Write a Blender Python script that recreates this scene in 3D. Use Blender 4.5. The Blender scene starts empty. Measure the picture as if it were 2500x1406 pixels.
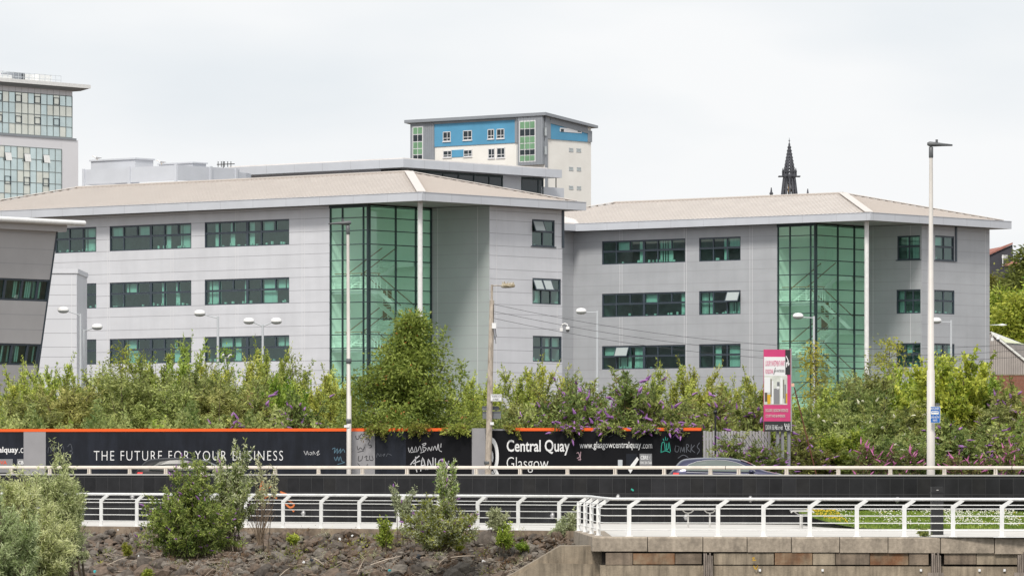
import bpy, math, random
import numpy as np
from mathutils import Vector, Matrix
rad = math.radians
S = bpy.context.scene
COL = S.collection

# ------------------------------------------------------------------ camera, sky, sun
F = 12500.0; HZ = 1130.0; ZC = 2.16
cam = bpy.data.cameras.new("camera"); camo = bpy.data.objects.new("camera", cam); COL.objects.link(camo)
camo.location = (0, 0, ZC); camo.rotation_euler = (rad(90), 0, 0)
cam.sensor_width = 36.0; cam.lens = 36.0 * F / 2500.0
cam.shift_y = (HZ - 703.0) / 2500.0; cam.clip_start = 1.0; cam.clip_end = 9000.0
S.camera = camo
SUN_EL, SUN_AZ = 48.0, 192.0      # azimuth clockwise from +Y (view direction): sun behind the camera, to the left
w = bpy.data.worlds.new("World"); S.world = w; w.use_nodes = True
nt = w.node_tree; nt.nodes.clear()
def N(t, **k):
    n = nt.nodes.new(t)
    for a, b in k.items(): setattr(n, a, b)
    return n
out = N('ShaderNodeOutputWorld'); mixs = N('ShaderNodeMixShader'); b1 = N('ShaderNodeBackground'); b2 = N('ShaderNodeBackground')
sky = N('ShaderNodeTexSky', sky_type='NISHITA', sun_disc=False, sun_elevation=rad(SUN_EL), sun_rotation=rad(SUN_AZ), dust_density=4.0)
b1.inputs[1].default_value = 0.09
nt.links.new(sky.outputs[0], b1.inputs[0])
tc = N('ShaderNodeTexCoord'); mp = N('ShaderNodeMapping'); mp.inputs['Scale'].default_value = (9, 9, 30)
nz = N('ShaderNodeTexNoise'); nz.inputs['Scale'].default_value = 1.0; nz.inputs['Detail'].default_value = 5.0; nz.inputs['Roughness'].default_value = .45
cr = N('ShaderNodeValToRGB')
cr.color_ramp.elements[0].position = .36; cr.color_ramp.elements[0].color = (.80, .84, .875, 1)
cr.color_ramp.elements[1].position = .62; cr.color_ramp.elements[1].color = (.93, .94, .95, 1)
nt.links.new(tc.outputs['Generated'], mp.inputs[0]); nt.links.new(mp.outputs[0], nz.inputs['Vector'])
nt.links.new(nz.outputs[0], cr.inputs[0]); nt.links.new(cr.outputs[0], b2.inputs[0]); b2.inputs[1].default_value = 1.075
mixs.inputs[0].default_value = .93
nt.links.new(b1.outputs[0], mixs.inputs[1]); nt.links.new(b2.outputs[0], mixs.inputs[2]); nt.links.new(mixs.outputs[0], out.inputs[0])
sl = bpy.data.lights.new("sun", 'SUN'); sl.energy = 2.9; sl.angle = rad(13); sl.color = (1.0, .95, .87)
so = bpy.data.objects.new("sun", sl); COL.objects.link(so)
az, el = rad(SUN_AZ), rad(SUN_EL)
sdir = Vector((math.sin(az) * math.cos(el), math.cos(az) * math.cos(el), math.sin(el)))
so.rotation_euler = sdir.to_track_quat('Z', 'Y').to_euler(); so.location = (0, 0, 80)
S.view_settings.view_transform = 'Standard'; S.view_settings.look = 'None'
S.view_settings.exposure = 0.0; S.view_settings.gamma = 1.0; S.view_settings.use_curve_mapping = False
S.render.engine = 'CYCLES'
S.cycles.max_bounces = 10; S.cycles.diffuse_bounces = 6; S.cycles.glossy_bounces = 3; S.cycles.transparent_max_bounces = 12
S.cycles.use_denoising = True; S.cycles.denoiser = 'OPENIMAGEDENOISE'; S.cycles.denoising_input_passes = 'RGB_ALBEDO_NORMAL'; S.cycles.denoising_prefilter = 'ACCURATE'

# ------------------------------------------------------------------ materials
def mat(name, col, rough=.6, metal=0.0, var=0.0, vs=2.0, bump=0.0, bs=20.0, spec=.5, col2=None, stretch=(1, 1, 1), coat=0.0, streak=0.0, ss=(5, 5, .35)):
    m = bpy.data.materials.new(name); m.use_nodes = True
    t = m.node_tree; p = t.nodes['Principled BSDF']
    p.inputs['Base Color'].default_value = (*col, 1); p.inputs['Roughness'].default_value = rough
    p.inputs['Metallic'].default_value = metal; p.inputs['Specular IOR Level'].default_value = spec
    p.inputs['Coat Weight'].default_value = coat
    if var or col2 or bump:
        g = t.nodes.new('ShaderNodeTexCoord'); mpn = t.nodes.new('ShaderNodeMapping'); mpn.inputs['Scale'].default_value = stretch
        t.links.new(g.outputs['Object'], mpn.inputs[0])
    if var or col2:
        n = t.nodes.new('ShaderNodeTexNoise'); n.inputs['Scale'].default_value = vs; n.inputs['Detail'].default_value = 6; n.inputs['Roughness'].default_value = .6
        t.links.new(mpn.outputs[0], n.inputs['Vector'])
        r = t.nodes.new('ShaderNodeValToRGB'); r.color_ramp.elements[0].position = .34; r.color_ramp.elements[1].position = .66
        a = tuple(c * (1 - var) for c in col); b = col2 if col2 else tuple(min(1, c * (1 + var)) for c in col)
        r.color_ramp.elements[0].color = (*a, 1); r.color_ramp.elements[1].color = (*b, 1)
        t.links.new(n.outputs[0], r.inputs[0]); t.links.new(r.outputs[0], p.inputs['Base Color'])
    if streak:
        g2 = t.nodes.new('ShaderNodeTexCoord'); m2 = t.nodes.new('ShaderNodeMapping'); m2.inputs['Scale'].default_value = ss; t.links.new(g2.outputs['Object'], m2.inputs[0])
        n3 = t.nodes.new('ShaderNodeTexNoise'); n3.inputs['Scale'].default_value = 1.0; n3.inputs['Detail'].default_value = 6; n3.inputs['Roughness'].default_value = .62; t.links.new(m2.outputs[0], n3.inputs['Vector'])
        r3 = t.nodes.new('ShaderNodeMapRange'); r3.inputs[1].default_value = .42; r3.inputs[2].default_value = .72; r3.inputs[3].default_value = 1.0; r3.inputs[4].default_value = 1.0 - streak; t.links.new(n3.outputs[0], r3.inputs[0])
        mc = t.nodes.new('ShaderNodeMix'); mc.data_type = 'RGBA'; mc.blend_type = 'MULTIPLY'; mc.inputs[0].default_value = 1.0
        src = p.inputs['Base Color'].links[0].from_socket if p.inputs['Base Color'].links else None
        if src: t.links.new(src, mc.inputs[6])
        else: mc.inputs[6].default_value = (*col, 1)
        t.links.new(r3.outputs[0], mc.inputs[7]); t.links.new(mc.outputs[2], p.inputs['Base Color'])
    if bump:
        n2 = t.nodes.new('ShaderNodeTexNoise'); n2.inputs['Scale'].default_value = bs; n2.inputs['Detail'].default_value = 5
        t.links.new(mpn.outputs[0], n2.inputs['Vector'])
        bn = t.nodes.new('ShaderNodeBump'); bn.inputs['Strength'].default_value = bump; bn.inputs['Distance'].default_value = .05
        t.links.new(n2.outputs[0], bn.inputs['Height']); t.links.new(bn.outputs[0], p.inputs['Normal'])
    return m
def glass(name, tint, gloss=1.0, rough=.02):
    m = bpy.data.materials.new(name); m.use_nodes = True; t = m.node_tree; t.nodes.clear()
    o = t.nodes.new('ShaderNodeOutputMaterial'); mx = t.nodes.new('ShaderNodeMixShader'); tr = t.nodes.new('ShaderNodeBsdfTransparent')
    gl = t.nodes.new('ShaderNodeBsdfGlossy'); fr = t.nodes.new('ShaderNodeFresnel'); mu = t.nodes.new('ShaderNodeMath'); mu.operation = 'MULTIPLY'
    tr.inputs[0].default_value = (*tint, 1); gl.inputs['Roughness'].default_value = rough; gl.inputs[0].default_value = (.8, .95, .9, 1)
    mu.inputs[1].default_value = gloss; mu.use_clamp = True
    ge = t.nodes.new('ShaderNodeNewGeometry'); io = t.nodes.new('ShaderNodeMapRange'); io.inputs[3].default_value = 1.5; io.inputs[4].default_value = 1 / 1.5   # same index from both sides of the thin pane
    t.links.new(ge.outputs['Backfacing'], io.inputs[0]); t.links.new(io.outputs[0], fr.inputs[0])
    t.links.new(fr.outputs[0], mu.inputs[0]); t.links.new(mu.outputs[0], mx.inputs[0])
    t.links.new(tr.outputs[0], mx.inputs[1]); t.links.new(gl.outputs[0], mx.inputs[2]); t.links.new(mx.outputs[0], o.inputs[0])
    return m
def leafmat(name, dark, light, trans=.35):
    m = bpy.data.materials.new(name); m.use_nodes = True; t = m.node_tree; t.nodes.clear()
    o = t.nodes.new('ShaderNodeOutputMaterial'); mx = t.nodes.new('ShaderNodeMixShader'); d = t.nodes.new('ShaderNodeBsdfPrincipled'); l = t.nodes.new('ShaderNodeBsdfTranslucent')
    at = t.nodes.new('ShaderNodeAttribute'); at.attribute_name = 'leafval'
    oi = t.nodes.new('ShaderNodeObjectInfo'); r = t.nodes.new('ShaderNodeValToRGB')
    r.color_ramp.elements[0].color = (*dark, 1); r.color_ramp.elements[1].color = (*light, 1)
    hs = t.nodes.new('ShaderNodeHueSaturation'); mr = t.nodes.new('ShaderNodeMapRange'); mr.inputs[3].default_value = .478; mr.inputs[4].default_value = .524
    mv = t.nodes.new('ShaderNodeMapRange'); mv.inputs[3].default_value = .8; mv.inputs[4].default_value = 1.18
    t.links.new(oi.outputs['Random'], mr.inputs[0]); t.links.new(mr.outputs[0], hs.inputs['Hue'])
    wn = t.nodes.new('ShaderNodeTexWhiteNoise'); wn.noise_dimensions = '1D'; t.links.new(oi.outputs['Random'], wn.inputs['W'])
    t.links.new(wn.outputs['Value'], mv.inputs[0]); t.links.new(mv.outputs[0], hs.inputs['Value'])
    t.links.new(at.outputs['Fac'], r.inputs[0]); t.links.new(r.outputs[0], hs.inputs['Color'])
    d.inputs['Roughness'].default_value = .5; d.inputs['Specular IOR Level'].default_value = .35
    t.links.new(hs.outputs[0], d.inputs['Base Color']); t.links.new(hs.outputs[0], l.inputs[0])
    mx.inputs[0].default_value = trans
    t.links.new(d.outputs[0], mx.inputs[1]); t.links.new(l.outputs[0], mx.inputs[2]); t.links.new(mx.outputs[0], o.inputs[0])
    return m

M = dict(
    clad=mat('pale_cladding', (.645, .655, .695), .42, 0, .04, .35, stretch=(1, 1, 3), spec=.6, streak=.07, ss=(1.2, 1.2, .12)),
    cladb=mat('reflection_dark_cladding', (.44, .455, .48), .4, 0, .05, .3, stretch=(1, 1, 3), spec=.6, streak=.07, ss=(1.2, 1.2, .12)),  # second office's cladding, darkened in colour for the first office's reflection
    cladr=mat('recess_shade_cladding', (.40, .435, .435), .35, 0, .05, .3, spec=.7),  # recess shade and its green reflection are put into this colour
    cladd=mat('warm_cladding', (.47, .465, .475), .4, 0, .05, .4),
    clade=mat('light_cladding', (.64, .65, .69), .5, 0, .03, .4),
    joint=mat('panel_joint', (.36, .36, .385), .7), jointl=mat('panel_trim', (.72, .72, .74), .5),
    fascia=mat('fascia_metal', (.55, .57, .615), .4, 0, .04, .6),
    soffit=mat('soffit', (.42, .43, .45), .6),
    roof=mat('cream_roof', (.72, .68, .65), .55, 0, .07, .5, streak=.10, ss=(1.5, 1.5, .6)), roofrib=mat('roof_rib', (.47, .425, .39), .6), hip=mat('hip_cap', (.64, .595, .56), .5),
    frame=mat('slate_frame', (.05, .068, .088), .4), frameg=mat('stair_frame', (.025, .045, .05), .4),
    room=mat('office_room', (.26, .32, .31), .8, 0, .3, .8), roomw=mat('stairwell_wall', (.76, .95, .85), .7), blind=mat('fabric_blind', (.75, .84, .79), .7),
    white=mat('white_paint', (.80, .80, .79), .38, 0, .06, 4, streak=.12, ss=(6, 6, 3)), steelw=mat('stair_steel', (.90, .98, .93), .5), wood=mat('wooden_handrail', (.28, .15, .06), .5),
    gwin=glass('office_glass', (.48, .74, .67), 2.3), gstair=glass('stair_glass', (.77, .97, .87), 1.6),
    gdim=mat('dark_car_glass', (.012, .016, .016), .25, spec=.25), gdark=mat('dark_glazing', (.012, .022, .028), .06, 0, .3, .3), gcar=mat('car_glass', (.13, .155, .145), .05, spec=.9),
    ghotel=mat('hotel_glass', (.60, .69, .68), .08, .75, .12, .25), ghotel2=mat('hotel_glass_warm', (.74, .74, .66), .1, .6, .1, .4), hmull=mat('hotel_mullion', (.22, .25, .25), .5),  # second pane tint is warmer, given to panes at random
    hwhite=mat('hotel_panel', (.74, .73, .76), .5, 0, .02, .2),
    render=mat('cream_render', (.84, .815, .77), .85, 0, .04, .25, col2=(.88, .86, .82)), blue=mat('blue_render', (.10, .33, .53), .75, 0, .06, .4),
    zinc=mat('grey_zinc', (.27, .29, .32), .5, 0, .05, .5), green=mat('green_panel', (.17, .33, .19), .3, 0, .15, .8), gpale=mat('pale_pane', (.42, .47, .47), .15),
    stone=mat('hazed_stone', (.075, .078, .092), .8, 0, .2, .2), gold=mat('gold_clock', (.7, .42, .12), .4),  # spire stone lightened in colour to stand in for distance haze
    asphalt=mat('asphalt', (.05, .05, .052), .85, 0, .15, 1.5), earth=mat('earth', (.11, .085, .06), .9, 0, .3, .6), path=mat('pale_concrete', (.56, .54, .51), .8, 0, .09, .6, bump=.05),
    granite=mat('black_granite', (.013, .013, .0145), .36, 0, .25, 1.2, spec=.25, streak=-.6, ss=(1.2, 1.2, .8)), granitej=mat('granite_joint', (.034, .034, .036), .6), capst=mat('metal_coping', (.40, .39, .38), .45),
    rail=mat('satin_rail', (.74, .67, .59), .32, .25, .08, 3), hoard=mat('hoarding_black', (.010, .012, .018), .55, 0, .25, .6, spec=.25, streak=-.8, ss=(2.5, 2.5, .5)), hoard2=mat('hoarding_panel', (.005, .005, .007), .5, spec=.2),
    hgrey=mat('hoarding_grey', (.30, .295, .31), .6, 0, .06, 1), orange=mat('hoarding_orange', (.85, .115, .012), .5), ink=mat('white_lettering', (.82, .82, .82), .6),
    grafw=mat('graffiti_white', (.55, .55, .57), .6), grafd=mat('graffiti_grey', (.10, .11, .13), .6), grafb=mat('graffiti_blue', (.08, .16, .22), .6), grafk=mat('graffiti_black', (.03, .03, .035), .6),
    grafg=mat('graffiti_green', (.02, .32, .24), .6), grafo=mat('graffiti_orange', (.55, .15, .04), .6), grafp=mat('graffiti_pink', (.6, .4, .45), .6), red=mat('red_lettering', (.75, .10, .04), .5),
    conc=mat('quay_concrete', (.30, .245, .18), .9, 0, .25, 1.6, bump=.3, bs=24, streak=.55, ss=(5, 5, .6)), coping=mat('coping_granite', (.37, .31, .245), .9, 0, .2, 9, bump=.25, bs=30, streak=.45, ss=(2.2, 2.2, 1.2)), kerb=mat('kerb_concrete', (.27, .21, .155), .9, 0, .25, 2, bump=.3, streak=.45, ss=(3, 3, .6)),
    rust=mat('rusty_stone', (.30, .135, .06), .85, 0, .35, 2.2, col2=(.27, .20, .13), streak=.5, ss=(4, 4, 1.2), bump=.3), rustd=mat('dark_band_stone', (.20, .155, .115), .9, 0, .35, 2, bump=.3, streak=.5),
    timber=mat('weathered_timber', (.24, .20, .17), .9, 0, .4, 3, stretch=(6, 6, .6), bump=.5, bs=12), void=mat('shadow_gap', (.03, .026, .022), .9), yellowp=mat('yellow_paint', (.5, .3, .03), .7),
    rock=mat('basalt', (.098, .081, .067), .9, 0, .4, 3, bump=.4, bs=14), rock2=mat('grey_basalt', (.165, .144, .122), .9, 0, .35, 3, bump=.4, bs=14), rock3=mat('brown_rock', (.135, .100, .075), .9, 0, .4, 3, bump=.4, bs=14), drift=mat('driftwood', (.50, .42, .34), .85, 0, .2, 4),
    water=mat('river_water', (.03, .04, .035), .08), poleg=mat('lamp_steel', (.56, .59, .62), .45, .2), polec=mat('pale_column', (.60, .565, .53), .5, 0, .05, 1.5), lampk=mat('lamp_head', (.11, .115, .12), .45), globe=mat('lamp_globe', (.80, .80, .80), .3),
    polew=mat('old_pole', (.42, .36, .30), .9, 0, .35, 4, stretch=(2, 2, .6), bump=.3), rusty=mat('mossy_lantern', (.38, .27, .10), .8, 0, .5, 9, col2=(.5, .46, .38)),
    black=mat('black_metal', (.012, .012, .013), .45), cable=mat('cable', (.07, .07, .08), .7), signg=mat('sign_back', (.17, .18, .19), .6), signw=mat('sign_white', (.82, .82, .82), .5), signb=mat('sign_blue', (.01, .12, .42), .45),
    magenta=mat('board_magenta', (.62, .055, .19), .5, 0, .06, 2), bdark=mat('board_dark', (.03, .03, .032), .6), bpale=mat('board_photo', (.60, .62, .56), .5, 0, .15, 3), yellow=mat('board_yellow', (.70, .42, .03), .5), bbrown=mat('board_brown', (.12, .09, .07), .5), postg=mat('post_grey', (.24, .24, .25), .6),
    paint=mat('navy_paint', (.032, .034, .08), .3, .4, coat=.6), paintk=mat('black_paint', (.01, .01, .012), .45, spec=.3), chrome=mat('chrome', (.55, .55, .57), .4, .3), tail=mat('tail_lamp', (.6, .03, .03), .3), tyre=mat('tyre', (.015, .015, .015), .8),
    bark=mat('bark', (.10, .075, .05), .9, 0, .3, 6), twig=mat('dry_twig', (.22, .16, .11), .9), purple=mat('purple_blossom', (.26, .09, .36), .7, 0, .35, 9, col2=(.42, .20, .48)), pink=mat('pink_blossom', (.45, .13, .30), .7, 0, .3, 9), cream=mat('cream_blossom', (.72, .70, .52), .7), berry=mat('orange_berry', (.42, .16, .04), .6),
    brick=mat('red_brick', (.24, .095, .06), .9, 0, .25, 8), mortar=mat('mortar', (.36, .28, .23), .9), corr=mat('corrugated_wall', (.46, .42, .39), .6, 0, .12, .8), corrj=mat('corrugation_groove', (.20, .18, .17), .8), wroof=mat('pale_sheet_roof', (.70, .70, .66), .5, 0, .05, 1), wlight=mat('rooflight', (.70, .72, .50), .5),
    dwall=mat('dark_brick', (.045, .045, .055), .8, 0, .2, 1), rtile=mat('red_tile', (.32, .13, .10), .8, 0, .15, 3), litter=mat('litter_white', (.70, .70, .70), .6), litb=mat('litter_teal', (.05, .40, .42), .5), litk=mat('litter_black', (.02, .022, .03), .4),
    clover=mat('clover_flower', (.78, .76, .66), .7), dandel=mat('yellow_flower', (.70, .50, .03), .7), bird=mat('gull_grey', (.30, .30, .31), .7), birdw=mat('gull_white', (.80, .80, .80), .7),
    galv=mat('galvanised', (.52, .51, .49), .5, 0, .1, 2), timberp=mat('fence_slat', (.34, .33, .34), .7, 0, .1, 2),
)
L_birch = leafmat('birch_leaf', (.16, .235, .03), (.70, .76, .18))
L_olive = leafmat('willow_leaf', (.15, .19, .045), (.58, .60, .21))
L_bud = leafmat('buddleia_leaf', (.085, .135, .03), (.46, .50, .15))
L_dark = leafmat('rowan_leaf', (.10, .15, .02), (.52, .57, .12))
L_yel = leafmat('sapling_leaf', (.20, .23, .03), (.52, .50, .08))
L_grn = leafmat('bright_leaf', (.13, .23, .02), (.62, .70, .12))
L_wil = leafmat('silver_willow_leaf', (.24, .31, .09), (.82, .87, .50))
L_gry = leafmat('grey_leaf', (.32, .35, .16), (.72, .73, .48))
L_grass = leafmat('grass_blade', (.14, .23, .03), (.40, .48, .09))
L_far = leafmat('far_leaf', (.09, .12, .025), (.33, .35, .08))

# ------------------------------------------------------------------ builders
class MB:
    def __init__(s): s.v = []; s.f = []; s.mi = []; s.sm = []
    def face(s, pts, mi=0, sm=False):
        n = len(s.v); s.v += [tuple(p) for p in pts]; s.f.append(tuple(range(n, n + len(pts)))); s.mi.append(mi); s.sm.append(sm)
    def raw(s, vs, fs, mi=0, sm=False):
        n = len(s.v); s.v += [tuple(p) for p in vs]
        for f in fs: s.f.append(tuple(i + n for i in f)); s.mi.append(mi); s.sm.append(sm)
    def hexa(s, p, mi=0):   # 8 points: bottom 4 (ccw), top 4
        s.raw(p, [(3, 2, 1, 0), (4, 5, 6, 7), (0, 1, 5, 4), (1, 2, 6, 5), (2, 3, 7, 6), (3, 0, 4, 7)], mi)
    def box(s, x0, x1, y0, y1, z0, z1, mi=0):
        s.hexa([(x0, y0, z0), (x1, y0, z0), (x1, y1, z0), (x0, y1, z0), (x0, y0, z1), (x1, y0, z1), (x1, y1, z1), (x0, y1, z1)], mi)
    def fbox(s, fr, u0, u1, d0, d1, z0, z1, mi=0):
        s.hexa([fr.w(u0, d0, z0), fr.w(u1, d0, z0), fr.w(u1, d1, z0), fr.w(u0, d1, z0), fr.w(u0, d0, z1), fr.w(u1, d0, z1), fr.w(u1, d1, z1), fr.w(u0, d1, z1)], mi)
    def fquad(s, fr, u0, u1, z0, z1, d=0, mi=0):
        q = [fr.w(u0, d, z0), fr.w(u1, d, z0), fr.w(u1, d, z1), fr.w(u0, d, z1)]
        if (q[1] - q[0]).cross(q[2] - q[0]).dot(fr.n) < 0: q = q[::-1]
        s.face(q, mi)
    def tube(s, pts, r, n=8, mi=0, caps=True):
        pts = [Vector(p) for p in pts]; rs = r if isinstance(r, (list, tuple)) else [r] * len(pts)
        rings = []; up = Vector((0, 0, 1))
        for i, p in enumerate(pts):
            d = (pts[min(i + 1, len(pts) - 1)] - pts[max(i - 1, 0)]).normalized()
            a = d.cross(up)
            if a.length < .05: a = d.cross(Vector((1, 0, 0)))
            a.normalize(); b = d.cross(a).normalized()
            rings.append([p + (a * math.cos(2 * math.pi * k / n) + b * math.sin(2 * math.pi * k / n)) * rs[i] for k in range(n)])
        fs = []
        for i in range(len(pts) - 1):
            for k in range(n): fs.append((i * n + k, i * n + (k + 1) % n, (i + 1) * n + (k + 1) % n, (i + 1) * n + k))
        s.raw([q for rg in rings for q in rg], fs, mi, True)
        if caps:
            s.face(rings[0][::-1], mi); s.face(rings[-1], mi)
    def lathe(s, c, prof, n=12, mi=0, sx=1, sy=1):
        vs = []; fs = []
        for (r, z) in prof:
            for k in range(n): a = 2 * math.pi * k / n; vs.append((c[0] + r * math.cos(a) * sx, c[1] + r * math.sin(a) * sy, c[2] + z))
        for i in range(len(prof) - 1):
            for k in range(n): fs.append((i * n + k, i * n + (k + 1) % n, (i + 1) * n + (k + 1) % n, (i + 1) * n + k))
        s.raw(vs, fs, mi, True)
    def build(s, name, mats, parent=None, base=None):
        b = Vector(base) if base is not None else (ROOT.get(parent.name, Vector()) if parent else Vector())
        me = bpy.data.meshes.new(name)
        me.from_pydata([(v[0] - b.x, v[1] - b.y, v[2] - b.z) for v in s.v], [], s.f)
        mats = mats if isinstance(mats, (list, tuple)) else [mats]
        for m in mats: me.materials.append(m)
        me.polygons.foreach_set('material_index', s.mi); me.polygons.foreach_set('use_smooth', s.sm); me.update()
        return link(name, me, parent, b)
ROOT = {}
def link(name, me, parent, b):
    o = bpy.data.objects.new(name, me); COL.objects.link(o)
    if parent: o.parent = parent
    else: o.location = b
    ROOT[o.name] = Vector(b)
    return o
def tag(o, label, cat, group=None):
    o['label'] = label; o['category'] = cat; o['kind'] = 'thing'
    if group: o['group'] = group
    return o
def kind(o, k): o['kind'] = k; return o
def thing(name, loc, label, cat, group=None):
    o = bpy.data.objects.new(name, None); COL.objects.link(o); o.location = loc; o.empty_display_size = .3
    ROOT[o.name] = Vector(loc)
    return tag(o, label, cat, group)
def dup(root, loc=None, rotz=None, scale=None):
    kids = [c for c in COL.objects if c.parent == root]
    r = root.copy(); COL.objects.link(r)
    if loc is not None: r.location = loc
    if rotz is not None: r.rotation_euler = (0, 0, rotz)
    if scale is not None: r.scale = scale
    for c in kids:
        d = c.copy(); COL.objects.link(d); d.parent = r
        for g in [q for q in COL.objects if q.parent == c]:
            e = g.copy(); COL.objects.link(e); e.parent = d
    return r
def kx(px): return (px - 1250.0) / F
def zat(py, Y): return ZC + (HZ - py) / F * Y
def pt(px, py, Y): return Vector((kx(px) * Y, Y, zat(py, Y)))
class Fr:
    def __init__(s, o, u, n, lean=0.0, z0=0.0):
        s.o = Vector((o[0], o[1], 0)); s.u = Vector((u[0], u[1], 0)); s.n = Vector((n[0], n[1], 0)); s.lean = lean; s.z0 = z0
    def w(s, u, d, z):
        p = s.o + s.u * u + s.n * (d + s.lean * (z - s.z0)); return Vector((p.x, p.y, z))
    def ux(s, px, d=0.0, z=0.0):
        k = kx(px); o = s.o + s.n * (d + (s.lean * (z - s.z0) if s.lean else 0)); return -(o.x - k * o.y) / (s.u.x - k * s.u.y)
    def uz(s, px, py, d=0.0):
        z = 0
        for _ in range(3):
            t = s.ux(px, d, z); y = (s.o + s.u * t + s.n * d).y; z = zat(py, y)
        return t, z
AA = rad(39.8)
LV = Vector((-math.cos(AA), math.sin(AA), 0)); RV = Vector((math.sin(AA), math.cos(AA), 0))
G0 = .84   # street level
def txt_data(body, off=0.0, sp=1.0, res=3):
    c = bpy.data.curves.new('t', 'FONT'); c.body = body; c.size = 1.0; c.offset = off; c.space_character = sp; c.resolution_u = res
    o = bpy.data.objects.new('t', c); COL.objects.link(o); bpy.context.view_layer.update()
    me = bpy.data.meshes.new_from_object(o.evaluated_get(bpy.context.evaluated_depsgraph_get()))
    bpy.data.objects.remove(o); bpy.data.curves.remove(c)
    return [tuple(v.co) for v in me.vertices], [tuple(p.vertices) for p in me.polygons]
def text_on(mb, fr, body, px0, px1, py0, py1, d=.006, mi=0, off=0.0, sp=1.0):
    vs, fs = txt_data(body, off, sp)
    x0 = min(v[0] for v in vs); x1 = max(v[0] for v in vs); y0 = min(v[1] for v in vs); y1 = max(v[1] for v in vs)
    u0, zt = fr.uz(px0, py0, d); u1, _ = fr.uz(px1, py0, d); _, zb = fr.uz(px0, py1, d)
    mb.raw([fr.w(u0 + (v[0] - x0) / (x1 - x0) * (u1 - u0), d, zb + (v[1] - y0) / (y1 - y0) * (zt - zb)) for v in vs], fs, mi)
def strokes(mb, fr, lines, wpx=1.5, d=.006, mi=0):
    for ln in lines:
        P = [fr.uz(x, y, d) for x, y in ln]
        # smooth a little
        if len(P) > 2:
            Q = []
            for i in range(len(P) - 1):
                p0 = P[max(i - 1, 0)]; p1 = P[i]; p2 = P[i + 1]; p3 = P[min(i + 2, len(P) - 1)]
                for t in (0, .33, .66):
                    Q.append(tuple(.5 * ((2 * p1[j]) + (-p0[j] + p2[j]) * t + (2 * p0[j] - 5 * p1[j] + 4 * p2[j] - p3[j]) * t * t + (-p0[j] + 3 * p1[j] - 3 * p2[j] + p3[j]) * t ** 3) for j in (0, 1)))
            Q.append(P[-1]); P = Q
        hw = wpx * fr.o.y / F / 2
        L = []; R_ = []
        for i, p in enumerate(P):
            a = P[max(i - 1, 0)]; b = P[min(i + 1, len(P) - 1)]; dx, dz = b[0] - a[0], b[1] - a[1]; n = math.hypot(dx, dz) or 1
            L.append((p[0] - dz / n * hw, p[1] + dx / n * hw)); R_.append((p[0] + dz / n * hw, p[1] - dx / n * hw))
        vs = [fr.w(a, d, b) for a, b in L] + [fr.w(a, d, b) for a, b in R_]; k = len(P)
        mb.raw(vs, [(i, i + 1, k + i + 1, k + i) for i in range(k - 1)], mi)

# ------------------------------------------------------------------ ground, road, river, walkway
mb = MB(); mb.face([(-3500, 193, G0), (-20, 193, G0), (-19, 192.2, G0), (18, 174.6, G0), (400, 174.6, G0), (3500, 174.6, G0), (3500, 6000, G0), (-3500, 6000, G0)])
kind(mb.build('ground', M['earth']), 'structure')
def ywall(x): return 192.4 + (x + 19.2) * (175.0 - 192.4) / (17.5 + 19.2)
mb = MB(); mb.face([(-60, 213, G0 + .05), (60, 205, G0 + .05), (60, 157.5, G0 + .05), (17.5, 177.6, G0 + .05), (-19.2, 195, G0 + .05), (-60, 214, G0 + .05)]); kind(mb.build('road', M['asphalt']), 'structure')
mb = MB(); mb.face([(-900, -300, -3.6), (900, -300, -3.6), (900, 168, -3.6), (-900, 182, -3.6)]); kind(mb.build('river', M['water']), 'structure')
# fence line points (x,y)
def P2(px, Y): return (kx(px) * Y, Y)
FL0, FL1 = P2(-40, 178.4), P2(1413, 163.0)
FR0, FR1 = P2(1476, 151.2), P2(2560, 149.6)
edge = [(FL0[0], FL0[1] - .35), (FL1[0] + .1, FL1[1] - .35), (P2(1428, 150.0)), (FR0[0] - .1, FR0[1] - .9), (FR1[0], FR1[1] - .5)]
mb = MB()
mb.face([(*edge[0], 0), (*edge[1], 0), (FL1[0] + .25, 151.5, 0), (FR0[0] - .1, 150.9, 0), (FR1[0], FR1[1] - .3, 0), (19, 176, .02), (-21, 194, .02)])
kind(mb.build('walkway', M['path']), 'structure')
mb = MB(); a, b = edge[0], edge[1]
mb.hexa([(a[0], a[1], -.6), (b[0], b[1], -.6), (b[0], b[1] + .3, -.6), (a[0], a[1] + .3, -.6), (a[0], a[1], .005), (b[0], b[1], .005), (b[0], b[1] + .3, .005), (a[0], a[1] + .3, .005)])
tag(mb.build('kerb_edge', M['kerb'], base=((a[0] + b[0]) / 2, a[1], 0)), 'stained brown concrete kerb edge between the walkway and the rubble bank', 'kerb')
# bank (terrain under the rubble)
def bank_z(x, y):
    ye = edge[0][1] + (x - edge[0][0]) / (edge[1][0] - edge[0][0]) * (edge[1][1] - edge[0][1])
    return -.20 - (ye - y) * .5
rng = np.random.default_rng(5)
mb = MB(); nx, ny = 60, 16; vs = []
for j in range(ny + 1):
    for i in range(nx + 1):
        x = edge[0][0] - 2 + (edge[1][0] + 1.0 - edge[0][0] + 2) * i / nx
        ye = edge[0][1] + (x - edge[0][0]) / (edge[1][0] - edge[0][0]) * (edge[1][1] - edge[0][1])
        y = ye - 9.0 * j / ny; vs.append((x, y, bank_z(x, y) - .06 + rng.normal() * .03))
mb.raw(vs, [(j * (nx + 1) + i, j * (nx + 1) + i + 1, (j + 1) * (nx + 1) + i + 1, (j + 1) * (nx + 1) + i) for j in range(ny) for i in range(nx)])
kind(mb.build('bank', M['earth']), 'structure')
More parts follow.
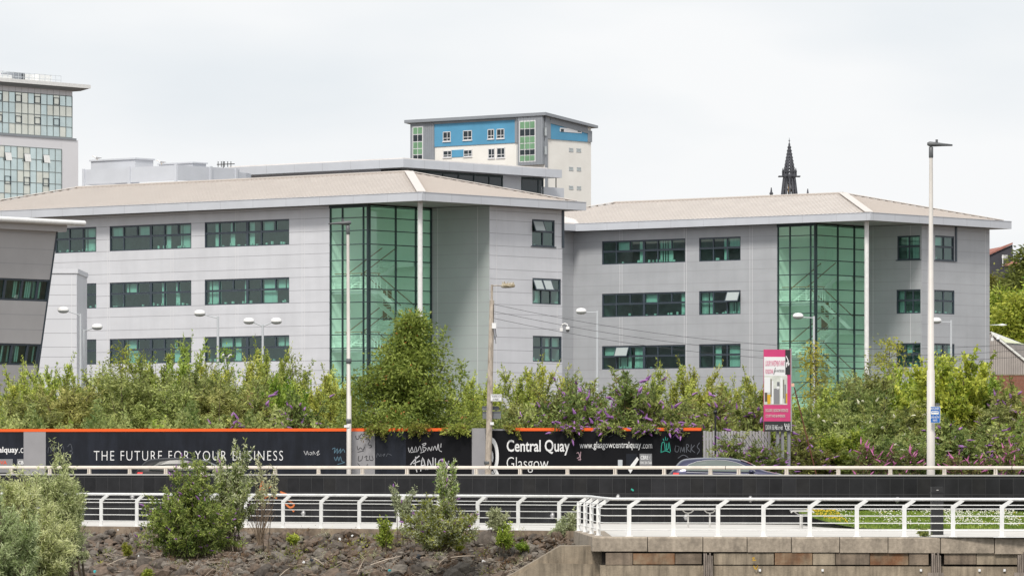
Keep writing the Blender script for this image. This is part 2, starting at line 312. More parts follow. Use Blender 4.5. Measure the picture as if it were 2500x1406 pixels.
# ------------------------------------------------------------------ office buildings
JZ = [0, .84, 1.73, 2.37, 3.30]         # panel joints above a window sill, one storey
STOREY = 3.96
def wall(mb, fr, u0, u1, z0, z1, ops, joints, mi=0, jm=1, vj=(), reveal=.22, fmi=2):
    us = sorted({u0, u1, *[o[0] for o in ops], *[o[1] for o in ops]}); zs = sorted({z0, z1, *[o[2] for o in ops], *[o[3] for o in ops]})
    us = [u for u in us if u0 <= u <= u1]; zs = [z for z in zs if z0 <= z <= z1]
    for a, b in zip(us, us[1:]):
        for c, d in zip(zs, zs[1:]):
            mu, mz = (a + b) / 2, (c + d) / 2
            if any(o[0] < mu < o[1] and o[2] < mz < o[3] for o in ops): continue
            mb.fquad(fr, a, b, c, d, 0, mi)
    for (a, b, c, d) in ops:
        mb.face([fr.w(a, 0, c), fr.w(b, 0, c), fr.w(b, -reveal, c), fr.w(a, -reveal, c)], fmi)
        mb.face([fr.w(a, 0, d), fr.w(b, 0, d), fr.w(b, -reveal, d), fr.w(a, -reveal, d)], fmi)
        mb.face([fr.w(a, 0, c), fr.w(a, 0, d), fr.w(a, -reveal, d), fr.w(a, -reveal, c)], fmi)
        mb.face([fr.w(b, 0, c), fr.w(b, 0, d), fr.w(b, -reveal, d), fr.w(b, -reveal, c)], fmi)
    for z in joints:
        if not (z0 + .05 < z < z1 - .05): continue
        segs = [(u0, u1)]
        for (a, b, c, d) in ops:
            if c - .02 < z < d + .02:
                ns = []
                for s0, s1 in segs:
                    if b <= s0 or a >= s1: ns.append((s0, s1)); continue
                    if a > s0: ns.append((s0, a))
                    if b < s1: ns.append((b, s1))
                segs = ns
        for s0, s1 in segs: mb.fbox(fr, s0, s1, 0, .004, z - .016, z + .016, jm)
    for u in vj:
        segs = [(z0, z1)]
        for (a, b, c, d) in ops:
            if a - .03 < u < b + .03:
                ns = []
                for s0, s1 in segs:
                    if d <= s0 or c >= s1: ns.append((s0, s1)); continue
                    if c > s0: ns.append((s0, c))
                    if d < s1: ns.append((d, s1))
                segs = ns
        for s0, s1 in segs: mb.fbox(fr, u - .014, u + .014, 0, .007, s0, s1, 3)
def window(fr, u0, u1, z0, z1, parent, cols, seed, opens=(), split=.54, sill=False):
    rnd = random.Random(seed)
    mb = MB(); fw = .075; d0, d1 = -.15, -.05
    u0, u1 = min(u0, u1), max(u0, u1)
    mb.fbox(fr, u0, u1, d0, d1, z0, z0 + fw); mb.fbox(fr, u0, u1, d0, d1, z1 - fw, z1)
    mb.fbox(fr, u0, u0 + fw, d0, d1, z0 + fw, z1 - fw); mb.fbox(fr, u1 - fw, u1, d0, d1, z0 + fw, z1 - fw)
    zm = z0 + (z1 - z0) * split
    mb.fbox(fr, u0 + fw, u1 - fw, d0, d1 - .004, zm - .05, zm + .05)
    n = cols; st = (u1 - u0) / n
    for i in range(1, n):
        u = u0 + st * i; hw = .11 if (n == 6 and i == 3) else .05
        mb.fbox(fr, u - hw, u + hw, d0, d1 - .002, zm + .05, z1 - fw)
        if i % 3 != 1 or n < 4: mb.fbox(fr, u - hw * .9, u + hw * .9, d0, d1 - .002, z0 + fw, zm - .05)
    for i in range(n):     # vent frames in the top row
        a = u0 + st * i + .07; b = a + st - .14
        for (p, q, r, s_) in ((a, b, zm + .05, zm + .09), (a, b, z1 - fw - .04, z1 - fw)): mb.fbox(fr, p, q, d0 + .03, d1 + .012, r, s_)
    if sill: mb.fbox(fr, u0 - .12, u1 + .12, 0, .06, z0 - .07, z0 + .0)
    wo = mb.build('window', M['frame'], parent)
    g = MB(); g.fquad(fr, u0 + .02, u1 - .02, z0 + .02, z1 - .02, -.11); g.build('pane', M['gwin'], wo)
    bl = MB(); has = False
    for i in range(n):
        r = rnd.random(); a = u0 + st * i + .05; b = u0 + st * (i + 1) - .05
        if r < .22:      # drawn vertical blind: slats
            has = True; k = int((b - a) / .11); lo = z0 if rnd.random() < .6 else zm
            for j in range(k):
                if rnd.random() < .12: continue
                x = a + (b - a) * (j + .5) / k; hw = .045 * rnd.uniform(.6, 1)
                bl.face([fr.w(x - hw, -.34, lo + .08), fr.w(x + hw, -.30, lo + .08), fr.w(x + hw, -.30, z1 - .06), fr.w(x - hw, -.34, z1 - .06)])
        elif r < .42:    # gathered at one side
            has = True; wd = (b - a) * rnd.uniform(.25, .45); x0 = a if rnd.random() < .5 else b - wd
            for j in range(4):
                x = x0 + wd * j / 4; bl.face([fr.w(x, -.32, z0 + .08), fr.w(x + wd * .24, -.27, z0 + .08), fr.w(x + wd * .24, -.27, z1 - .06), fr.w(x, -.32, z1 - .06)])
        elif r < .5:
            has = True; bl.fquad(fr, a, b, zm, z1 - .05, -.3)
        for _ in range(rnd.randint(0, 3)):     # desk clutter on the inner sill
            has = True; x = rnd.uniform(a, b); h = rnd.uniform(.05, .22); bl.fbox(fr, x, x + rnd.uniform(.05, .2), -.3, -.2, z0 + .08, z0 + .08 + h)
    if has: bl.build('blind', M['blind'], wo)
    for i in opens:      # top-hung vent standing open
        a = u0 + st * i + .03; b = a + st - .06; e = .32
        o = MB()
        def q(u, t, off): return fr.w(u, -.03 + e * t + off, z1 - .06 - (z1 - zm - .06) * t)
        for (p, r2, s0, s1) in ((a, a + .06, 0, 1), (b - .06, b, 0, 1), (a + .06, b - .06, 0, .09), (a + .06, b - .06, .91, 1)):
            o.hexa([q(p, s0, 0), q(r2, s0, 0), q(r2, s1, 0), q(p, s1, 0), q(p, s0, .05), q(r2, s0, .05), q(r2, s1, .05), q(p, s1, .05)])
        o.face([q(a + .05, .05, .03), q(b - .05, .05, .03), q(b - .05, .95, .03), q(a + .05, .95, .03)], 1)
        o.build('open_vent', [M['frame'], M['gpale']], wo)
    return wo
def room(mb, fr, u0, u1, z0, z1, depth=4.0, mg=.25):
    a, b, c, d = min(u0, u1) - mg, max(u0, u1) + mg, z0 - .8, z1 + .45; f, k = -.26, -depth
    mb.face([fr.w(a, k, c), fr.w(b, k, c), fr.w(b, k, d), fr.w(a, k, d)])
    mb.face([fr.w(a, f, c), fr.w(b, f, c), fr.w(b, k, c), fr.w(a, k, c)]); mb.face([fr.w(a, f, d), fr.w(b, f, d), fr.w(b, k, d), fr.w(a, k, d)])
    mb.face([fr.w(a, f, c), fr.w(a, k, c), fr.w(a, k, d), fr.w(a, f, d)]); mb.face([fr.w(b, f, c), fr.w(b, k, c), fr.w(b, k, d), fr.w(b, f, d)])
def hip_roof(root, K0, length, width, ze, rise, over, seam=.42):
    # eave rectangle from corner K0 along LV (length) and RV (width); fascia, soffit, slopes, hip caps
    def q(l, r, z): p = K0 + LV * l + RV * r; return (p.x, p.y, z)
    zf = ze + .55; g = .45
    mb = MB()
    fl = Fr(K0, LV, -RV); frr = Fr(K0, RV, -LV); fb = Fr(K0 + RV * width, LV, RV); fe = Fr(K0 + LV * length, RV, LV)
    mb.fbox(fl, 0, length, -.12, 0, ze, zf); mb.fbox(frr, .12, width - .12, -.12, 0, ze, zf); mb.fbox(fb, 0, length, -.12, 0, ze, zf); mb.fbox(fe, .12, width - .12, -.12, 0, ze, zf)
    for fr_, ln in ((fl, length), (frr, width)):
        u = 3.05
        while u < ln - .5: mb.fbox(fr_, u - .009, u + .009, 0, .004, ze + .01, zf - .01, 1); u += 3.05
        mb.fbox(fr_, .35, .368, 0, .004, ze + .01, zf - .01, 1)
        mb.fbox(fr_, 0 if fr_ is fl else .12, ln, -.2, .03, zf, zf + .03)
    mb.build('fascia', [M['fascia'], M['joint']], root)
    mb = MB(); mb.face([q(.12, .12, ze + .03), q(length - .12, .12, ze + .03), q(length - .12, width - .12, ze + .03), q(.12, width - .12, ze + .03)]); mb.build('soffit', M['soffit'], root)
    mb = MB(); h = width / 2; zr = zf + .02
    e = [q(g, g, zr), q(length - g, g, zr), q(length - g, width - g, zr), q(g, width - g, zr)]; r1, r2 = q(h, h, zr + rise), q(length - h, h, zr + rise)
    mb.face([e[0], e[1], r2, r1]); mb.face([e[1], e[2], r2]); mb.face([e[2], e[3], r1, r2]); mb.face([e[3], e[0], r1])
    E = [q(g, g, zf - .1), q(length - g, g, zf - .1), q(length - g, width - g, zf - .1), q(g, width - g, zf - .1)]
    for i in range(4): mb.face([E[i], E[(i + 1) % 4], e[(i + 1) % 4], e[i]], 1)
    sl = rise / (h - g)
    def rib(l, r0, r1_, swap=False):
        z0_, z1_ = zr + (r0 - g) * sl, zr + (r1_ - g) * sl; wd = .03; hh = .05
        def Q(a, b, z): return q(a, b, z) if not swap else q(b, a, z)
        mb.hexa([Q(l - wd, r0, z0_), Q(l + wd, r0, z0_), Q(l + wd, r1_, z1_), Q(l - wd, r1_, z1_), Q(l - wd, r0, z0_ + hh), Q(l + wd, r0, z0_ + hh), Q(l + wd, r1_, z1_ + hh), Q(l - wd, r1_, z1_ + hh)], 1)
    l = g + .3
    while l < length - g - .2:
        top = min(h, l, length - l); rib(l, g - .04, max(top - .05, g + .1)); l += seam
    r = g + .3
    while r < width - g - .2:
        top = min(h, r, width - r); rib(r, g - .04, max(top - .05, g + .1), True); r += seam
    ro = mb.build('roof', [M['roof'], M['roofrib']], root)
    mb = MB()
    for (a, b, c, d) in ((g, g, h, h), (length - g, g, length - h, h), (g, width - g, h, h)):
        A_, B_ = Vector(q(a, b, zr + .05)), Vector(q(c, d, zr + rise + .05)); dd = (B_ - A_); dd.z = 0; dd.normalize(); pr = Vector((-dd.y, dd.x, 0)) * .30
        mb.hexa([A_ - pr, A_ + pr, B_ + pr, B_ - pr, A_ - pr + Vector((0, 0, .05)), A_ + pr + Vector((0, 0, .05)), B_ + pr + Vector((0, 0, .05)), B_ - pr + Vector((0, 0, .05))])
    mb.build('hip_cap', M['hip'], ro)
    mb = MB(); mb.tube([q(h, h, zr + rise + .06), q(length - h, h, zr + rise + .06)], .09, 6); mb.build('ridge_cap', M['roofrib'], ro)
def stairwell(root, K, dz, glass_u=8.1):
    fl = Fr(K, LV, -RV); G = K + LV * 4.69; H = K + LV * 4.9 + RV * 6.9
    du = (H - G); L = du.length; du.normalize(); nn = Vector((du.y, -du.x, 0))
    if nn.dot(Vector((0, -1, 0))) < 0: nn = -nn
    fg = Fr(G, du, nn); zt = 19.5 + dz; fl0 = [15.85 + dz, 11.9 + dz, 7.95 + dz, 4.0 + dz]
    rows = [19.42, 18.7, 17.83, 16.9, 15.85, 14.78, 13.88, 13.0, 11.9, 10.83, 9.92, 9.05, 7.95, 6.88, 5.97, 5.1, 4.0, 2.5]
    rows = [r + dz for r in rows]
    mb = MB()
    for i, z in enumerate(rows):
        t = .03
        mb.fbox(fl, 4.69, glass_u, -.1, .03, z - t, z + t); mb.fbox(fg, .0, L, -.1, .03, z - t, z + t)
    for u in (glass_u - .06, 6.95, 5.07, 4.69): mb.fbox(fl, u - .034, u + .034, -.1, .036, G0, zt)
    for u in (.28, 3.05, 5.2, L - .06): mb.fbox(fg, u - .034, u + .034, -.1, .036, G0, zt)
    mb.fbox(fl, 4.6, glass_u + .02, -.12, .045, zt - .12, zt + .1)
    sw = mb.build('stairwell_glazing', M['frameg'], root)
    mb = MB(); mb.fquad(fl, 4.69, glass_u, G0, zt, -.05); mb.fquad(fg, .0, L, G0, zt, -.05); mb.build('pane', M['gstair'], sw)
    # interior: white walls, floors and landings, two flights per storey with railings
    def q(u, s, z): p = K + LV * u + RV * s; return Vector((p.x, p.y, z))
    mb = MB(); ub = glass_u - .02; zb = G0
    mb.face([q(ub, .1, zb), q(ub, 6.9, zb), q(ub, 6.9, zt), q(ub, .1, zt)]); mb.face([q(4.9, 6.88, zb), q(ub, 6.88, zb), q(ub, 6.88, zt), q(4.9, 6.88, zt)])
    mb.face([q(4.7, .1, zt - .02), q(ub, .1, zt - .02), q(ub, 6.9, zt - .02), q(4.95, 6.9, zt - .02)])
    def slab(u0, u1, s0, s1, z, t, m=0): mb.hexa([q(u0, s0, z - t), q(u1, s0, z - t), q(u1, s1, z - t), q(u0, s1, z - t), q(u0, s0, z), q(u1, s0, z), q(u1, s1, z), q(u0, s1, z)], m)
    for z in fl0: slab(4.98, ub, 5.1, 6.86, z, .32); slab(4.98, ub, 5.1, 6.86, z + .01, .01, 1)
    for z in fl0[:-1]: slab(4.82, ub, .2, 1.5, z - 1.97, .3)
    for z in fl0[1:]:      # dark doors on the lower floors
        slab(ub - .06, ub - .03, 5.4, 6.3, z + 2.1, 2.1, 2)
    st = mb.build('staircase', [M['steelw'], M['roomw'], M['wood']], root)
    mb = MB(); hr = MB()
    for z in fl0[:-1]:
        for (ua, ub2, za, zb2) in ((5.02, 6.2, z - 1.97, z - 3.95), (6.55, 7.9, z - 1.97, z)):
            for u in (ua, ub2):
                a, b = q(u, 1.45, za), q(u, 5.15, zb2); ex = LV * .05
                for (o1, o2) in ((-.32, -.02),):
                    mb.hexa([a + Vector((0, 0, o1)) - ex, a + Vector((0, 0, o1)) + ex, b + Vector((0, 0, o1)) + ex, b + Vector((0, 0, o1)) - ex, a - ex, a + ex, b + ex, b - ex])
                for k in range(5):
                    t = k / 4; p = a.lerp(b, t); mb.tube([p, p + Vector((0, 0, 1.0))], .022, 5)
                for hh in (.35, .6, .82): mb.tube([a + Vector((0, 0, hh)), b + Vector((0, 0, hh))], .014, 4)
                hr.tube([a + Vector((0, 0, 1.02)), b + Vector((0, 0, 1.02))], .035, 5)
            for k in range(12):
                t = (k + .5) / 12; s = 1.45 + 3.7 * t; zz = za + (zb2 - za) * t
                mb.hexa([q(ua, s, zz - .04), q(ub2, s, zz - .04), q(ub2, s + .3, zz - .04), q(ua, s + .3, zz - .04), q(ua, s, zz), q(ub2, s, zz), q(ub2, s + .3, zz), q(ua, s + .3, zz)])
        for (za, u0, s0, u1, s1) in ((z - 1.97, 4.85, .3, 7.9, .3), (z - 1.97, 4.85, .3, 4.85, 1.5), (z, 5.05, 5.2, 5.05, 6.7)):
            a, b = q(u0, s0, za), q(u1, s1, za)
            for k in range(5): p = a.lerp(b, k / 4); mb.tube([p, p + Vector((0, 0, 1.05))], .022, 5)
            for hh in (.3, .5, .7, .9): mb.tube([a + Vector((0, 0, hh)), b + Vector((0, 0, hh))], .014, 4)
            hr.tube([a + Vector((0, 0, 1.07)), b + Vector((0, 0, 1.07))], .03, 5)
    mb.build('railing', M['steelw'], st); hr.build('handrail', M['wood'], st)
def office(name, K0x, K0y, dz, length, end_s, js, left_ops, right_ops, rec_ops, cl, cr_, label):
    K0 = Vector((K0x, K0y, 0)); root = thing(name, (K0x, K0y, G0), label, 'office building')
    over = 1.2; K = K0 + (LV + RV) * over; ze = 19.57 + dz
    fl = Fr(K, LV, -RV); frr = Fr(K, RV, -LV); J = K + RV * js; H = K + LV * 4.9 + RV * 6.9
    dv = (H - J); Lr = dv.length; dv.normalize(); nr = Vector((dv.y, -dv.x, 0)); nr = nr if nr.y < 0 else -nr
    frc = Fr(J, dv, nr); sills = [17.03 + dz, 13.06 + dz, 9.11 + dz]; H_ = 1.77
    jz = [s + j for s in (sills[0], sills[1], sills[2], sills[2] - STOREY, sills[2] - 2 * STOREY) for j in JZ]
    seed = 7 if name.endswith('_building') else 3
    mbL, mbR, mbC, rm = MB(), MB(), MB(), MB()
    oL = []; win = []
    for (pa, pb, cols, op) in left_ops:
        a, b = fl.ux(pa), fl.ux(pb)
        for i, z in enumerate(sills):
            o = (min(a, b), max(a, b), z, z + H_); oL.append(o); win.append((fl, o, cols, op.get(i, ()), False)); room(rm, fl, *o)
    wall(mbL, fl, 8.1, length - 2 * over, G0, ze, oL, jz, 0, 1, [8.1 + k * 6.15 + t for k in range(9) for t in (2.3, 2.52)])
    oR = []
    for (pa, pb, cols, i, op) in right_ops:
        a, b = frr.ux(pa), frr.ux(pb); z = sills[i]; o = (min(a, b), max(a, b), z, z + H_ + (.05 if i == 0 else 0)); oR.append(o); win.append((frr, o, cols, op, i == 0)); room(rm, frr, *o, 3.0)
    wall(mbR, frr, js, end_s, G0, ze, oR, [z - .12 for z in jz], 0, 1, [js + .75, end_s - .55])
    oC = []
    for (pa, pb, cols, i) in rec_ops:
        a, b = max(frc.ux(pa), .1), max(frc.ux(pb), .1); z = sills[i]; o = (min(a, b), max(a, b), z, z + H_); oC.append(o); win.append((frc, o, cols, (), i == 0)); room(rm, frc, *o, 1.3, .03)
    wall(mbC, frc, 0, Lr, G0, ze, oC, jz, 0, 1, [1.0, Lr - .5])
    # rear and end walls close the volume
    fb = Fr(K + RV * end_s, LV, RV); mbL.fquad(fb, 0, length - 2 * over, G0, ze); fe = Fr(K + LV * (length - 2 * over), RV, LV); mbL.fquad(fe, 0, end_s, G0, ze)
    ms = [cl, M['joint'], M['frame'], M['jointl']]
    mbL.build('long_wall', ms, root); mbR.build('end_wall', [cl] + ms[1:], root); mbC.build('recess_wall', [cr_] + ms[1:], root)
    rm.build('office_interior', M['room'], root)
    for i, (fr, o, cols, op, sill) in enumerate(win): window(fr, *o, root, cols, seed * 100 + i, op, sill=sill)
    stairwell(root, K, dz)
    hip_roof(root, K0, length, end_s + 2 * over - .05, ze, 2.0, over)
    mb = MB(); p = K + (LV + RV) * -.0; mb.tube([(p.x, p.y, G0), (p.x, p.y, ze + .02)], .17, 14); mb.build('corner_column', M['white'], root)
    # dark strip painted in for the shaded jamb of the top-floor window bay
    mb = MB(); u = max(o[1] for o in oR) if name != 'office_annexe' else max(o[1] for o in oR) + .05
    mb.fbox(frr, u + .02, u + .24, .0, .06, sills[0] - .05, ze); mb.build('jamb_shade_strip', M['frame'], root)
    return root, K, fl, frr
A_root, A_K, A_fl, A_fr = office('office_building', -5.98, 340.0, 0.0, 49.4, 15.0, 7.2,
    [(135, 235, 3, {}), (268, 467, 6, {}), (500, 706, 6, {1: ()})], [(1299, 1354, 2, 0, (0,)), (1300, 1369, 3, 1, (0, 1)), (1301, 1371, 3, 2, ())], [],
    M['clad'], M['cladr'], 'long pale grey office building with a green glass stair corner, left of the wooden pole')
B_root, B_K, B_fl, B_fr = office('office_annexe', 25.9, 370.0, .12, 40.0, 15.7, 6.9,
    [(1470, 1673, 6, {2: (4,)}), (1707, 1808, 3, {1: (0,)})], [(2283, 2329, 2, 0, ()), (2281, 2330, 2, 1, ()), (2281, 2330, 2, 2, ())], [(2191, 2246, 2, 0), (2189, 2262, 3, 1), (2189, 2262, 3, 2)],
    M['cladb'], M['cladb'], 'grey office building, darkened in colour for a reflection, with a green glass stair corner, behind the pink estate agent board')
# link block joining the two offices (inner corner at px 1400)
u = B_fl.ux(1400); Pj = B_fl.w(u, 0, 0)
root = thing('link_block', (Pj.x, Pj.y, G0), 'narrow grey link wall in the inner corner between the two office buildings', 'building')
fk = Fr(Pj, -RV, -LV); mb = MB(); wall(mb, fk, 0, 7.0, G0, 19.7, [], [17.15 + j - STOREY * k for k in range(4) for j in JZ], 0, 1)
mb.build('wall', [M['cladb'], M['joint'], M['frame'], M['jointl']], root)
mb = MB(); mb.fbox(fk, -1.2, 7, -.1, 1.2, 19.72, 20.2); mb.build('fascia', M['fascia'], root)
mb = MB(); a, b, c, d = fk.w(-1.2, 1.1, 20.22), fk.w(7, 1.1, 20.22), fk.w(7, -6.5, 22.0), fk.w(-1.2, -6.5, 22.0)
mb.hexa([a, b, c, d] + [p + Vector((0, 0, .08)) for p in (a, b, c, d)]); mb.build('roof', M['roof'], root)

# ---- leaning building front left
D0 = pt(88, 925, 318.0); fD = Fr((D0.x, D0.y), -RV, -LV, .194, D0.z)
root = thing('leaning_office', (D0.x, D0.y, G0), 'warm grey office block with outward leaning walls and a white rounded roof edge', 'office building')
mb = MB(); ops = []; rm = MB(); zt = 16.9
for (y0, y1) in ((684, 737), (840, 892)):
    z1, z0 = zat(y0, 318), zat(y1, 318); ua = fD.ux(121 if y0 < 700 else 96, 0, (z0 + z1) / 2); ops.append((ua, 13.0, z0, z1)); room(rm, fD, ua, 13.0, z0, z1, 3)
wall(mb, fD, 0, 14.5, G0, zt, ops, [zat(y, 318) for y in (575, 612, 648, 684, 737, 770, 806, 840, 892, 930, 965)], 0, 1)
mb.fbox(fD, -.12, .0, -.6, .02, G0, zt, 2)
mb.fquad(Fr(fD.w(0, 0, D0.z), LV, RV), 0, .01, G0, G0 + .01, 0, 0)
mb.build('wall', [M['cladd'], M['joint'], M['frame'], M['jointl']], root); rm.build('office_interior', M['room'], root)
for k, o in enumerate(ops):
    m2 = MB(); u0, u1, z0, z1 = o
    m2.fbox(fD, u0, u1, -.14, -.03, z0, z0 + .12); m2.fbox(fD, u0, u1, -.14, -.03, z1 - .12, z1)
    for u in [u0 + .1, u0 + 1.05, u0 + 2.4, u0 + 3.85, u0 + 5.2, u0 + 6.6, u0 + 8.0, u0 + 9.6]: m2.fbox(fD, u - .09, u + .09, -.14, -.034, z0 + .12, z1 - .12)
    wo = m2.build('window', M['frame'], root); g = MB(); g.fquad(fD, u0 + .01, u1, z0 + .01, z1 - .01, -.1); g.build('pane', M['gwin'], wo)
    bl = MB(); rnd = random.Random(k)
    for u in np.arange(u0 + .2, u1 - .6, .17):
        if rnd.random() < (.62 if k == 0 else .3): bl.fquad(fD, u, u + .14, z0 + .2, z1 - .15, -.3)
    bl.build('blind', M['blind'], wo)
mb = MB(); zc = 17.0
mb.fbox(fD, -1.5, 15, -4, .85, zc - .16, zc + .16)
a, b = fD.w(-1.5, .85, zc), fD.w(15, .85, zc); mb.tube([a, b], .17, 12)
mb.build('roof_edge', M['white'], root)
mb = MB(); mb.fbox(fD, -.4, 15, -1, .5, zc - .55, zc - .163); mb.build('soffit', M['cladd'], root)
# ---- light link in front of the long office
Y = 331.0; fE = Fr((0, Y), (1, 0), (0, -1)); u0, u1 = kx(70) * Y, kx(187.5) * Y; zt = zat(656, Y)
root = thing('stair_block', (u1, Y, G0), 'flat pale panelled block squeezed between the leaning office and the long office', 'building')
mb = MB(); wall(mb, fE, u0, u1, G0, zt - .3, [], [zat(y, Y) for y in (695, 720, 746, 779, 813, 847, 871, 897)], 0, 1, [kx(175) * Y]); mb.fquad(Fr((u1, Y), (0, 1), (1, 0)), 0, 8, G0, zt - .3)
mb.build('wall', [M['clade'], M['joint'], M['frame'], M['jointl']], root)
mb = MB(); mb.fbox(fE, u0, u1 + .08, -8, .08, zt - .298, zt); mb.build('parapet', M['clade'], root)

# ---- rear office with flat roof and dark glazing
Yc = 400.0; C0 = Vector((kx(985) * Yc, Yc, 0)); zt, zb = zat(388, Yc), zat(408.5, Yc)
root = thing('rear_office', (C0.x, C0.y, G0), 'taller office behind with a flat grey roof and a band of dark glazing', 'office building')
fl, fr2 = Fr(C0, LV, -RV), Fr(C0, RV, -LV); lw = fl.ux(548); rw = fr2.ux(1372)
mb = MB(); mb.hexa([fl.w(0, 0, zb), fl.w(lw, 0, zb), C0 + LV * lw + RV * rw + Vector((0, 0, zb)), fr2.w(rw, 0, zb), fl.w(0, 0, zt), fl.w(lw, 0, zt), C0 + LV * lw + RV * rw + Vector((0, 0, zt)), fr2.w(rw, 0, zt)])
for u in np.arange(2.5, lw, 3): mb.fbox(fl, u, u + .02, 0, .004, zb, zt, 1)
for u in np.arange(2.5, rw, 3): mb.fbox(fr2, u, u + .02, 0, .004, zb, zt, 1)
mb.build('roof_slab', [M['fascia'], M['joint']], root)
mb = MB(); zz = zt + .004; a = [C0 + LV * l + RV * r for l, r in ((.5, .5), (lw, .5), (lw, rw - 1.2), (.5, rw - 1.2))]
mb.hexa([p + Vector((0, 0, zz)) for p in a] + [p + Vector((0, 0, zz + .12)) for p in a]); mb.build('roof', M['roof'], root)
CK = C0 + (LV + RV) * 1.6; fl3, fr3 = Fr(CK, LV, -RV), Fr(CK, RV, -LV); rend = fr3.ux(1326)
mb = MB(); ug = fl3.ux(930)
mb.fquad(fl3, ug, lw - 1, G0, zb); mb.fquad(fr3, 0, rend, G0, zb - 6.5)
p0, p1 = fr3.ux(1227), fr3.ux(1272); mb.fquad(fr3, p0, p1, zb - 6.5, zb, .02)
for z in (zb - 1.05, zb - 2.2): mb.fbox(fr3, p0, p1, .02, .03, z - .03, z + .03, 1); mb.fbox(fl3, ug, lw - 1, 0, .01, z - .02, z + .02, 1)
mb.fquad(Fr(CK + RV * rend, LV, RV), 0, lw - 2, G0, zb)
mb.build('wall', [M['fascia'], M['joint']], root)
mb = MB(); mb.fquad(fl3, 0, ug, zb - 6.5, zb, .0); mb.fquad(fr3, 0, p0, zb - 6.5, zb); mb.fquad(fr3, p1, rend, zb - 6.5, zb)
mb2 = MB()
for u in list(np.arange(1.2, p0, 1.9)) + [p0 - .06, p1 + .06, p1 + 2.2, rend - .05]: mb2.fbox(fr3, u - .06, u + .06, 0, .05, zb - 6.5, zb)
for u in np.arange(.3, ug, 1.0): mb2.fbox(fl3, u - .05, u + .05, 0, .05, zb - 6.5, zb)
for z in (zb - 1.75, zb - .1): mb2.fbox(fr3, 0, p0, 0, .053, z - .07, z + .07); mb2.fbox(fr3, p1, rend, 0, .053, z - .07, z + .07)
wn = mb2.build('window_band', M['frameg'], root); mb.build('pane', M['gdark'], wn)
mb = MB(); a, z1 = fr3.uz(1320, 456); b = fr3.ux(1377); mb.fbox(fr3, a + .1, b, -6, .0, G0, z1); mb.build('lower_wing', M['fascia'], root)
mb = MB(); p = fr3.w(fr3.ux(1369), -.5, z1); mb.tube([p, p + Vector((0, 0, 1.1))], .05, 6); mb.tube([p + Vector((0, 0, 1.0)), p + Vector((-.35, -.2, 1.35))], .12, 8); mb.build('roof_antenna', M['black'], root)
# ---- rooftop plant enclosure
Yp = 384.0; Q0 = Vector((kx(434) * Yp, Yp, 0)); fl, fr2 = Fr(Q0, LV, -RV), Fr(Q0, RV, -LV); zt, zb = zat(403, Yp), zat(440, Yp)
root = thing('plant_enclosure', (Q0.x, Q0.y, 18), 'pale louvred plant enclosure standing on the office roof, two boxes behind it', 'plant enclosure')
ul, ur = fl.ux(203), fr2.ux(585)
mb = MB(); mb.fbox(fl, 0, ul, -.15, 0, zb, zt); mb.fbox(fr2, .15, ur, -.15, 0, zb, zt); mb.fbox(Fr(Q0 + LV * ul, RV, LV), 0, 6, -.15, 0, zb, zt)
for u in (.15, fl.ux(316), ul - .1): mb.fbox(fl, u - .12, u + .12, 0, .1, zb - 1.2, zt + .06)
for u in (fr2.ux(514), fr2.ux(576)): mb.fbox(fr2, u - .12, u + .12, 0, .1, zb - 1.2, zt + .06)
mb.build('screen', M['fascia'], root)
mb = MB(); mb.hexa([fl.w(ul + .3, .3, 16), fl.w(0, .3, 16) , fr2.w(ur + 3, .3, 16), fr2.w(ur + 3, -9, 16), fl.w(ul + .3, .3, zb - .45), fl.w(0, .3, zb - .45), fr2.w(ur + 3, .3, zb - .45), fr2.w(ur + 3, -9, zb - .45)])
mb.build('upstand', M['roof'], root)
mb = MB(); c0, c1 = fr2.uz(580, 408), fr2.uz(760, 428)
for k in range(7):
    a = math.pi / 2 * k / 6; b = math.pi / 2 * (k + 1) / 6; ua = c0[0] + (c1[0] - c0[0]) * k / 7; ub = c0[0] + (c1[0] - c0[0]) * (k + 1) / 7
    da, db = -6.5 * (1 - math.cos(a)), -6.5 * (1 - math.cos(b))
    mb.hexa([fr2.w(ua, da, 19), fr2.w(ub, db, 19), fr2.w(ub, db - .3, 19), fr2.w(ua, da - .3, 19), fr2.w(ua, da, zt - .25), fr2.w(ub, db, zt - .25), fr2.w(ub, db - .3, zt - .25), fr2.w(ua, da - .3, zt - .25)])
mb.build('curved_screen', M['fascia'], root)
mb = MB(); a, b = fl.ux(330, -3), fl.ux(222, -3); z1 = zat(393, Yp + 9); mb.fbox(fl, a, b, -5, -3, zt - .5, z1); mb.fbox(fl, a - .1, b + .1, -5.1, -2.9, z1, z1 + .12); mb.build('plant_box', M['fascia'], root)
mb = MB(); a, b = fl.ux(470, -3.5), fl.ux(388, -3.5); z1 = zat(401, Yp + 5); mb.fbox(fl, a, b, -5, -3.5, zt - .5, z1); mb.fbox(fl, a - .1, b + .1, -5.1, -3.4, z1, z1 + .1); mb.build('plant_box', M['fascia'], root)
# rooftop aerial by the rear office slab end
p = pt(545, 413, 400); mb = MB(); mb.tube([p, p + Vector((0, 0, .6))], .04, 5); mb.tube([p + Vector((-.5, 0, .35)), p + Vector((.9, 0, .4))], .035, 5)
for k in range(5): mb.tube([p + Vector((-.4 + .25 * k, 0, .15)), p + Vector((-.4 + .25 * k, 0, .6))], .03, 4)
tag(mb.build('roof_aerial', M['black'], base=p), 'small dark rooftop aerial beside the pale plant enclosure', 'aerial')
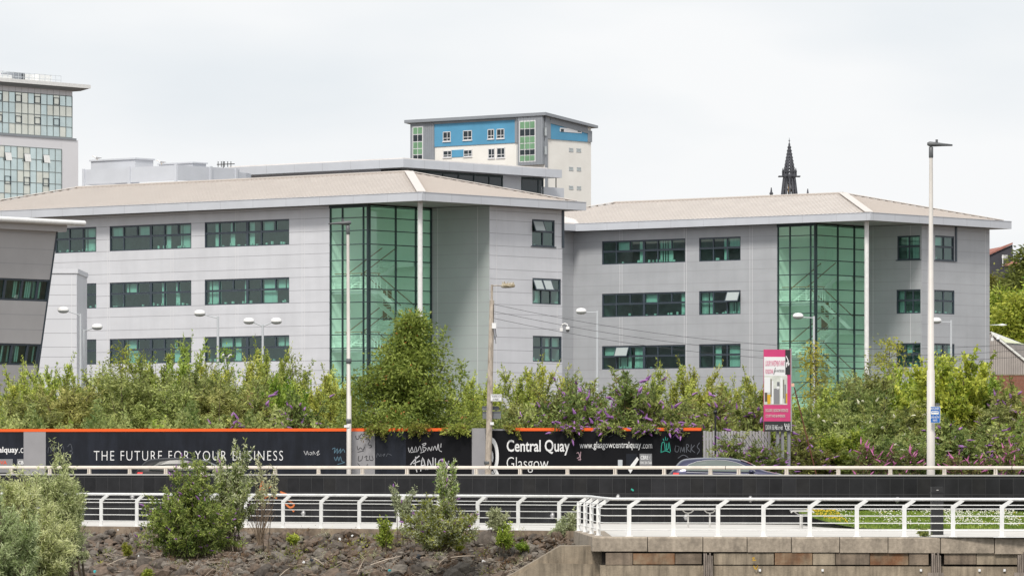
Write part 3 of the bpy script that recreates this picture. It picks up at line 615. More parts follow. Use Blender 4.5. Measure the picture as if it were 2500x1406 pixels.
# gulls
def gull(px, py, Y, lab):
    p = pt(px, py, Y); t = thing('gull', p, lab, 'bird', 'gulls on the roof')
    mb = MB(); prof = [(-.26, .015, .0), (-.2, .05, .0), (-.08, .085, -.01), (.06, .09, .0), (.15, .07, .05), (.2, .05, .10), (.25, .055, .14), (.29, .04, .145), (.31, .012, .14)]
    vs = []; n = 8
    for x, r, z in prof:
        for k in range(n): a = 2 * math.pi * k / n; vs.append((p.x - x, p.y + r * math.cos(a), p.z + .16 + z + r * math.sin(a)))
    mb.raw(vs, [(i * n + k, i * n + (k + 1) % n, (i + 1) * n + (k + 1) % n, (i + 1) * n + k) for i in range(len(prof) - 1) for k in range(n)], 0, True); mb.build('body', M['birdw'], t)
    mb = MB()
    for sd in (-1, 1): mb.hexa([(p.x + .36, p.y + sd * .03, p.z + .15), (p.x + .36, p.y + sd * .05, p.z + .15), (p.x - .08, p.y + sd * .1, p.z + .12), (p.x - .08, p.y + sd * .09, p.z + .12), (p.x + .36, p.y + sd * .03, p.z + .18), (p.x + .36, p.y + sd * .05, p.z + .18), (p.x - .08, p.y + sd * .1, p.z + .24), (p.x - .08, p.y + sd * .085, p.z + .25)])
    mb.build('wing', M['bird'], t)
    mb = MB()
    for sd in (-1, 1): mb.tube([(p.x, p.y + .03 * sd, p.z), (p.x, p.y + .03 * sd, p.z + .1)], .012, 4)
    mb.tube([(p.x - .3, p.y, p.z + .3), (p.x - .37, p.y, p.z + .285)], [.018, .005], 5); mb.build('beak', M['yellow'], t)
gull(237, 391.5, 391, 'gull standing on the left rooftop plant box'); gull(394, 402, 388, 'gull on the lower plant box, right of the other gull')

# ---- glass hotel tower far left
Yh = 660.0; H0 = Vector((kx(176) * Yh, Yh, 0)); fH = Fr(H0, -RV, -LV)
root = thing('hotel_tower', (H0.x, H0.y, G0), 'tall pale glass tower with a white roof canopy, far left', 'tower')
zU0, zU1 = zat(337, Yh), zat(236, Yh); zc = zat(221, Yh)
mb = MB(); cw = 1.14; rndh = random.Random(4)
def glzone(u0, u1, z0, z1, nz_, d, g, ml):
    n = int((u1 - u0) / cw); hz = (z1 - z0) / nz_
    for i in range(n + 1): ml.fbox(fH, u0 + i * cw - .04, u0 + i * cw + .04, d, d + .05, z0, z1)
    for j in range(nz_ + 1): ml.fbox(fH, u0, u0 + n * cw, d, d + .055, z0 + j * hz - .05, z0 + j * hz + .05)
    for i in range(n):
        tint = 1 if rndh.random() < .22 else 0
        for j in range(nz_):
            t = tint if rndh.random() < .8 else 1 - tint
            g.face([fH.w(u0 + i * cw, d, z0 + j * hz), fH.w(u0 + (i + 1) * cw, d, z0 + j * hz), fH.w(u0 + (i + 1) * cw, d + rndh.uniform(-.012, .012), z0 + (j + 1) * hz), fH.w(u0 + i * cw, d + rndh.uniform(-.012, .012), z0 + (j + 1) * hz)], t)
    return n, hz
g, ml = MB(), MB(); n, hz = glzone(0, 24 * cw, zU0, zU1, 4, 0, g, ml)
vf = MB()
for i in range(2, 24, 3):
    for j in (3, 1):
        z0 = zU0 + j * hz + .1; u = i * cw
        for (a, b, c, d) in ((u, u + cw, z0, z0 + .09), (u, u + cw, z0 + hz * .62, z0 + hz * .62 + .09), (u, u + .09, z0, z0 + hz * .62), (u + cw - .09, u + cw, z0, z0 + hz * .62)): vf.fbox(fH, a, b, .0, .09, c, d)
zL1 = zat(368, Yh); zL0 = zL1 - 24
u2 = fH.ux(150, .6); gl2n, hz2 = glzone(u2, u2 + 22 * cw, zL0, zL1, 16, .62, g, ml)
ov = MB()
for i in range(2, 22, 3):
    for j in (15, 13, 11):
        z0 = zL0 + j * hz2 - .35; u = u2 + i * cw
        for (a, b, c, d) in ((u, u + cw, z0, z0 + .09), (u, u + cw, z0 + .95, z0 + 1.04), (u, u + .09, z0, z0 + .95), (u + cw - .09, u + cw, z0, z0 + .95)): vf.fbox(fH, a, b, .62, .72, c, d)
        if j == 15: ov.hexa([fH.w(u + .05, .95, z0), fH.w(u + cw - .05, .95, z0), fH.w(u + cw - .05, .90, z0), fH.w(u + .05, .90, z0), fH.w(u + .05, .75, z0 + 1), fH.w(u + cw - .05, .75, z0 + 1), fH.w(u + cw - .05, .70, z0 + 1), fH.w(u + .05, .70, z0 + 1)])
gz = ml.build('glazing_grid', M['hmull'], root); g.build('pane', [M['ghotel'], M['ghotel2']], gz); vf.build('vent_frame', M['frame'], gz); ov.build('open_vent', M['white'], gz)
mb = MB(); ue = fH.ux(191, .6)
mb.fquad(fH, u2 - .02, u2 + 26, zL1, zat(343, Yh), .6); mb.fquad(fH, ue, u2, 1, zat(343, Yh), .6); mb.fquad(fH, u2, u2 + 26, G0, zL0, .6)
mb.face([fH.w(ue, .6, zat(343, Yh)), fH.w(u2 + 26, .6, zat(343, Yh)), fH.w(u2 + 26, -20, zat(343, Yh)), fH.w(ue, -20, zat(343, Yh))])
mb.fquad(Fr(fH.w(ue, .6, 0), LV, RV), 0, 20, G0, zat(343, Yh))
mb.fquad(fH, 0, 27, zU1, zc - .09, .02); mb.fquad(Fr(H0, LV, RV), 0, 20, zU0 - 2, zc - .09)
for i in range(24): mb.fbox(fH, i * cw - .02, i * cw + .02, .02, .03, zU1, zc - .12, 1)
mb.fbox(fH, -.1, 27, 0, .7, zU0 - .35, zU0 - .1, 2)
mb.build('wall', [M['hwhite'], M['joint'], M['zinc']], root)
mb = MB(); mb.hexa([fH.w(-.9, .6, zc - .1), fH.w(28, .6, zc - .1), fH.w(28, -21, zc - .1), fH.w(-.9, -21, zc - .1), fH.w(-1.7, 1.5, zc + .24), fH.w(28, 1.5, zc + .24), fH.w(28, -21, zc + .24), fH.w(-1.7, -21, zc + .24)]); mb.build('canopy_soffit', M['zinc'], root)
mb = MB(); mb.fbox(fH, -1.8, 28, -21, 1.6, zc + .244, zc + .72); mb.build('canopy', M['white'], root)
mb = MB(); z = zc + .73
for px, wd, h, m in ((15, 3, .9, 0), (38, 1.3, 1.3, 1), (52, 1.3, 1.3, 1), (66, 2.0, 1.2, 0), (110, 2.4, 1.3, 0)):
    u = fH.ux(px, -3); mb.fbox(fH, u - wd / 2, u + wd / 2, -5, -3, z, z + h, m)
mb.build('roof_plant', [M['white'], M['zinc']], root)
mb = MB()
for px in range(-20, 150, 13): u = fH.ux(px, -2); mb.tube([fH.w(u, -2, z), fH.w(u, -2, z + 1.25)], .035, 4)
for h in (.65, 1.2): mb.tube([fH.w(fH.ux(-20, -2), -2, z + h), fH.w(fH.ux(148, -2), -2, z + h)], .035, 4)
mb.build('roof_railing', M['poleg'], root)

# ---- blue and white tower of flats
Yg = 700.0; T0 = Vector((kx(1330) * Yg, Yg, 0)); fl, fr2 = Fr(T0, LV, -RV), Fr(T0, RV, -LV)
root = thing('tower_block', (T0.x, T0.y, G0), 'cream and blue tower block with a sloping roof, behind the long office', 'tower block')
lw, rw = fl.ux(1004), fr2.ux(1443); zr = 49.6
def Z(py): return zat(py, Yg)
mb = MB()
mb.face([fl.w(0, 0, G0), fl.w(lw, 0, G0), fl.w(lw, 0, zr), fl.w(0, 0, zr)]); mb.face([fr2.w(0, 0, G0), fr2.w(rw, 0, G0), fr2.w(rw, 0, zr - 1.1), fr2.w(0, 0, zr)])
mb.fquad(Fr(T0 + LV * lw, RV, LV), 0, rw, G0, zr - 1.2); mb.build('wall', M['render'], root)
def pane(px0, py0, px1, py1, fr, d0, d1, mbx, mi=0):
    (a, z1), (b, z0) = fr.uz(px0, py0), fr.uz(px1, py1); u0, u1 = min(a, b), max(a, b)
    # use the depth at each corner so that the rectangle stays level
    _, zz0 = fr.uz((px0 + px1) / 2, py1); _, zz1 = fr.uz((px0 + px1) / 2, py0)
    mbx.fbox(fr, u0, u1, d0, d1, zz0, zz1, mi); return u0, u1, zz0, zz1
mb = MB()
zb0 = fl.uz(1258, 349)[1]; zbt = fl.uz(1258, 293)[1]
u0, u1 = fl.ux(1259), fl.ux(1062); mb.fbox(fl, u0, u1, .0, .12, zb0, zbt)
ua, ub = fr2.ux(1342), fr2.ux(1433); z0 = fr2.uz(1342, 340)[1]
mb.hexa([fr2.w(ua, 0, z0), fr2.w(ub, 0, z0), fr2.w(ub, .12, z0), fr2.w(ua, .12, z0), fr2.w(ua, 0, zr - 1.0), fr2.w(ub, 0, zr - 2.0), fr2.w(ub, .12, zr - 2.0), fr2.w(ua, .12, zr - 1.0)])
a, b = fl.ux(1132), fl.ux(1104); zz = fl.uz(1118, 368)[1]; mb.fbox(fl, a, b, 0, .08, zz - .9, zz + .1)
mb.build('blue_panel', M['blue'], root)
mb = MB()
mb.fbox(fl, u1, lw, 0, .2, Z(392), zr); mb.fbox(fl, 0, u0, 0, .2, zb0, zr); mb.fbox(fl, u0, u1, 0, .2, zbt, zr); mb.fbox(fl, fl.ux(1330), fl.ux(1270), .0, .5, Z(402), zr)
mb.hexa([fr2.w(0, 0, z0), fr2.w(ua, 0, z0), fr2.w(ua, .2, z0), fr2.w(0, .2, z0), fr2.w(0, 0, zr), fr2.w(ua, 0, zr - .6), fr2.w(ua, .2, zr - .6), fr2.w(0, .2, zr)])
mb.fbox(fr2, 0, fr2.ux(1334), 0, .25, Z(470), z0); mb.fbox(fr2, ub, rw, 0, .2, z0, zr - 1.6)
mb.hexa([fr2.w(ua, 0, zr - 1.0), fr2.w(ub, 0, zr - 2.0), fr2.w(ub, .2, zr - 2.0), fr2.w(ua, .2, zr - 1.0), fr2.w(ua, 0, zr), fr2.w(ub, 0, zr - 1), fr2.w(ub, .2, zr - 1), fr2.w(ua, .2, zr)])
for px in range(1268, 1330, 8): mb.fbox(fl, fl.ux(px) - .03, fl.ux(px) + .03, .5, .54, Z(402), zr)
for px in list(range(1040, 1062, 5)): mb.fbox(fl, fl.ux(px) - .03, fl.ux(px) + .03, .2, .24, Z(390), zr)
mb.build('zinc_cladding', M['zinc'], root)
for (x0, x1, dd) in ((1275, 1312, .5), (1011, 1034, .2)):
    m3 = MB(); ua_, ub_ = fl.ux(x1), fl.ux(x0); k = 0
    seq = [(0, 18, 2), (18, 36, 1), (36, 53, 2), (53, 68, 2), (68, 82, 1), (82, 97, 2)]
    for (p, q_, m) in seq:
        base = fl.uz((x0 + x1) / 2, 297 if x0 > 1200 else 311)[1]; za, zb_ = base - p * .0565, base - q_ * .0565; nn = 3 if x0 > 1200 else 2
        for i in range(nn):
            a = ua_ + (ub_ - ua_) * i / nn; b = ua_ + (ub_ - ua_) * (i + 1) / nn; m3.fbox(fl, a + .06, b - .06, dd, dd + .06, zb_ + .06, za - .06, (m if (i + p) % 3 else m) - 1)
    zt_ = fl.uz((x0 + x1) / 2, 297 if x0 > 1200 else 311)[1]
    bk = MB(); bk.fbox(fl, ua_ - .1, ub_ + .1, dd, dd + .03, zt_ - 97 * .0565 - .1, zt_ + .1); bo = bk.build('window_bay', M['jointl'], root); m3.build('pane', [M['gdark'], M['green']], bo)
for (x0, y0, x1, y1, fr, big) in ((1083, 322, 1102, 346, fl, 1), (1132, 319, 1154, 343, fl, 1), (1192, 316, 1208, 340, fl, 1), (1214, 315, 1233, 339, fl, 1), (1082, 368, 1103, 385, fl, 1), (1132, 366, 1153, 383, fl, 1), (1192, 363, 1208, 387, fl, 1), (1213, 361, 1233, 386, fl, 1),
        (1389, 362, 1399, 371, fr2, 0), (1407, 363, 1418, 372, fr2, 0), (1389, 408, 1399, 417, fr2, 0), (1408, 409, 1418, 418, fr2, 0), (1389, 454, 1399, 463, fr2, 0), (1408, 455, 1418, 464, fr2, 0), (1327, 312, 1331, 332, fr2, 2), (1327, 357, 1331, 378, fr2, 2)):
    m3 = MB(); dd = .12 if y0 < 345 and big == 1 else (.26 if big == 2 else .0)
    a, b, c, d = pane(x0, y0, x1, y1, fr, dd - .05, dd + .03, m3, 1); fw = .10
    m3.fbox(fr, a - .02, b + .02, dd, dd + .05, c, c + fw); m3.fbox(fr, a, b, dd, dd + .05, d - fw, d); m3.fbox(fr, a, a + fw, dd, dd + .05, c, d); m3.fbox(fr, b - fw, b, dd, dd + .05, c, d)
    if big == 1: m3.fbox(fr, a + (b - a) * .42, a + (b - a) * .42 + .08, dd, dd + .045, c, d); m3.fbox(fr, a, b, dd, dd + .043, c + (d - c) * .3, c + (d - c) * .3 + .08); m3.fbox(fr, a - .05, b + .05, dd, dd + .12, c - .1, c)
    m3.build('window', [M['poleg'] if big != 1 else M['jointl'], M['gdark'] if big == 1 else M['gpale']], root)
m3 = MB(); dd = .12; pane(1365, 314, 1418, 324, fr2, dd, dd + .05, m3, 0); pane(1367, 315.5, 1374, 322, fr2, dd + .05, dd + .07, m3, 1); pane(1408, 316, 1416, 323, fr2, dd + .05, dd + .07, m3, 1); m3.build('window', [M['jointl'], M['gdark']], root)
mb = MB(); o = .7
mb.hexa([fl.w(-o, o, zr), fl.w(lw + o, o, zr), (T0 + LV * (lw + o) + RV * (rw + o)) + Vector((0, 0, zr - 1.2)), (T0 - LV * o + RV * (rw + o)) + Vector((0, 0, zr - 1.2)), fl.w(-o, o, zr + .42), fl.w(lw + o, o, zr + .42), (T0 + LV * (lw + o) + RV * (rw + o)) + Vector((0, 0, zr - .85)), (T0 - LV * o + RV * (rw + o)) + Vector((0, 0, zr - .85))])
mb.build('roof', M['zinc'], root)

# ---- openwork spire
Ys = 1500.0; p0 = pt(1927, 343, Ys); cx, cy = p0.x, p0.y
root = thing('spire_tower', (cx, cy, G0), 'dark gothic openwork church spire rising over the annexe roof', 'spire')
def zs(py): return zat(py, Ys)
mb = MB(); sc = Ys / F
def ring(r, z, t, n=8): mb.tube([(cx + r * math.cos(2 * math.pi * k / n + .39), cy + r * math.sin(2 * math.pi * k / n + .39), z) for k in range(n + 1)], t, 5, 0, False)
r0, zb, ztop = 13.5 * sc, zs(427), zs(352)
for k in range(8):
    a = 2 * math.pi * k / 8 + .39
    mb.tube([(cx + r0 * math.cos(a), cy + r0 * math.sin(a), zb), (cx, cy, ztop)], [.36, .2], 5)
    for j in range(1, 9):
        t = j / 9; r = r0 * (1 - t); z = zb + (ztop - zb) * t; mb.lathe((cx + (r + .25) * math.cos(a), cy + (r + .25) * math.sin(a), z), [(.02, -.3), (.22, 0), (.02, .35)], 5)
for t in (.0, .1, .2, .3, .4, .5, .6, .7, .8): ring(r0 * (1 - t), zb + (ztop - zb) * t, .26)
for t in np.linspace(.08, .8, 8):
    r = r0 * (1 - t)
    for k in range(8):
        a = 2 * math.pi * (k + .5) / 8 + .39; z = zb + (ztop - zb) * t; hw = r * .30
        mb.tube([(cx + r * .93 * math.cos(a) - hw * math.sin(a), cy + r * .93 * math.sin(a) + hw * math.cos(a), z - .3), (cx + r * .93 * math.cos(a) + hw * math.sin(a), cy + r * .93 * math.sin(a) - hw * math.cos(a), z + .3)], .14, 4)
mb.lathe((cx, cy, ztop), [(.25, -1), (.3, 0), (.12, .3), (.1, .9), (.35, 1.0), (.08, 1.15), (.02, 1.9)], 6)
mb.build('openwork_spire', M['stone'], root)
mb = MB(); zg = zs(432); rg = 17 * sc
mb.lathe((cx, cy, zg), [(rg * .86, -.6), (rg, 0), (rg, .8), (rg * .92, .8), (rg * .92, .1)], 8)
for k in range(8):
    a = 2 * math.pi * k / 8 + .39; mb.lathe((cx + rg * math.cos(a), cy + rg * math.sin(a), zg), [(.3, 0), (.26, 1.3), (.34, 1.4), (.02, 2.6)], 5)
    mb.tube([(cx + rg * math.cos(a), cy + rg * math.sin(a), zg + .1), (cx + (rg + 1.4) * math.cos(a), cy + (rg + 1.4) * math.sin(a), zg + .1)], .18, 4)
mb.build('parapet_gallery', M['stone'], root)
mb = MB(); z1, z0 = zg - .5, zs(490)
for k in range(12):
    a = 2 * math.pi * k / 12; ra, rb = rg * .78, rg * 1.15; mb.tube([(cx + rb * math.cos(a), cy + rb * math.sin(a), z0), (cx + ra * math.cos(a), cy + ra * math.sin(a), z1)], .36, 5)
for t in (.15, .5, .8):
    r = rg * (1.15 - .37 * t); mb.tube([(cx + r * math.cos(2 * math.pi * k / 8), cy + r * math.sin(2 * math.pi * k / 8), z0 + (z1 - z0) * t) for k in range(9)], .2, 5, 0, False)
mb.build('lantern_stage', M['stone'], root)
mb = MB(); mb.box(cx - 2.6, cx + 2.6, cy - 2.6, cy + 2.6, G0, z0); mb.build('tower_shaft', M['stone'], root)
mb = MB(); mb.lathe((cx, cy - .6, zs(463)), [(.02, -1.3), (.5, -.9), (.6, 0), (.35, .8), (.3, 1.4), (.02, 2.0)], 8); mb.build('bell_lamp', M['gold'], root)
for px, py in ((1883, 458), (1972, 461)):
    t = pt(px, py, Ys); mb = MB(); mb.lathe((t.x, t.y, zs(500)), [(.5, 0), (.42, t.z - zs(500) - 2.0), (.62, t.z - zs(500) - 1.8), (.3, t.z - zs(500) - 1.3), (.12, t.z - zs(500))], 6); mb.box(t.x - .5, t.x + .5, t.y - .5, t.y + .5, G0, zs(499)); mb.build('corner_pinnacle', M['stone'], root)

# ---- right edge: dark house, warehouse, brick wall
Yk = 520.0; fK = Fr((0, Yk), (1, 0), (0, -1)); X = lambda px, Y: kx(px) * Y
root = thing('dark_house', (X(2440, Yk), Yk, G0), 'dark gabled house with red roof slopes, behind the tree at the right', 'house')
mb = MB(); P = lambda px, py, dy=0: (X(px, Yk), Yk + dy, zat(py, Yk))
a = [P(2380, 640), P(2472, 597), P(2474, 640), P(2474, 1150), P(2380, 1150)]; b = [(x, y + 9, z) for x, y, z in a]
mb.face(a); mb.face(b[::-1])
for i in range(5): mb.face([a[i], a[(i + 1) % 5], b[(i + 1) % 5], b[i]])
a = [P(2380, 652, -2.5), P(2485, 652, -2.5), P(2485, 1150, -2.5), P(2380, 1150, -2.5)]; mb.hexa([a[3], a[2], (a[2][0], a[2][1] + 2.4, a[2][2]), (a[3][0], a[3][1] + 2.4, a[3][2]), a[0], a[1], (a[1][0], a[1][1] + 2.4, a[1][2]), (a[0][0], a[0][1] + 2.4, a[0][2])])
mb.build('wall', M['dwall'], root)
mb = MB(); a, b = Vector(P(2374, 612)), Vector(P(2462, 600)); c = Vector(P(2374, 627)); mb.hexa([Vector(P(2380, 640)) + Vector((0, -.2, .03)), Vector(P(2472, 597)) + Vector((0, -.2, .03)), Vector(P(2472, 597)) + Vector((-.4, 9, .0)), Vector(P(2380, 612)) + Vector((0, 9, .0)), Vector(P(2380, 640)) + Vector((0, -.2, .2)), Vector(P(2472, 597)) + Vector((0, -.2, .2)), Vector(P(2472, 597)) + Vector((-.4, 9, .12)), Vector(P(2380, 612)) + Vector((0, 9, .12))])
mb.hexa([P(2440, 651.5, -2.6), P(2490, 651.5, -2.6), P(2490, 640, -.1), P(2470, 640, -.1), P(2440, 650, -2.6), P(2490, 650, -2.6), P(2490, 638, -.1), P(2470, 638, -.1)])
mb.build('roof', M['rtile'], root)
mb = MB(); p = Vector(P(2442, 652, -2.7)); mb.tube([p, p + Vector((0, 0, 1.1))], .05, 5); mb.tube([p + Vector((-.1, 0, .9)), p + Vector((.5, 0, 1.0))], .04, 4)
for k in range(5): mb.tube([p + Vector((-.05 + .12 * k, 0, .72)), p + Vector((-.05 + .12 * k, 0, 1.15))], .03, 4)
mb.build('aerial', M['white'], root)
Yw = 430.0
root = thing('warehouse', (X(2460, Yw), Yw, G0), 'pale corrugated warehouse gable with a curved sheet roof, at the right edge', 'warehouse')
P = lambda px, py, dy=0: Vector((X(px, Yw), Yw + dy, zat(py, Yw)))
mb = MB(); zb = zat(918, Yw)
a = [P(2400, 918), P(2400, 826), P(2422, 814), P(2455, 838), P(2520, 898), P(2520, 918)]; mb.face(a)
for k in range(0, 26):
    px = 2404 + k * 4.4; top = np.interp(px, [2400, 2422, 2455, 2520], [826, 814, 838, 898]); mb.box(X(px, Yw) - .02, X(px, Yw) + .02, Yw - .05, Yw - .003, zb + .02, zat(top, Yw) - .05, 1)
mb.build('gable_wall', [M['corr'], M['corrj']], root)
mb = MB()
prof = [(2418, 812), (2424, 807), (2434, 806)]
mb.hexa([P(2420, 816, -.2), P(2522, 899, -.2), P(2522, 896, 0), P(2420, 812, 0), P(2420, 812, -.2), P(2522, 894, -.2), P(2522, 892, 0), P(2420, 809, 0)])
mb.hexa([P(2420, 811, .1), P(2455, 838, .1), P(2540, 838, 14), P(2434, 806, 14), P(2420, 809, .1), P(2455, 836, .1), P(2540, 830, 14), P(2434, 804, 14)])
mb.build('roof', M['wroof'], root)
mb = MB(); mb.hexa([P(2440, 824, .05), P(2456, 836.5, .05), P(2540, 833, 13), P(2500, 821, 13), P(2440, 823, .05), P(2456, 835.5, .05), P(2540, 831.5, 13), P(2500, 819.5, 13)]); mb.build('rooflight', M['wlight'], root)
mb = MB(); mb.hexa([P(2456, 842, 1.5), P(2545, 842, 12), P(2545, 842, 12.5), P(2456, 842, 2), P(2456, 837, 1.5), P(2545, 834, 12), P(2545, 834, 12.5), P(2456, 837, 2)], 1); mb.face([P(2456, 925, 1.6), P(2560, 925, 12), P(2560, 836, 12), P(2456, 840, 1.6)]); mb.build('side_wall', [M['corr'], M['frame']], root)
root = Vector((X(2460, 425), 425, G0)); mb = MB(); P = lambda px, py, dy=0: Vector((X(px, 425), 425 + dy, zat(py, 425)))
mb.box(X(2395, 425), X(2530, 425), 425, 425.4, G0, zat(916, 425), 0)
nrow = 40; h0 = zat(916, 425)
for r in range(nrow):
    z = h0 - r * .11
    mb.box(X(2395, 425), X(2530, 425), 424.99, 425, z - .012, z, 1)
mb.box(X(2395, 425), X(2530, 425), 424.96, 425.45, h0, h0 + .08, 2)
tag(mb.build('brick_wall', [M['brick'], M['mortar'], M['conc']], base=root), 'red brick wall below the pale corrugated warehouse at the right edge', 'wall')
# ------------------------------------------------------------------ hoarding along the street
hl = Vector((kx(-60) * 217.0, 217.0, 0)); hr_ = Vector((kx(1716) * 209.0, 209.0, 0)); hu = (hr_ - hl).normalized(); hn = Vector((hu.y, -hu.x, 0)); hn = hn if hn.y < 0 else -hn
fh = Fr(hl, hu, hn)
root = thing('hoarding', (0, 212, G0), 'long black site hoarding with white lettering and an orange top band', 'hoarding')
ZT = 3.60
def hz(px): return fh.ux(px)
def panel(x0, x1, z0, z1, d0, d1, m, name, mats=None):
    mb = MB(); mb.fbox(fh, hz(x0), hz(x1), d0, d1, z0, z1); return mb.build(name, M[m], root)
panel(-60, 58, G0, ZT - .12, -.06, 0, 'hoard', 'black_panel'); panel(58, 112, G0, ZT - .12, -.06, .02, 'hgrey', 'grey_panel'); panel(112, 860, G0, ZT - .12, -.06, 0, 'hoard', 'black_panel')
panel(860, 915.5, G0, ZT - .12, -.06, .02, 'hgrey', 'grey_panel'); panel(915.5, 991, G0, ZT - .12, -.06, 0, 'hoard', 'black_panel'); panel(991, 1153, G0, ZT - .12, -.06, .004, 'hoard2', 'black_panel')
panel(1153, 1186, G0, ZT, -.10, .06, 'hgrey', 'grey_panel'); panel(1186, 1715, G0, ZT - .10, -.06, 0, 'hoard2', 'black_panel')
for a, b in ((-60, 1137), (1240, 1712)): panel(a, b, ZT - .118, ZT + .005, -.09, .03, 'orange', 'orange_band')
panel(1137, 1153, ZT - .118, ZT - .03, -.09, .02, 'hgrey', 'grey_cap'); panel(1187, 1239, ZT - .098, ZT - .03, -.09, .02, 'hgrey', 'grey_cap')
# lettering
mb = MB(); text_on(mb, fh, 'THE FUTURE FOR YOUR BUSINESS', 229, 691, 1100, 1123.5, off=-.012, sp=1.22); mb.build('slogan_lettering', M['ink'], root)
mb = MB(); text_on(mb, fh, 'Central Quay', 1237, 1391, 1073, 1111, off=.015); mb.build('name_lettering', M['ink'], root)
mb = MB(); text_on(mb, fh, 'Glasgow', 1237, 1339, 1115, 1153, off=-.012); mb.build('city_lettering', M['ink'], root)
mb = MB(); text_on(mb, fh, 'www.', 1415, 1448, 1083.5, 1094, off=.0); text_on(mb, fh, 'glasgowcentralquay', 1449, 1565, 1077.5, 1098, off=.008); text_on(mb, fh, '.com', 1567, 1592, 1083.5, 1094, off=-.005); mb.build('web_address', M['ink'], root)
mb = MB(); text_on(mb, fh, 'alquay', -3, 44.5, 1090, 1108.5, off=.022); text_on(mb, fh, '.c', 46, 57, 1093, 1105, off=-.005); mb.build('web_address', M['ink'], root)
# panel name boards
def board(x0, x1, y0, y1, m, name):
    (a, z1), (b, z0) = fh.uz(x0, y0), fh.uz(x1, y1); mb = MB(); mb.fbox(fh, a, b, .004, .03, z0, z1); return mb.build(name, M[m], root)
bo = board(-40, 31.5, 1120, 1153, 'postg', 'agent_plate'); mb = MB(); text_on(mb, fh, 'GVA', -9, 17, 1123.5, 1133.5, d=.036, off=.02); mb.fbox(fh, hz(-30), hz(31), .03, .034, fh.uz(0, 1137.6)[1] - .01, fh.uz(0, 1137.6)[1] + .01); mb.build('red_lettering', M['red'], bo)
bo = board(42.5, 58, 1120, 1153, 'postg', 'agent_plate'); mb = MB(); text_on(mb, fh, 'CB', 44, 57.5, 1124, 1133, d=.036, off=.025); mb.build('white_lettering', M['ink'], bo)
bo = board(1562, 1592, 1107, 1136, 'postg', 'agent_plate'); mb = MB(); text_on(mb, fh, 'CBRE', 1564, 1583, 1111.5, 1121, d=.036, off=.02); text_on(mb, fh, '(', 1586, 1588.5, 1110, 1123, d=.036); text_on(mb, fh, '0141 204 7666', 1563.5, 1591, 1125.5, 1132, d=.036, off=.012); mb.build('white_lettering', M['ink'], bo)
bo = board(1529, 1556, 1107, 1138, 'hoard', 'dark_plate'); mb = MB()
mb.face([fh.w(*[(lambda q: (q[0], .036, q[1]))(fh.uz(x, y))][0]) for x, y in ((1556, 1114.5), (1560, 1121), (1539.5, 1155), (1533, 1144))]); mb.build('pointer_shape', M['ink'], bo)
board(1509, 1520, 1122, 1138, 'poleg', 'paper_notice')
# ring emblem
mb = MB(); c, cz = fh.uz(1197.5, 1113); rx = abs(hz(1218) - hz(1177)) / 2; rz = abs(fh.uz(1197, 1066)[1] - fh.uz(1197, 1160)[1]) / 2; n = 40
for k in range(n):
    a, b = 2 * math.pi * k / n, 2 * math.pi * (k + 1) / n
    if math.sin((a + b) / 2) < -.9: continue
    mb.face([fh.w(c + rx * math.cos(a), .008, cz + rz * math.sin(a)), fh.w(c + rx * math.cos(b), .008, cz + rz * math.sin(b)), fh.w(c + rx * .62 * math.cos(b), .008, cz + rz * .72 * math.sin(b)), fh.w(c + rx * .62 * math.cos(a), .008, cz + rz * .72 * math.sin(a))])
def hp(x, y, d=.009): q = fh.uz(x, y); return fh.w(q[0], d, q[1])
mb.face([hp(1198, 1093), hp(1204, 1106), hp(1205, 1117), hp(1203, 1128), hp(1197, 1120)])
mb.face([hp(1197, 1156), hp(1202, 1148), hp(1207, 1156)]); mb.face([hp(1207, 1158), hp(1213, 1145), hp(1219, 1158)]); mb.build('ring_emblem', M['ink'], root)
# graffiti
def graf(lines, m, name, wpx=1.6, d=.012):
    mb = MB(); strokes(mb, fh, lines, wpx, d); mb.build(name, M[m], root)
graf([[(997, 1092), (1000, 1104), (1006, 1090)], [(1006, 1090), (1010, 1103), (1015, 1089), (1018, 1103)], [(1020, 1101), (1025, 1088), (1029, 1101)], [(1032, 1088), (1034, 1101), (1041, 1094), (1032, 1090)], [(1044, 1100), (1047, 1091), (1052, 1100), (1055, 1089)], [(1057, 1099), (1062, 1088), (1066, 1099), (1070, 1083), (1072, 1098), (1079, 1102)], [(1077, 1082), (1076, 1092)], [(1003, 1104), (1016, 1102)], [(1026, 1105), (1036, 1102)], [(1030, 1084), (1040, 1081), (1036, 1087), (1031, 1084)]], 'grafw', 'graffiti_tag', 1.5)
graf([[(1002, 1134), (1012, 1122), (1024, 1112)], [(1015, 1114), (1014, 1134), (1018, 1152)], [(1009, 1131), (1026, 1124)], [(1027, 1150), (1032, 1116), (1040, 1146)], [(1029, 1136), (1039, 1134)], [(1044, 1146), (1046, 1120), (1056, 1142), (1057, 1116)], [(1063, 1118), (1063, 1145)], [(1082, 1120), (1072, 1124), (1070, 1140), (1082, 1141)], [(1087, 1126), (1092, 1134), (1096, 1124), (1090, 1140)]], 'grafw', 'graffiti_tag', 2.4)
graf([[(742, 1100), (747, 1110), (750, 1100), (753, 1110)], [(756, 1104), (761, 1104), (759, 1110), (755, 1107)], [(764, 1110), (765, 1101), (770, 1109)], [(772, 1106), (779, 1099), (774, 1111), (781, 1107)]], 'grafw', 'graffiti_tag', 1.2)
graf([[(811, 1096), (818, 1093), (816, 1106), (824, 1094), (823, 1107), (832, 1094), (830, 1106), (838, 1096), (842, 1104)], [(816, 1115), (820, 1124), (824, 1114), (827, 1125), (831, 1114), (835, 1126), (842, 1128), (824, 1133)]], 'grafb', 'graffiti_tag', 1.8)
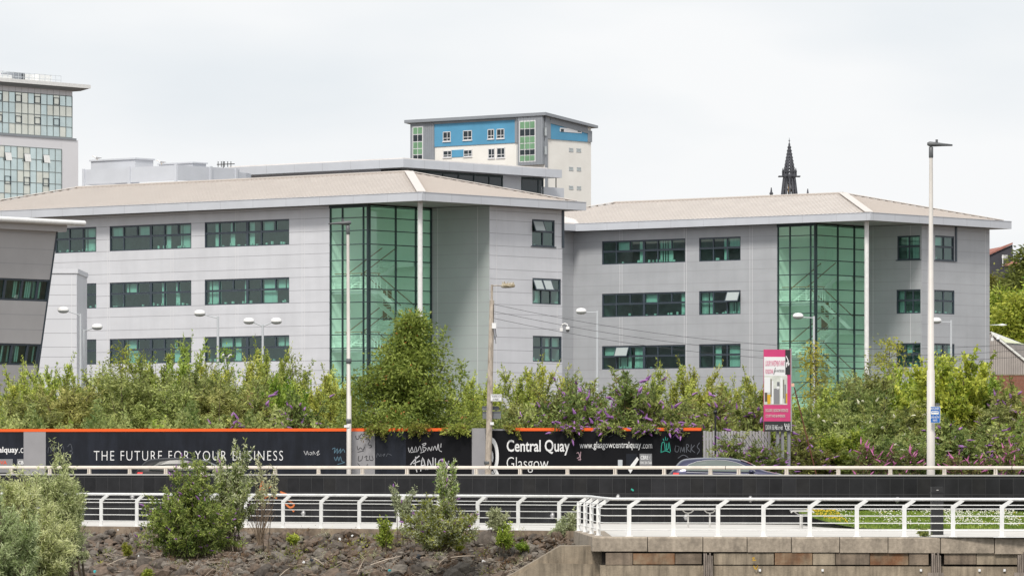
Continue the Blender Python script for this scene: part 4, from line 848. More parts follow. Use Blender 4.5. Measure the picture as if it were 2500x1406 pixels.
graf([[(919, 1116), (922, 1106), (927, 1114)], [(930, 1107), (930, 1114)], [(934, 1111), (940, 1107), (936, 1114)], [(943, 1114), (947, 1107), (956, 1111)]], 'grafd', 'graffiti_tag', 1.2)
graf([[(868, 1063), (870, 1071), (876, 1070), (876, 1062)], [(884, 1058), (879, 1063), (880, 1070), (886, 1068)], [(889, 1056), (891, 1066), (885, 1062), (891, 1056)]], 'grafk', 'graffiti_tag', 1.5, .03)
graf([[(894, 1068), (903, 1076), (898, 1084), (908, 1088), (902, 1093)], [(872, 1088), (874, 1098), (880, 1092), (886, 1098), (890, 1090)], [(873, 1103), (888, 1100)], [(876, 1112), (875, 1124), (883, 1122), (885, 1112)], [(890, 1116), (896, 1112), (894, 1123), (900, 1122)], [(902, 1112), (903, 1122), (911, 1122), (908, 1112)], [(873, 1130), (880, 1138)], [(898, 1132), (893, 1140)]], 'grafk', 'graffiti_tag', 1.5, .03)
graf([[(1614, 1102), (1616, 1082), (1622, 1080), (1624, 1100)], [(1628, 1082), (1627, 1098), (1632, 1092), (1633, 1078), (1637, 1102)], [(1613, 1104), (1625, 1100), (1636, 1104)], [(1619, 1070), (1621, 1076)], [(1625, 1065), (1625, 1074)], [(1631, 1068), (1628, 1075)]], 'grafg', 'graffiti_tag', 1.8)
graf([[(1650, 1086), (1648, 1100), (1655, 1102), (1658, 1090), (1652, 1088)], [(1661, 1104), (1663, 1090), (1667, 1102), (1670, 1090), (1671, 1104)], [(1676, 1104), (1676, 1084), (1682, 1088), (1677, 1094), (1684, 1102)], [(1688, 1084), (1686, 1104)], [(1696, 1086), (1688, 1096), (1697, 1104)], [(1708, 1080), (1702, 1090), (1708, 1098), (1702, 1108)], [(1655, 1118), (1668, 1110), (1680, 1116)]], 'grafd', 'graffiti_tag', 1.5)
graf([[(1408, 1106), (1412, 1104), (1415, 1114), (1409, 1118)], [(1418, 1102), (1416, 1124)], [(1411, 1122), (1419, 1120)]], 'grafp', 'graffiti_tag', 1.3)
graf([[(117, 1105), (119, 1092), (125, 1092), (124, 1104)], [(125, 1098), (131, 1089), (134, 1102)], [(135, 1098), (142, 1089), (146, 1104)], [(148, 1094), (154, 1089), (156, 1100)], [(165, 1090), (172, 1083), (176, 1098), (170, 1100), (178, 1104), (170, 1112)]], 'grafd', 'graffiti_tag', 1.2)
graf([[(1474, 1056), (1478, 1066), (1482, 1058)], [(1486, 1066), (1496, 1062)]], 'grafd', 'graffiti_tag', 1.2)
# palisade fence beyond the hoarding
root = thing('slat_fence', (hr_.x + 1.2, 209, G0), 'grey slatted fence between the hoarding and the pink board, half buried in shrubs', 'fence')
mb = MB(); u0 = hz(1717)
for i in range(22): u = u0 + i * .128; mb.fbox(fh, u, u + .10, -.03, 0, G0, ZT - .12 - .02 * (i % 3))
for z in (1.5, 3.1): mb.fbox(fh, u0, u0 + 2.8, -.09, -.035, z, z + .1)
mb.build('slats', M['timberp'], root)
mb = MB()
for i in range(9): 
    u = u0 + .75 + i * .22; a, b = fh.w(u, .03, ZT - .25), fh.w(u + .55, .03, ZT - 1.1); mb.tube([a, b], .028, 4)
mb.build('diagonal_brace', M['timberp'], root)

# ------------------------------------------------------------------ black promenade wall with handrail
wl, wr = Vector((kx(-60) * 192.8, 192.8, 0)), Vector((kx(2570) * 174.9, 174.9, 0)); wu = (wr - wl).normalized(); wn = Vector((wu.y, -wu.x, 0)); fw_ = Fr(wl, wu, wn); WL = (wr - wl).length
def wz(px, py): return fw_.uz(px, py)
root = thing('granite_wall', (0, 183, 0), 'long low wall of black granite slabs along the promenade', 'wall')
ZW = 1.76
mb = MB(); mb.fbox(fw_, 0, WL, -.4, 0, -.1, ZW - .05)
rw = random.Random(3); u = .2
rows = [ZW - .12, ZW - .62, .62, .1, -.1]
for z in (ZW - .13, ZW - .68, .55): mb.fbox(fw_, 0, WL, 0, .006, z - .010, z + .010, 1)
while u < WL:
    mb.fbox(fw_, u - .006, u + .006, 0, .004, -.1, ZW - .06, 1)
    if rw.random() < .5: mb.fbox(fw_, u + .012, u + .48, 0, .005, ZW - .67, ZW - .15, 2 if rw.random() < .5 else 3)
    u += .5
mb.build('slab_facing', [M['granite'], M['granitej'], mat('granite_slab_light', (.0165, .016, .0165), .4, 0, .3, 2, spec=.25), mat('granite_slab_dark', (.0115, .0115, .013), .34, 0, .3, 2, spec=.25)], root)
mb = MB(); mb.fbox(fw_, 0, WL, -.42, .04, ZW - .05, ZW); mb.build('metal_coping', M['capst'], root)
def wgraf(lines, m, wpx): mb = MB(); strokes(mb, fw_, lines, wpx, .012); mb.build('graffiti_tag', M[m], root)
wgraf([[(640, 1172), (634, 1198)], [(640, 1172), (648, 1215)], [(655, 1178), (652, 1190), (662, 1186)], [(646, 1215), (660, 1208), (676, 1216)], [(684, 1200), (700, 1206)], [(694, 1216), (706, 1222), (718, 1232), (708, 1238), (696, 1228)], [(714, 1244), (718, 1248)]], 'grafo', 4.5)
wgraf([[(1541, 1193), (1547, 1197)]], 'grafg', 4)
def bulkhead(px, py, lab):
    u, z = wz(px, py); p = fw_.w(u, .0, z); t = thing('bulkhead_light', p, lab, 'wall light', 'oval lights on the black wall')
    mb = MB(); vs = []; n = 14
    prof = [(1.0, 0), (1.0, .05), (.86, .07)]
    for r, d in prof:
        for k in range(n): a = 2 * math.pi * k / n; vs.append(fw_.w(u + .075 * r * math.cos(a), d + .003, z + .125 * r * math.sin(a)))
    mb.raw(vs, [(i * n + k, i * n + (k + 1) % n, (i + 1) * n + (k + 1) % n, (i + 1) * n + k) for i in range(2) for k in range(n)]); mb.face(vs[-n:]); mb.build('housing', M['postg'], t)
    mb = MB(); vs = []
    for r, d in ((.75, .07), (.6, .11), (.3, .13)):
        for k in range(n): a = 2 * math.pi * k / n; vs.append(fw_.w(u + .075 * r * math.cos(a), d + .003, z + .125 * r * math.sin(a)))
    mb.raw(vs, [(i * n + k, i * n + (k + 1) % n, (i + 1) * n + (k + 1) % n, (i + 1) * n + k) for i in range(2) for k in range(n)], 0, True); mb.face(vs[-n:]); mb.build('lens', M['globe'], t)
    mb = MB(); mb.fbox(fw_, u - .06, u + .06, .1, .145, z - .012, z + .012); mb.fbox(fw_, u - .008, u + .008, .1, .146, z - .1, z + .1); mb.build('guard', M['postg'], t)
for px, py, lab in ((325, 1212, 'oval wall light beside the flowering bush, leftmost on the black wall'), (742, 1253, 'low oval wall light right of the orange graffiti on the black wall'), (888, 1216, 'oval wall light half behind a white railing bracket, left of the middle bush'), (1187, 1215, 'oval wall light just right of the middle bush, up near the white rail'),
        (1350, 1258, 'low oval wall light left of the bend in the white railing'), (1510, 1214, 'oval wall light just right of the bend in the white railing'), (1676, 1262, 'low oval wall light beneath the long slatted bench'), (1833, 1218, 'oval wall light between the two benches'), (2192, 1221, 'oval wall light left of the black pillar')): bulkhead(px, py, lab)
root = thing('wall_handrail', (0, 183, ZW), 'satin metal handrail on short stanchions along the top of the black wall', 'handrail')
zr = ZW + .24
mb = MB(); mb.tube([fw_.w(-.5, -.2, zr), fw_.w(WL * .5, -.2, zr), fw_.w(WL + .5, -.2, zr)], .06, 12)
mb.build('rail_tube', M['rail'], root)
mb = MB()
for px in (1190, 1767, 2467): u = fw_.ux(px); mb.tube([fw_.w(u - .012, -.2, zr), fw_.w(u + .012, -.2, zr)], .0615, 12)
mb.build('joint_sleeve', M['tyre'], root)
for px in (-30, 28, 122, 218, 317, 405, 495, 587, 672, 778, 885, 994, 1085, 1163, 1270, 1385.6, 1502, 1621.6, 1734.6, 1803.7, 1920.5, 2047, 2174, 2306, 2431, 2540):
    u = fw_.ux(px, -.2); mb = MB()
    for k in (-1, 1): mb.fbox(fw_, u + k * .035 - .02, u + k * .035 + .02, -.25, -.15, ZW + .002, zr - .045)
    mb.fbox(fw_, u - .075, u + .075, -.27, -.13, ZW, ZW + .012); mb.build('stanchion', M['rail'], root)

# ------------------------------------------------------------------ white promenade railing
root = thing('white_railing', (kx(1440) * 157, 157, 0), 'white tubular railing with bracketed posts along the water edge', 'railing')
fL = Fr(FL0, (Vector((*FL1, 0)) - Vector((*FL0, 0))).normalized(), (0, -1)); fL.n = Vector((fL.u.y, -fL.u.x, 0))
fR = Fr(FR0, (Vector((*FR1, 0)) - Vector((*FR0, 0))).normalized(), (0, -1)); fR.n = Vector((fR.u.y, -fR.u.x, 0))
path = [Vector((*FL0, 0)), Vector((*FL1, 0))] + [Vector((*P2(px, Y), 0)) for px, Y in ((1424, 161.6), (1436, 158.5), (1450, 155), (1463, 152.6))] + [Vector((*FR0, 0)), Vector((*FR1, 0))]
HB = [.19, .40, .61, .82, .93]
mb = MB(); mb.tube([p + Vector((.24, 0, 1.10)) for p in path], .047, 10); mb.build('top_rail', M['white'], root)
for h in HB: mb = MB(); mb.tube([p + Vector((0, 0, h)) for p in path], .017, 6); mb.build('bar', M['white'], root)
def post(p, u):
    mb = MB(); n = Vector((u.y, -u.x, 0)); hw = .062; th = .02
    def hx(a, b, c, d):     # quad outline extruded along n
        pts = [p + u * x + Vector((0, 0, z)) for x, z in (a, b, c, d)]; mb.hexa([q - n * th for q in pts] + [q + n * th for q in pts])
    hx((-hw, .01), (hw, .01), (hw, .84), (-hw, .90)); hx((-hw, .902), (hw - .0, .842), (.34, 1.05), (.22, 1.09))
    mb.box(p.x - .11, p.x + .11, p.y - .08, p.y + .08, .0, .018); mb.build('post', M['white'], root)
for px in (-20, 72, 162, 247, 334, 420, 508, 600, 691, 784, 877, 972, 1070, 1166, 1265, 1365):
    u = fL.ux(px); post(fL.w(u, 0, 0), fL.u)
for px, Y in ((1413, 163), (1429, 160.3), (1444, 156.5), (1461, 152.9)): x, y = P2(px, Y); post(Vector((x, y, 0)), Vector((1, 0, 0)))
for px in (1536, 1644, 1753, 1864, 1977, 2092, 2208, 2326.6, 2446, 2565): u = fR.ux(px); post(fR.w(u, 0, 0), fR.u)

# ------------------------------------------------------------------ quay wall, coping, fenders, wing wall
Yq = 149.7; fQ = Fr((0, Yq), (1, -.0), (0, -1))
def qx(px): return kx(px) * Yq
root = thing('quay_wall', (qx(1900), Yq, -1), 'old concrete quay wall with granite coping blocks under the white railing', 'quay wall')
js = [1445, 1585, 1716, 1848, 1931, 2050, 2168, 2270, 2296, 2428, 2560]
cut = [(1445, 1581), (1581, 1716), (1716, 1824), (1824, 1932), (1932, 2050), (2050, 2168), (2168, 2296), (2296, 2428), (2428, 2580)]
rq = random.Random(8)
for i, (a, b) in enumerate(cut):
    mb = MB(); dz = -.03 if i == len(cut) - 1 else -.002 * i; x0, x1 = qx(a) + .012, qx(b) - .012; zt, zb = .004 + dz, -.415 + dz - .006 * i; ch = .035; y0 = Yq - .03 * (i == len(cut) - 1); y1 = Yq + 1.0
    P = [(y0 + .0, zb), (y0, zt - ch), (y0 + ch, zt), (y1, zt), (y1, zb)]
    vs = [(x0, y, z) for y, z in P] + [(x1, y, z) for y, z in P]; k = 5
    mb.raw(vs, [(j, (j + 1) % k, k + (j + 1) % k, k + j) for j in range(k)] + [tuple(range(k))[::-1], tuple(range(k, 2 * k))]); mb.build('coping_block', M['coping'], root)
mb = MB(); x0, x1 = qx(1411), qx(1446); mb.hexa([(x0, Yq + 13.5, -.4), (x1, Yq, -.415), (x1 + .6, Yq + .2, -.415), (x1 + .6, Yq + 13.5, -.4), (x0 + .02, Yq + 13.5, .003), (x1, Yq + .01, .001), (x1 + .6, Yq + .2, .001), (x1 + .6, Yq + 13.5, .003)]); mb.build('coping_return', M['coping'], root)
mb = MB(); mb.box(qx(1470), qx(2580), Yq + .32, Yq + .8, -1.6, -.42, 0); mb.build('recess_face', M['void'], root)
band = [(1478, 1545, 'rustd'), (1545, 1648, 'rust'), (1648, 1714, 'rustd'), (1742, 1890, 'conc'), (1891, 1984, 'rust'), (1984, 2040, 'conc'), (2040, 2124, 'rustd'), (2124, 2219, 'rust'), (2219, 2268, 'rustd'), (2305, 2384, 'rustd'), (2384, 2486, 'conc'), (2500, 2580, 'rustd')]
for a, b, m in band:
    mb = MB(); z0, z1 = zat(1376, Yq) + rq.uniform(-.03, .0), zat(1350, Yq) + rq.uniform(-.0, .015); y0 = Yq + rq.uniform(.0, .07); x0, x1 = qx(a) + .01, qx(b) - .01
    mb.hexa([(x0, y0, z0), (x1, y0, z0), (x1, Yq + .4, z0), (x0, Yq + .4, z0), (x0, y0 + .02, z1), (x1, y0 + .02, z1), (x1, Yq + .4, z1), (x0, Yq + .4, z1)])
    if m == 'rust':
        for t in (.3, .65): x = x0 + (x1 - x0) * t; zc = (z0 + z1) / 2; mb.lathe((x, y0, zc), [(.035, 0)], 8)
    mb.build('band_stone', M[m], root)
mb = MB(); z1 = zat(1379, Yq); mb.hexa([(qx(1465), Yq - .5, -6), (qx(2600), Yq - .5, -6), (qx(2600), Yq + .5, -6), (qx(1465), Yq + .5, -6), (qx(1465), Yq + .02, z1), (qx(2600), Yq + .02, z1 - .05), (qx(2600), Yq + .5, z1 - .05), (qx(1465), Yq + .5, z1)]); mb.build('lower_wall', M['conc'], root)
for px in (1855, 2008, 2248, 2391, 2452): mb = MB(); x = qx(px); z = zat(1391, Yq); mb.box(x - .032, x + .032, Yq - .06, Yq - .02, z - .035, z + .035); mb.build('white_marker', M['signw'], root)
mb = MB(); strokes(mb, fQ, [[(1836, 1362), (1842, 1360), (1838, 1367), (1846, 1366)], [(1840, 1380), (1844, 1388), (1850, 1380), (1846, 1390)]], 2.5, .12); mb.build('yellow_mark', M['yellowp'], root)
for px, lab in ((1728, 'weathered timber fender post on the quay wall, leftmost of the three'), (2284, 'weathered timber fender post on the quay wall, below the black pillar'), (2494, 'weathered timber fender post at the right edge of the quay wall')):
    x = qx(px); t = thing('fender_post', (x, Yq - .25, -2), lab, 'fender post', 'timber fender posts'); mb = MB(); rr = random.Random(px)
    for i in range(5):
        a = x - .14 + i * .056; zt = zat(1346, Yq) - rr.uniform(0, .12); y = Yq - .33 + rr.uniform(-.02, .02); mb.hexa([(a, y, -5), (a + .054, y, -5), (a + .054, Yq - .06, -5), (a, Yq - .06, -5), (a + .01, y + .03, zt), (a + .05, y + .03, zt - .02), (a + .05, Yq - .03, zt), (a + .01, Yq - .03, zt)])
    mb.build('timber', M['timber'], t)
    if px > 2000: mb = MB(); mb.box(x - .26, x + .2, Yq - .42, Yq - .335, zat(1402, Yq) - .05, zat(1396, Yq)); mb.build('iron_strap', M['timber'], t)
# sloping wing wall
mb = MB(); Yv = 150.4
def ext(poly, y0, y1):
    a = [(kx(px) * Yv, y0, zat(py, Yv)) for px, py in poly]; b = [(x, y1, z) for x, y, z in a]; k = len(a)
    mb.face(a); mb.face(b[::-1])
    for i in range(k): mb.face([a[i], a[(i + 1) % k], b[(i + 1) % k], b[i]])
ext([(1475, 1344), (1475, 1750), (700, 1750), (1215, 1418), (1252, 1400), (1368, 1332), (1440, 1332)], Yv, Yv + 1.6)
ext([(1476, 1376), (1476, 1760), (720, 1760), (1262, 1404), (1312, 1374)], Yv - .12, Yv - .004)
tag(mb.build('wing_wall', M['conc'], base=(kx(1400) * Yv, Yv, -1)), 'sloping concrete wing wall between the rubble bank and the quay', 'retaining wall')

# ------------------------------------------------------------------ benches, pillar
root = thing('slatted_bench', (kx(1696) * 171, 171, 0), 'long backless metal bench of slats seen side on, by the black wall', 'bench', 'metal benches on the promenade')
Yb = 171.0; x0, x1 = kx(1648) * Yb, kx(1742) * Yb; z = zat(1243, Yb)
mb = MB(); 
for i in range(30): x = x0 + (x1 - x0) * i / 29; mb.tube([(x, Yb - .28, z - .01), (x, Yb - .1, z + .035), (x, Yb + .12, z + .035), (x, Yb + .3, z - .01)], .017, 6)
mb.tube([(x0, Yb - .2, z), (x1, Yb - .2, z)], .02, 6); mb.tube([(x0, Yb + .2, z), (x1, Yb + .2, z)], .02, 6); mb.build('seat', M['galv'], root)
for px in (1680, 1733): 
    x = kx(px) * Yb; mb = MB(); mb.tube([(x - .18, Yb, z - .03), (x - .1, Yb, z - .10), (x, Yb, z - .12), (x + .1, Yb, z - .10), (x + .18, Yb, z - .03)], .022, 6); mb.build('cradle', M['galv'], root)
    mb = MB(); mb.tube([(x, Yb, z - .11), (x, Yb, 0)], .03, 8); mb.build('leg', M['galv'], root)
root = thing('slatted_bench', (kx(1957) * 169, 169, 0), 'backless metal bench seen end on at the edge of the clover lawn', 'bench', 'metal benches on the promenade')
Yb = 169.0; x0, x1 = kx(1929) * Yb, kx(1985) * Yb; z = zat(1248, Yb); mb = MB()
mb.tube([(x0, Yb - .5, z - .03), (x0 + .06, Yb - .5, z + .02), (x1 - .06, Yb - .5, z + .02), (x1, Yb - .5, z - .03)], .028, 8)
for i in range(12): x = x0 + .05 + (x1 - x0 - .1) * i / 11; mb.tube([(x, Yb - .5, z + .02), (x, Yb + 1.0, z + .02)], .016, 5)
mb.build('seat', M['galv'], root); mb = MB(); xm = (x0 + x1) / 2; mb.tube([(x0 + .12, Yb - .4, z), (xm - .14, Yb - .4, z - .09), (xm + .14, Yb - .4, z - .09), (x1 - .12, Yb - .4, z)], .022, 6); mb.build('cradle', M['galv'], root)
for px, dy in ((1953, -.4), (1961, .8)): x = kx(px) * Yb; mb = MB(); mb.tube([(x, Yb + dy, z - .09), (x, Yb + dy, 0)], .035, 8); mb.build('leg', M['galv'], root)
Yb = 154.0; x0, x1 = kx(2274) * Yb, kx(2303.5) * Yb; zt, zb = zat(1188, Yb), zat(1203, Yb)
root = thing('black_pillar', ((x0 + x1) / 2, Yb, 0), 'square black metal pillar standing behind the white railing', 'pillar')
mb = MB(); mb.box(x0, x1, Yb, Yb + .36, 0, zb); mb.build('shaft', M['black'], root); mb = MB(); mb.box(x0 - .02, x1 + .02, Yb - .02, Yb + .38, zb + .002, zb + .02); mb.box(x0, x1, Yb, Yb + .36, zb + .022, zt); mb.build('cap', M['black'], root)
mb = MB(); mb.box((x0 + x1) / 2 - .03, (x0 + x1) / 2 + .03, Yb - .01, Yb - .002, zb + .08, zb + .1); mb.build('lock', M['galv'], root)

# ------------------------------------------------------------------ tall lighting columns, old pole, wires, signs
def tall(px_t, px_b, py_top, Y, r0, r1, side, lab, hl):
    x = kx(px_b) * Y; zt = zat(py_top, Y); xt = kx(px_t) * Y; t = thing('lighting_column', (x, Y, G0), lab, 'street lamp', 'tall lighting columns')
    mb = MB(); mb.tube([(x, Y, G0), (x, Y, G0 + (zt - G0) * .38), (x + (xt - x) * .4, Y, G0 + (zt - G0) * .381), (xt, Y, zt)], [r0, r0 * .96, r0 * .80, r1], 14); mb.build('pole', M['polec'], t)
    mb = MB(); mb.lathe((xt, Y, zt - .02), [(r1 * .9, 0), (r1 * 1.25, .02), (r1 * 1.25, .38), (r1 * .7, .40)], 10); mb.build('spigot', M['lampk'], t)
    mb = MB(); z = zt + .47; s = side
    prof = [(-.13, .05, .10), (-.05, .09, .13), (.15, .08, .12), (.4, .055, .1), (.75, .03, .07), (hl, .012, .02)]
    vs = []; n = 8
    for dx, h, wd in prof:
        for k in range(n): a = 2 * math.pi * k / n; vs.append((xt + s * dx, Y + wd * math.cos(a), z + .0 - dx * .05 + h * math.sin(a)))
    mb.raw(vs, [(i * n + k, i * n + (k + 1) % n, (i + 1) * n + (k + 1) % n, (i + 1) * n + k) for i in range(len(prof) - 1) for k in range(n)], 0, True); mb.face(vs[:n]); mb.face(vs[-n:])
    mb.box(xt + s * .2 - .04, xt + s * .2 + .04, Y - .04, Y + .04, z + .06, z + .16); mb.build('lantern', M['lampk'], t); return t, x
tL, xL = tall(849.5, 852, 572, 212.0, .105, .062, -1, 'tall pale lighting column with a flat lantern pointing left, before the green stairwell', .82)
for py in (881, 1028): mb = MB(); z = zat(py, 212); mb.lathe((xL + (-.01), 212, z - .1), [(.1, 0), (.112, .01), (.112, .19), (.1, .2)], 12); mb.build('dark_band', M['lampk'], tL)
mb = MB(); z = zat(1040, 212); mb.box(xL - .20, xL + .02, 212 - .14, 212 - .125, z - .05, z + .05); mb.build('notice_plate', M['signw'], tL)
tR, xR = tall(2273, 2272.5, 385, 179.5, .145, .062, 1, 'tallest pale lighting column at the right, with a flat lantern pointing right', .75)
Y = 179.3; x0, x1 = kx(2270.5) * Y, kx(2294.5) * Y; z0, z1 = zat(1032, Y), zat(992, Y); fS = Fr((0, Y - .16), (1, 0), (0, -1))
root = thing('bus_lane_sign', ((x0 + x1) / 2, Y - .16, z0), 'small blue sign reading BUS LANES LOOK BOTH WAYS on the right lighting column', 'sign')
mb = MB(); mb.box(x0, x1, Y - .18, Y - .16, z0, z1); mb.box(x0 + .012, x1 - .012, Y - .184, Y - .181, z0 + .012, z1 - .012, 1); mb.build('plate', [M['signw'], M['signb']], root)
fS2 = Fr((0, Y - .184), (1, 0), (0, -1)); mb = MB(); text_on(mb, fS2, 'BUS LANES', 2272.5, 2292.5, 994.5, 999.5, .004, 0, .01); text_on(mb, fS2, 'LOOK BOTH', 2272.5, 2292.5, 1015.5, 1020.5, .004, 0, .01); text_on(mb, fS2, 'WAYS', 2277, 2288, 1023, 1028, .004, 0, .01); mb.build('lettering', M['ink'], root)
def sp(a, b): u, z = fS2.uz(a, b); return fS2.w(u, .005, z)
mb = MB(); mb.face([sp(2273.5, 1011), sp(2273.5, 1004), sp(2275, 1002.5), sp(2290, 1002.5), sp(2291.5, 1005), sp(2291.5, 1011)]); 
for c in (2278, 2287): mb.face([sp(c + 2 * math.cos(a), 1011 + 1.6 * math.sin(a)) for a in np.linspace(0, 6.28, 9)[:-1]])
m2 = mb.build('bus_symbol', M['ink'], root); mb = MB()
for k in range(5): a = 2275 + k * 3.2; u0, zt_ = fS2.uz(a, 1003.8); u1, zb_ = fS2.uz(a + 2.2, 1006.5); mb.fquad(fS2, u0, u1, zb_, zt_, .008)
mb.build('bus_window', M['signb'], m2)
mb = MB(); mb.box(x1 - .02 - .13, x1 - .02 + .0, Y - .12, Y + .05, zat(991, Y), zat(984, Y)); mb.build('bracket', M['lampk'], root)
# old wooden pole
Y = 210.6; xb, xt = kx(1190.5) * Y, kx(1201) * Y; zt = zat(733, Y)
root = thing('wooden_pole', (xb, Y, G0), 'weathered wooden utility pole with a mossy old lantern on top', 'utility pole')
mb = MB(); mb.tube([(xb + (xt - xb) * t, Y, G0 + (zt - G0) * t) for t in np.linspace(0, 1, 12)], list(np.linspace(.145, .098, 12)), 14); mb.build('shaft', M['polew'], root)
mb = MB(); mb.tube([(xt - .01, Y, zt), (xt - .0, Y, zat(695, Y))], .052, 10); mb.tube([(xt, Y, zat(698, Y)), (xt + .2, Y, zat(697, Y)), (xt + .4, Y, zat(698, Y))], .025, 6); mb.build('lamp_arm', M['polew'], root)
mb = MB(); x = xt + .38; z = zat(698, Y); prof = [(0, .05, .05), (.05, .09, .1), (.2, .10, .13), (.42, .09, .13), (.54, .07, .09), (.57, .04, .05)]; vs = []; n = 10; rr = random.Random(2)
for dx, h, wd in prof:
    for k in range(n): a = 2 * math.pi * k / n; j = rr.uniform(.85, 1.12); vs.append((x + dx, Y + wd * math.cos(a) * j, z + dx * .03 + h * math.sin(a) * j))
mb.raw(vs, [(i * n + k, i * n + (k + 1) % n, (i + 1) * n + (k + 1) % n, (i + 1) * n + k) for i in range(len(prof) - 1) for k in range(n)]); mb.face(vs[:n]); mb.face(vs[-n:])
for k in range(26): a = rr.uniform(.02, .52); h = rr.uniform(.03, .11); mb.hexa([(x + a, Y - .03, z + .07), (x + a + .03, Y - .03, z + .07), (x + a + .03, Y + .03, z + .07), (x + a, Y + .03, z + .07), (x + a + .01, Y, z + .09 + h), (x + a + .02, Y, z + .09 + h), (x + a + .02, Y + .01, z + .09 + h), (x + a + .01, Y + .01, z + .09 + h)])
mb.build('lantern', M['rusty'], root)
mb = MB(); xs = kx(1206) * Y; mb.box(xs - .085, xs + .085, Y - .2, Y - .08, zat(802, Y), zat(788.5, Y)); mb.build('white_box', M['signw'], root)
mb = MB(); z = zat(802, Y)
for k, (dx, L) in enumerate(((-.02, .45), (.03, .62), (.06, .35))): mb.tube([(xs + dx, Y - .14, z), (xs + dx + .02, Y - .15, z - L * .5), (xs + dx + .05, Y - .14, z - L)], .012, 4)
mb.tube([(xs - .02, Y - .12, zat(743, Y)), (xs - .01, Y - .13, zat(770, Y)), (xs - .03, Y - .13, zat(789, Y))], .012, 4); mb.build('cable_loop', M['cable'], root)
mb = MB(); mb.lathe((xb, Y, zat(1133, Y)), [(.142, 0), (.15, .01), (.15, .12), (.142, .13)], 14); mb.build('dark_band', M['lampk'], root)
# wires from pole, running right to another pole out of frame
for i, (y0, lab) in enumerate(((743, 'topmost of three thin cables running right from the wooden pole'), (760, 'middle one of three thin cables running right from the wooden pole'), (777, 'lowest of three thin cables running right from the wooden pole'))):
    x0 = kx(1206) * Y; z0 = zat(y0, Y); x1, y1e, z1 = kx(2900) * 232, 232.0, zat(782 + 16 * i, 232)
    mb = MB(); pts = []
    for t in np.linspace(0, 1, 24): pts.append((x0 + (x1 - x0) * t, Y + (y1e - Y) * t, z0 + (z1 - z0) * t - 4 * 1.55 * t * (1 - t)))
    mb.tube(pts, .008, 4); tag(mb.build('overhead_cable', M['cable'], base=(x0, Y, z0)), lab, 'cable', 'overhead cables')
# signs on pole
fP = Fr((0, Y - .16), (1, 0), (0, -1))
def sgn(name, px0, py0, px1, py1, m, lab, cat, txt=()):
    x0, x1, z1, z0 = kx(px0) * Y, kx(px1) * Y, zat(py0, Y), zat(py1, Y); t = thing(name, ((x0 + x1) / 2, Y - .14, z0), lab, cat); mb = MB(); mb.box(x0, x1, Y - .16, Y - .145, z0, z1)
    mb.build('plate', M[m], t)
    if txt:
        mb = MB()
        for b, c in txt: text_on(mb, fP, b, *c, d=.004, off=.012)
        for (a, b, c, d) in ((x0 + .015, x1 - .015, z1 - .03, z1 - .018), (x0 + .015, x1 - .015, z0 + .018, z0 + .03), (x1 - .03, x1 - .018, z0 + .03, z1 - .03)): mb.box(a, b, Y - .165, Y - .161, c, d)
        mb.build('lettering', M['bdark'], t)
sgn('street_sign', 1198, 962, 1225.5, 979.5, 'signw', 'white street name sign reading WARROCH STREET on the wooden pole', 'sign', (('WARROCH', (1200.5, 1223, 965, 970)), ('STREET', (1203, 1219.5, 972, 976.5))))
sgn('paper_label', 1196.5, 1030, 1205.5, 1037, 'signw', 'tiny white label on the wooden pole just above the hoarding', 'sign', ())
for a, b, c, d, lab in ((1177, 991.5, 1218.5, 1001, 'upper of two grey sign backs on the wooden pole'), (1178, 1004, 1223, 1022, 'lower of two grey sign backs on the wooden pole')):
    x0, x1, z1, z0 = kx(a) * Y, kx(c) * Y, zat(b, Y), zat(d, Y); t = thing('sign_back', ((x0 + x1) / 2, Y + .2, z0), lab, 'sign'); mb = MB(); mb.box(x0, x1, Y + .18, Y + .2, z0, z1); mb.build('plate', M['signg'], t); mb = MB(); mb.box(x0, x1, Y + .15, Y + .178, z1 - .03, z1 + .005); mb.build('channel', M['signg'], t)

# ------------------------------------------------------------------ ball lamps of the car park
def ball_lamp(px, py, sides, Y, lab, arm=.62, ht=.0):
    x = kx(px) * Y; z = zat(py, Y); t = thing('car_park_lamp', (x, Y, G0), lab, 'lamp post', 'car park lamps')
    mb = MB(); mb.tube([(x, Y, G0), (x, Y, z + .12)], [.10, .07], 10); mb.build('pole', M['poleg'], t)
    for s, ln, rise in sides:
        mb = MB(); e = (x + s * ln, Y - .1, z + rise); mb.tube([(x, Y, z), e], .035, 6); mb.build('arm', M['poleg'], t)
        mb = MB(); c = (e[0] + s * .30, e[1], e[2] + .06); n = 12; vs = []
        for r, h in ((.02, .24), (.2, .215), (.32, .14), (.36, .03), (.35, -.02)):
            for k in range(n): a = 2 * math.pi * k / n; vs.append((c[0] + r * math.cos(a), c[1] + r * .8 * math.sin(a), c[2] + h + s * r * math.cos(a) * .0))
        mb.raw(vs, [(i * n + k, i * n + (k + 1) % n, (i + 1) * n + (k + 1) % n, (i + 1) * n + k) for i in range(4) for k in range(n)], 0, True); mb.build('hood', M['globe'], t)
        mb = MB(); vs = []
        for r, h in ((.34, -.022), (.3, -.1), (.2, -.16), (.02, -.18)):
            for k in range(n): a = 2 * math.pi * k / n; vs.append((c[0] + r * math.cos(a), c[1] + r * .8 * math.sin(a), c[2] + h))
        mb.raw(vs, [(i * n + k, i * n + (k + 1) % n, (i + 1) * n + (k + 1) % n, (i + 1) * n + k) for i in range(3) for k in range(n)], 0, True); mb.build('bowl', M['gpale'], t)
Yl = 322.0
ball_lamp(196.5, 770, [(-1, .75, .25)], 316.0, 'slim car park lamp with its white head on the left, by the pale stair block')
ball_lamp(205, 809, [(1, .55, .2), (-1, .35, .15)][:1], 326.0, 'shorter car park lamp with its white head on the right, by the pale stair block')
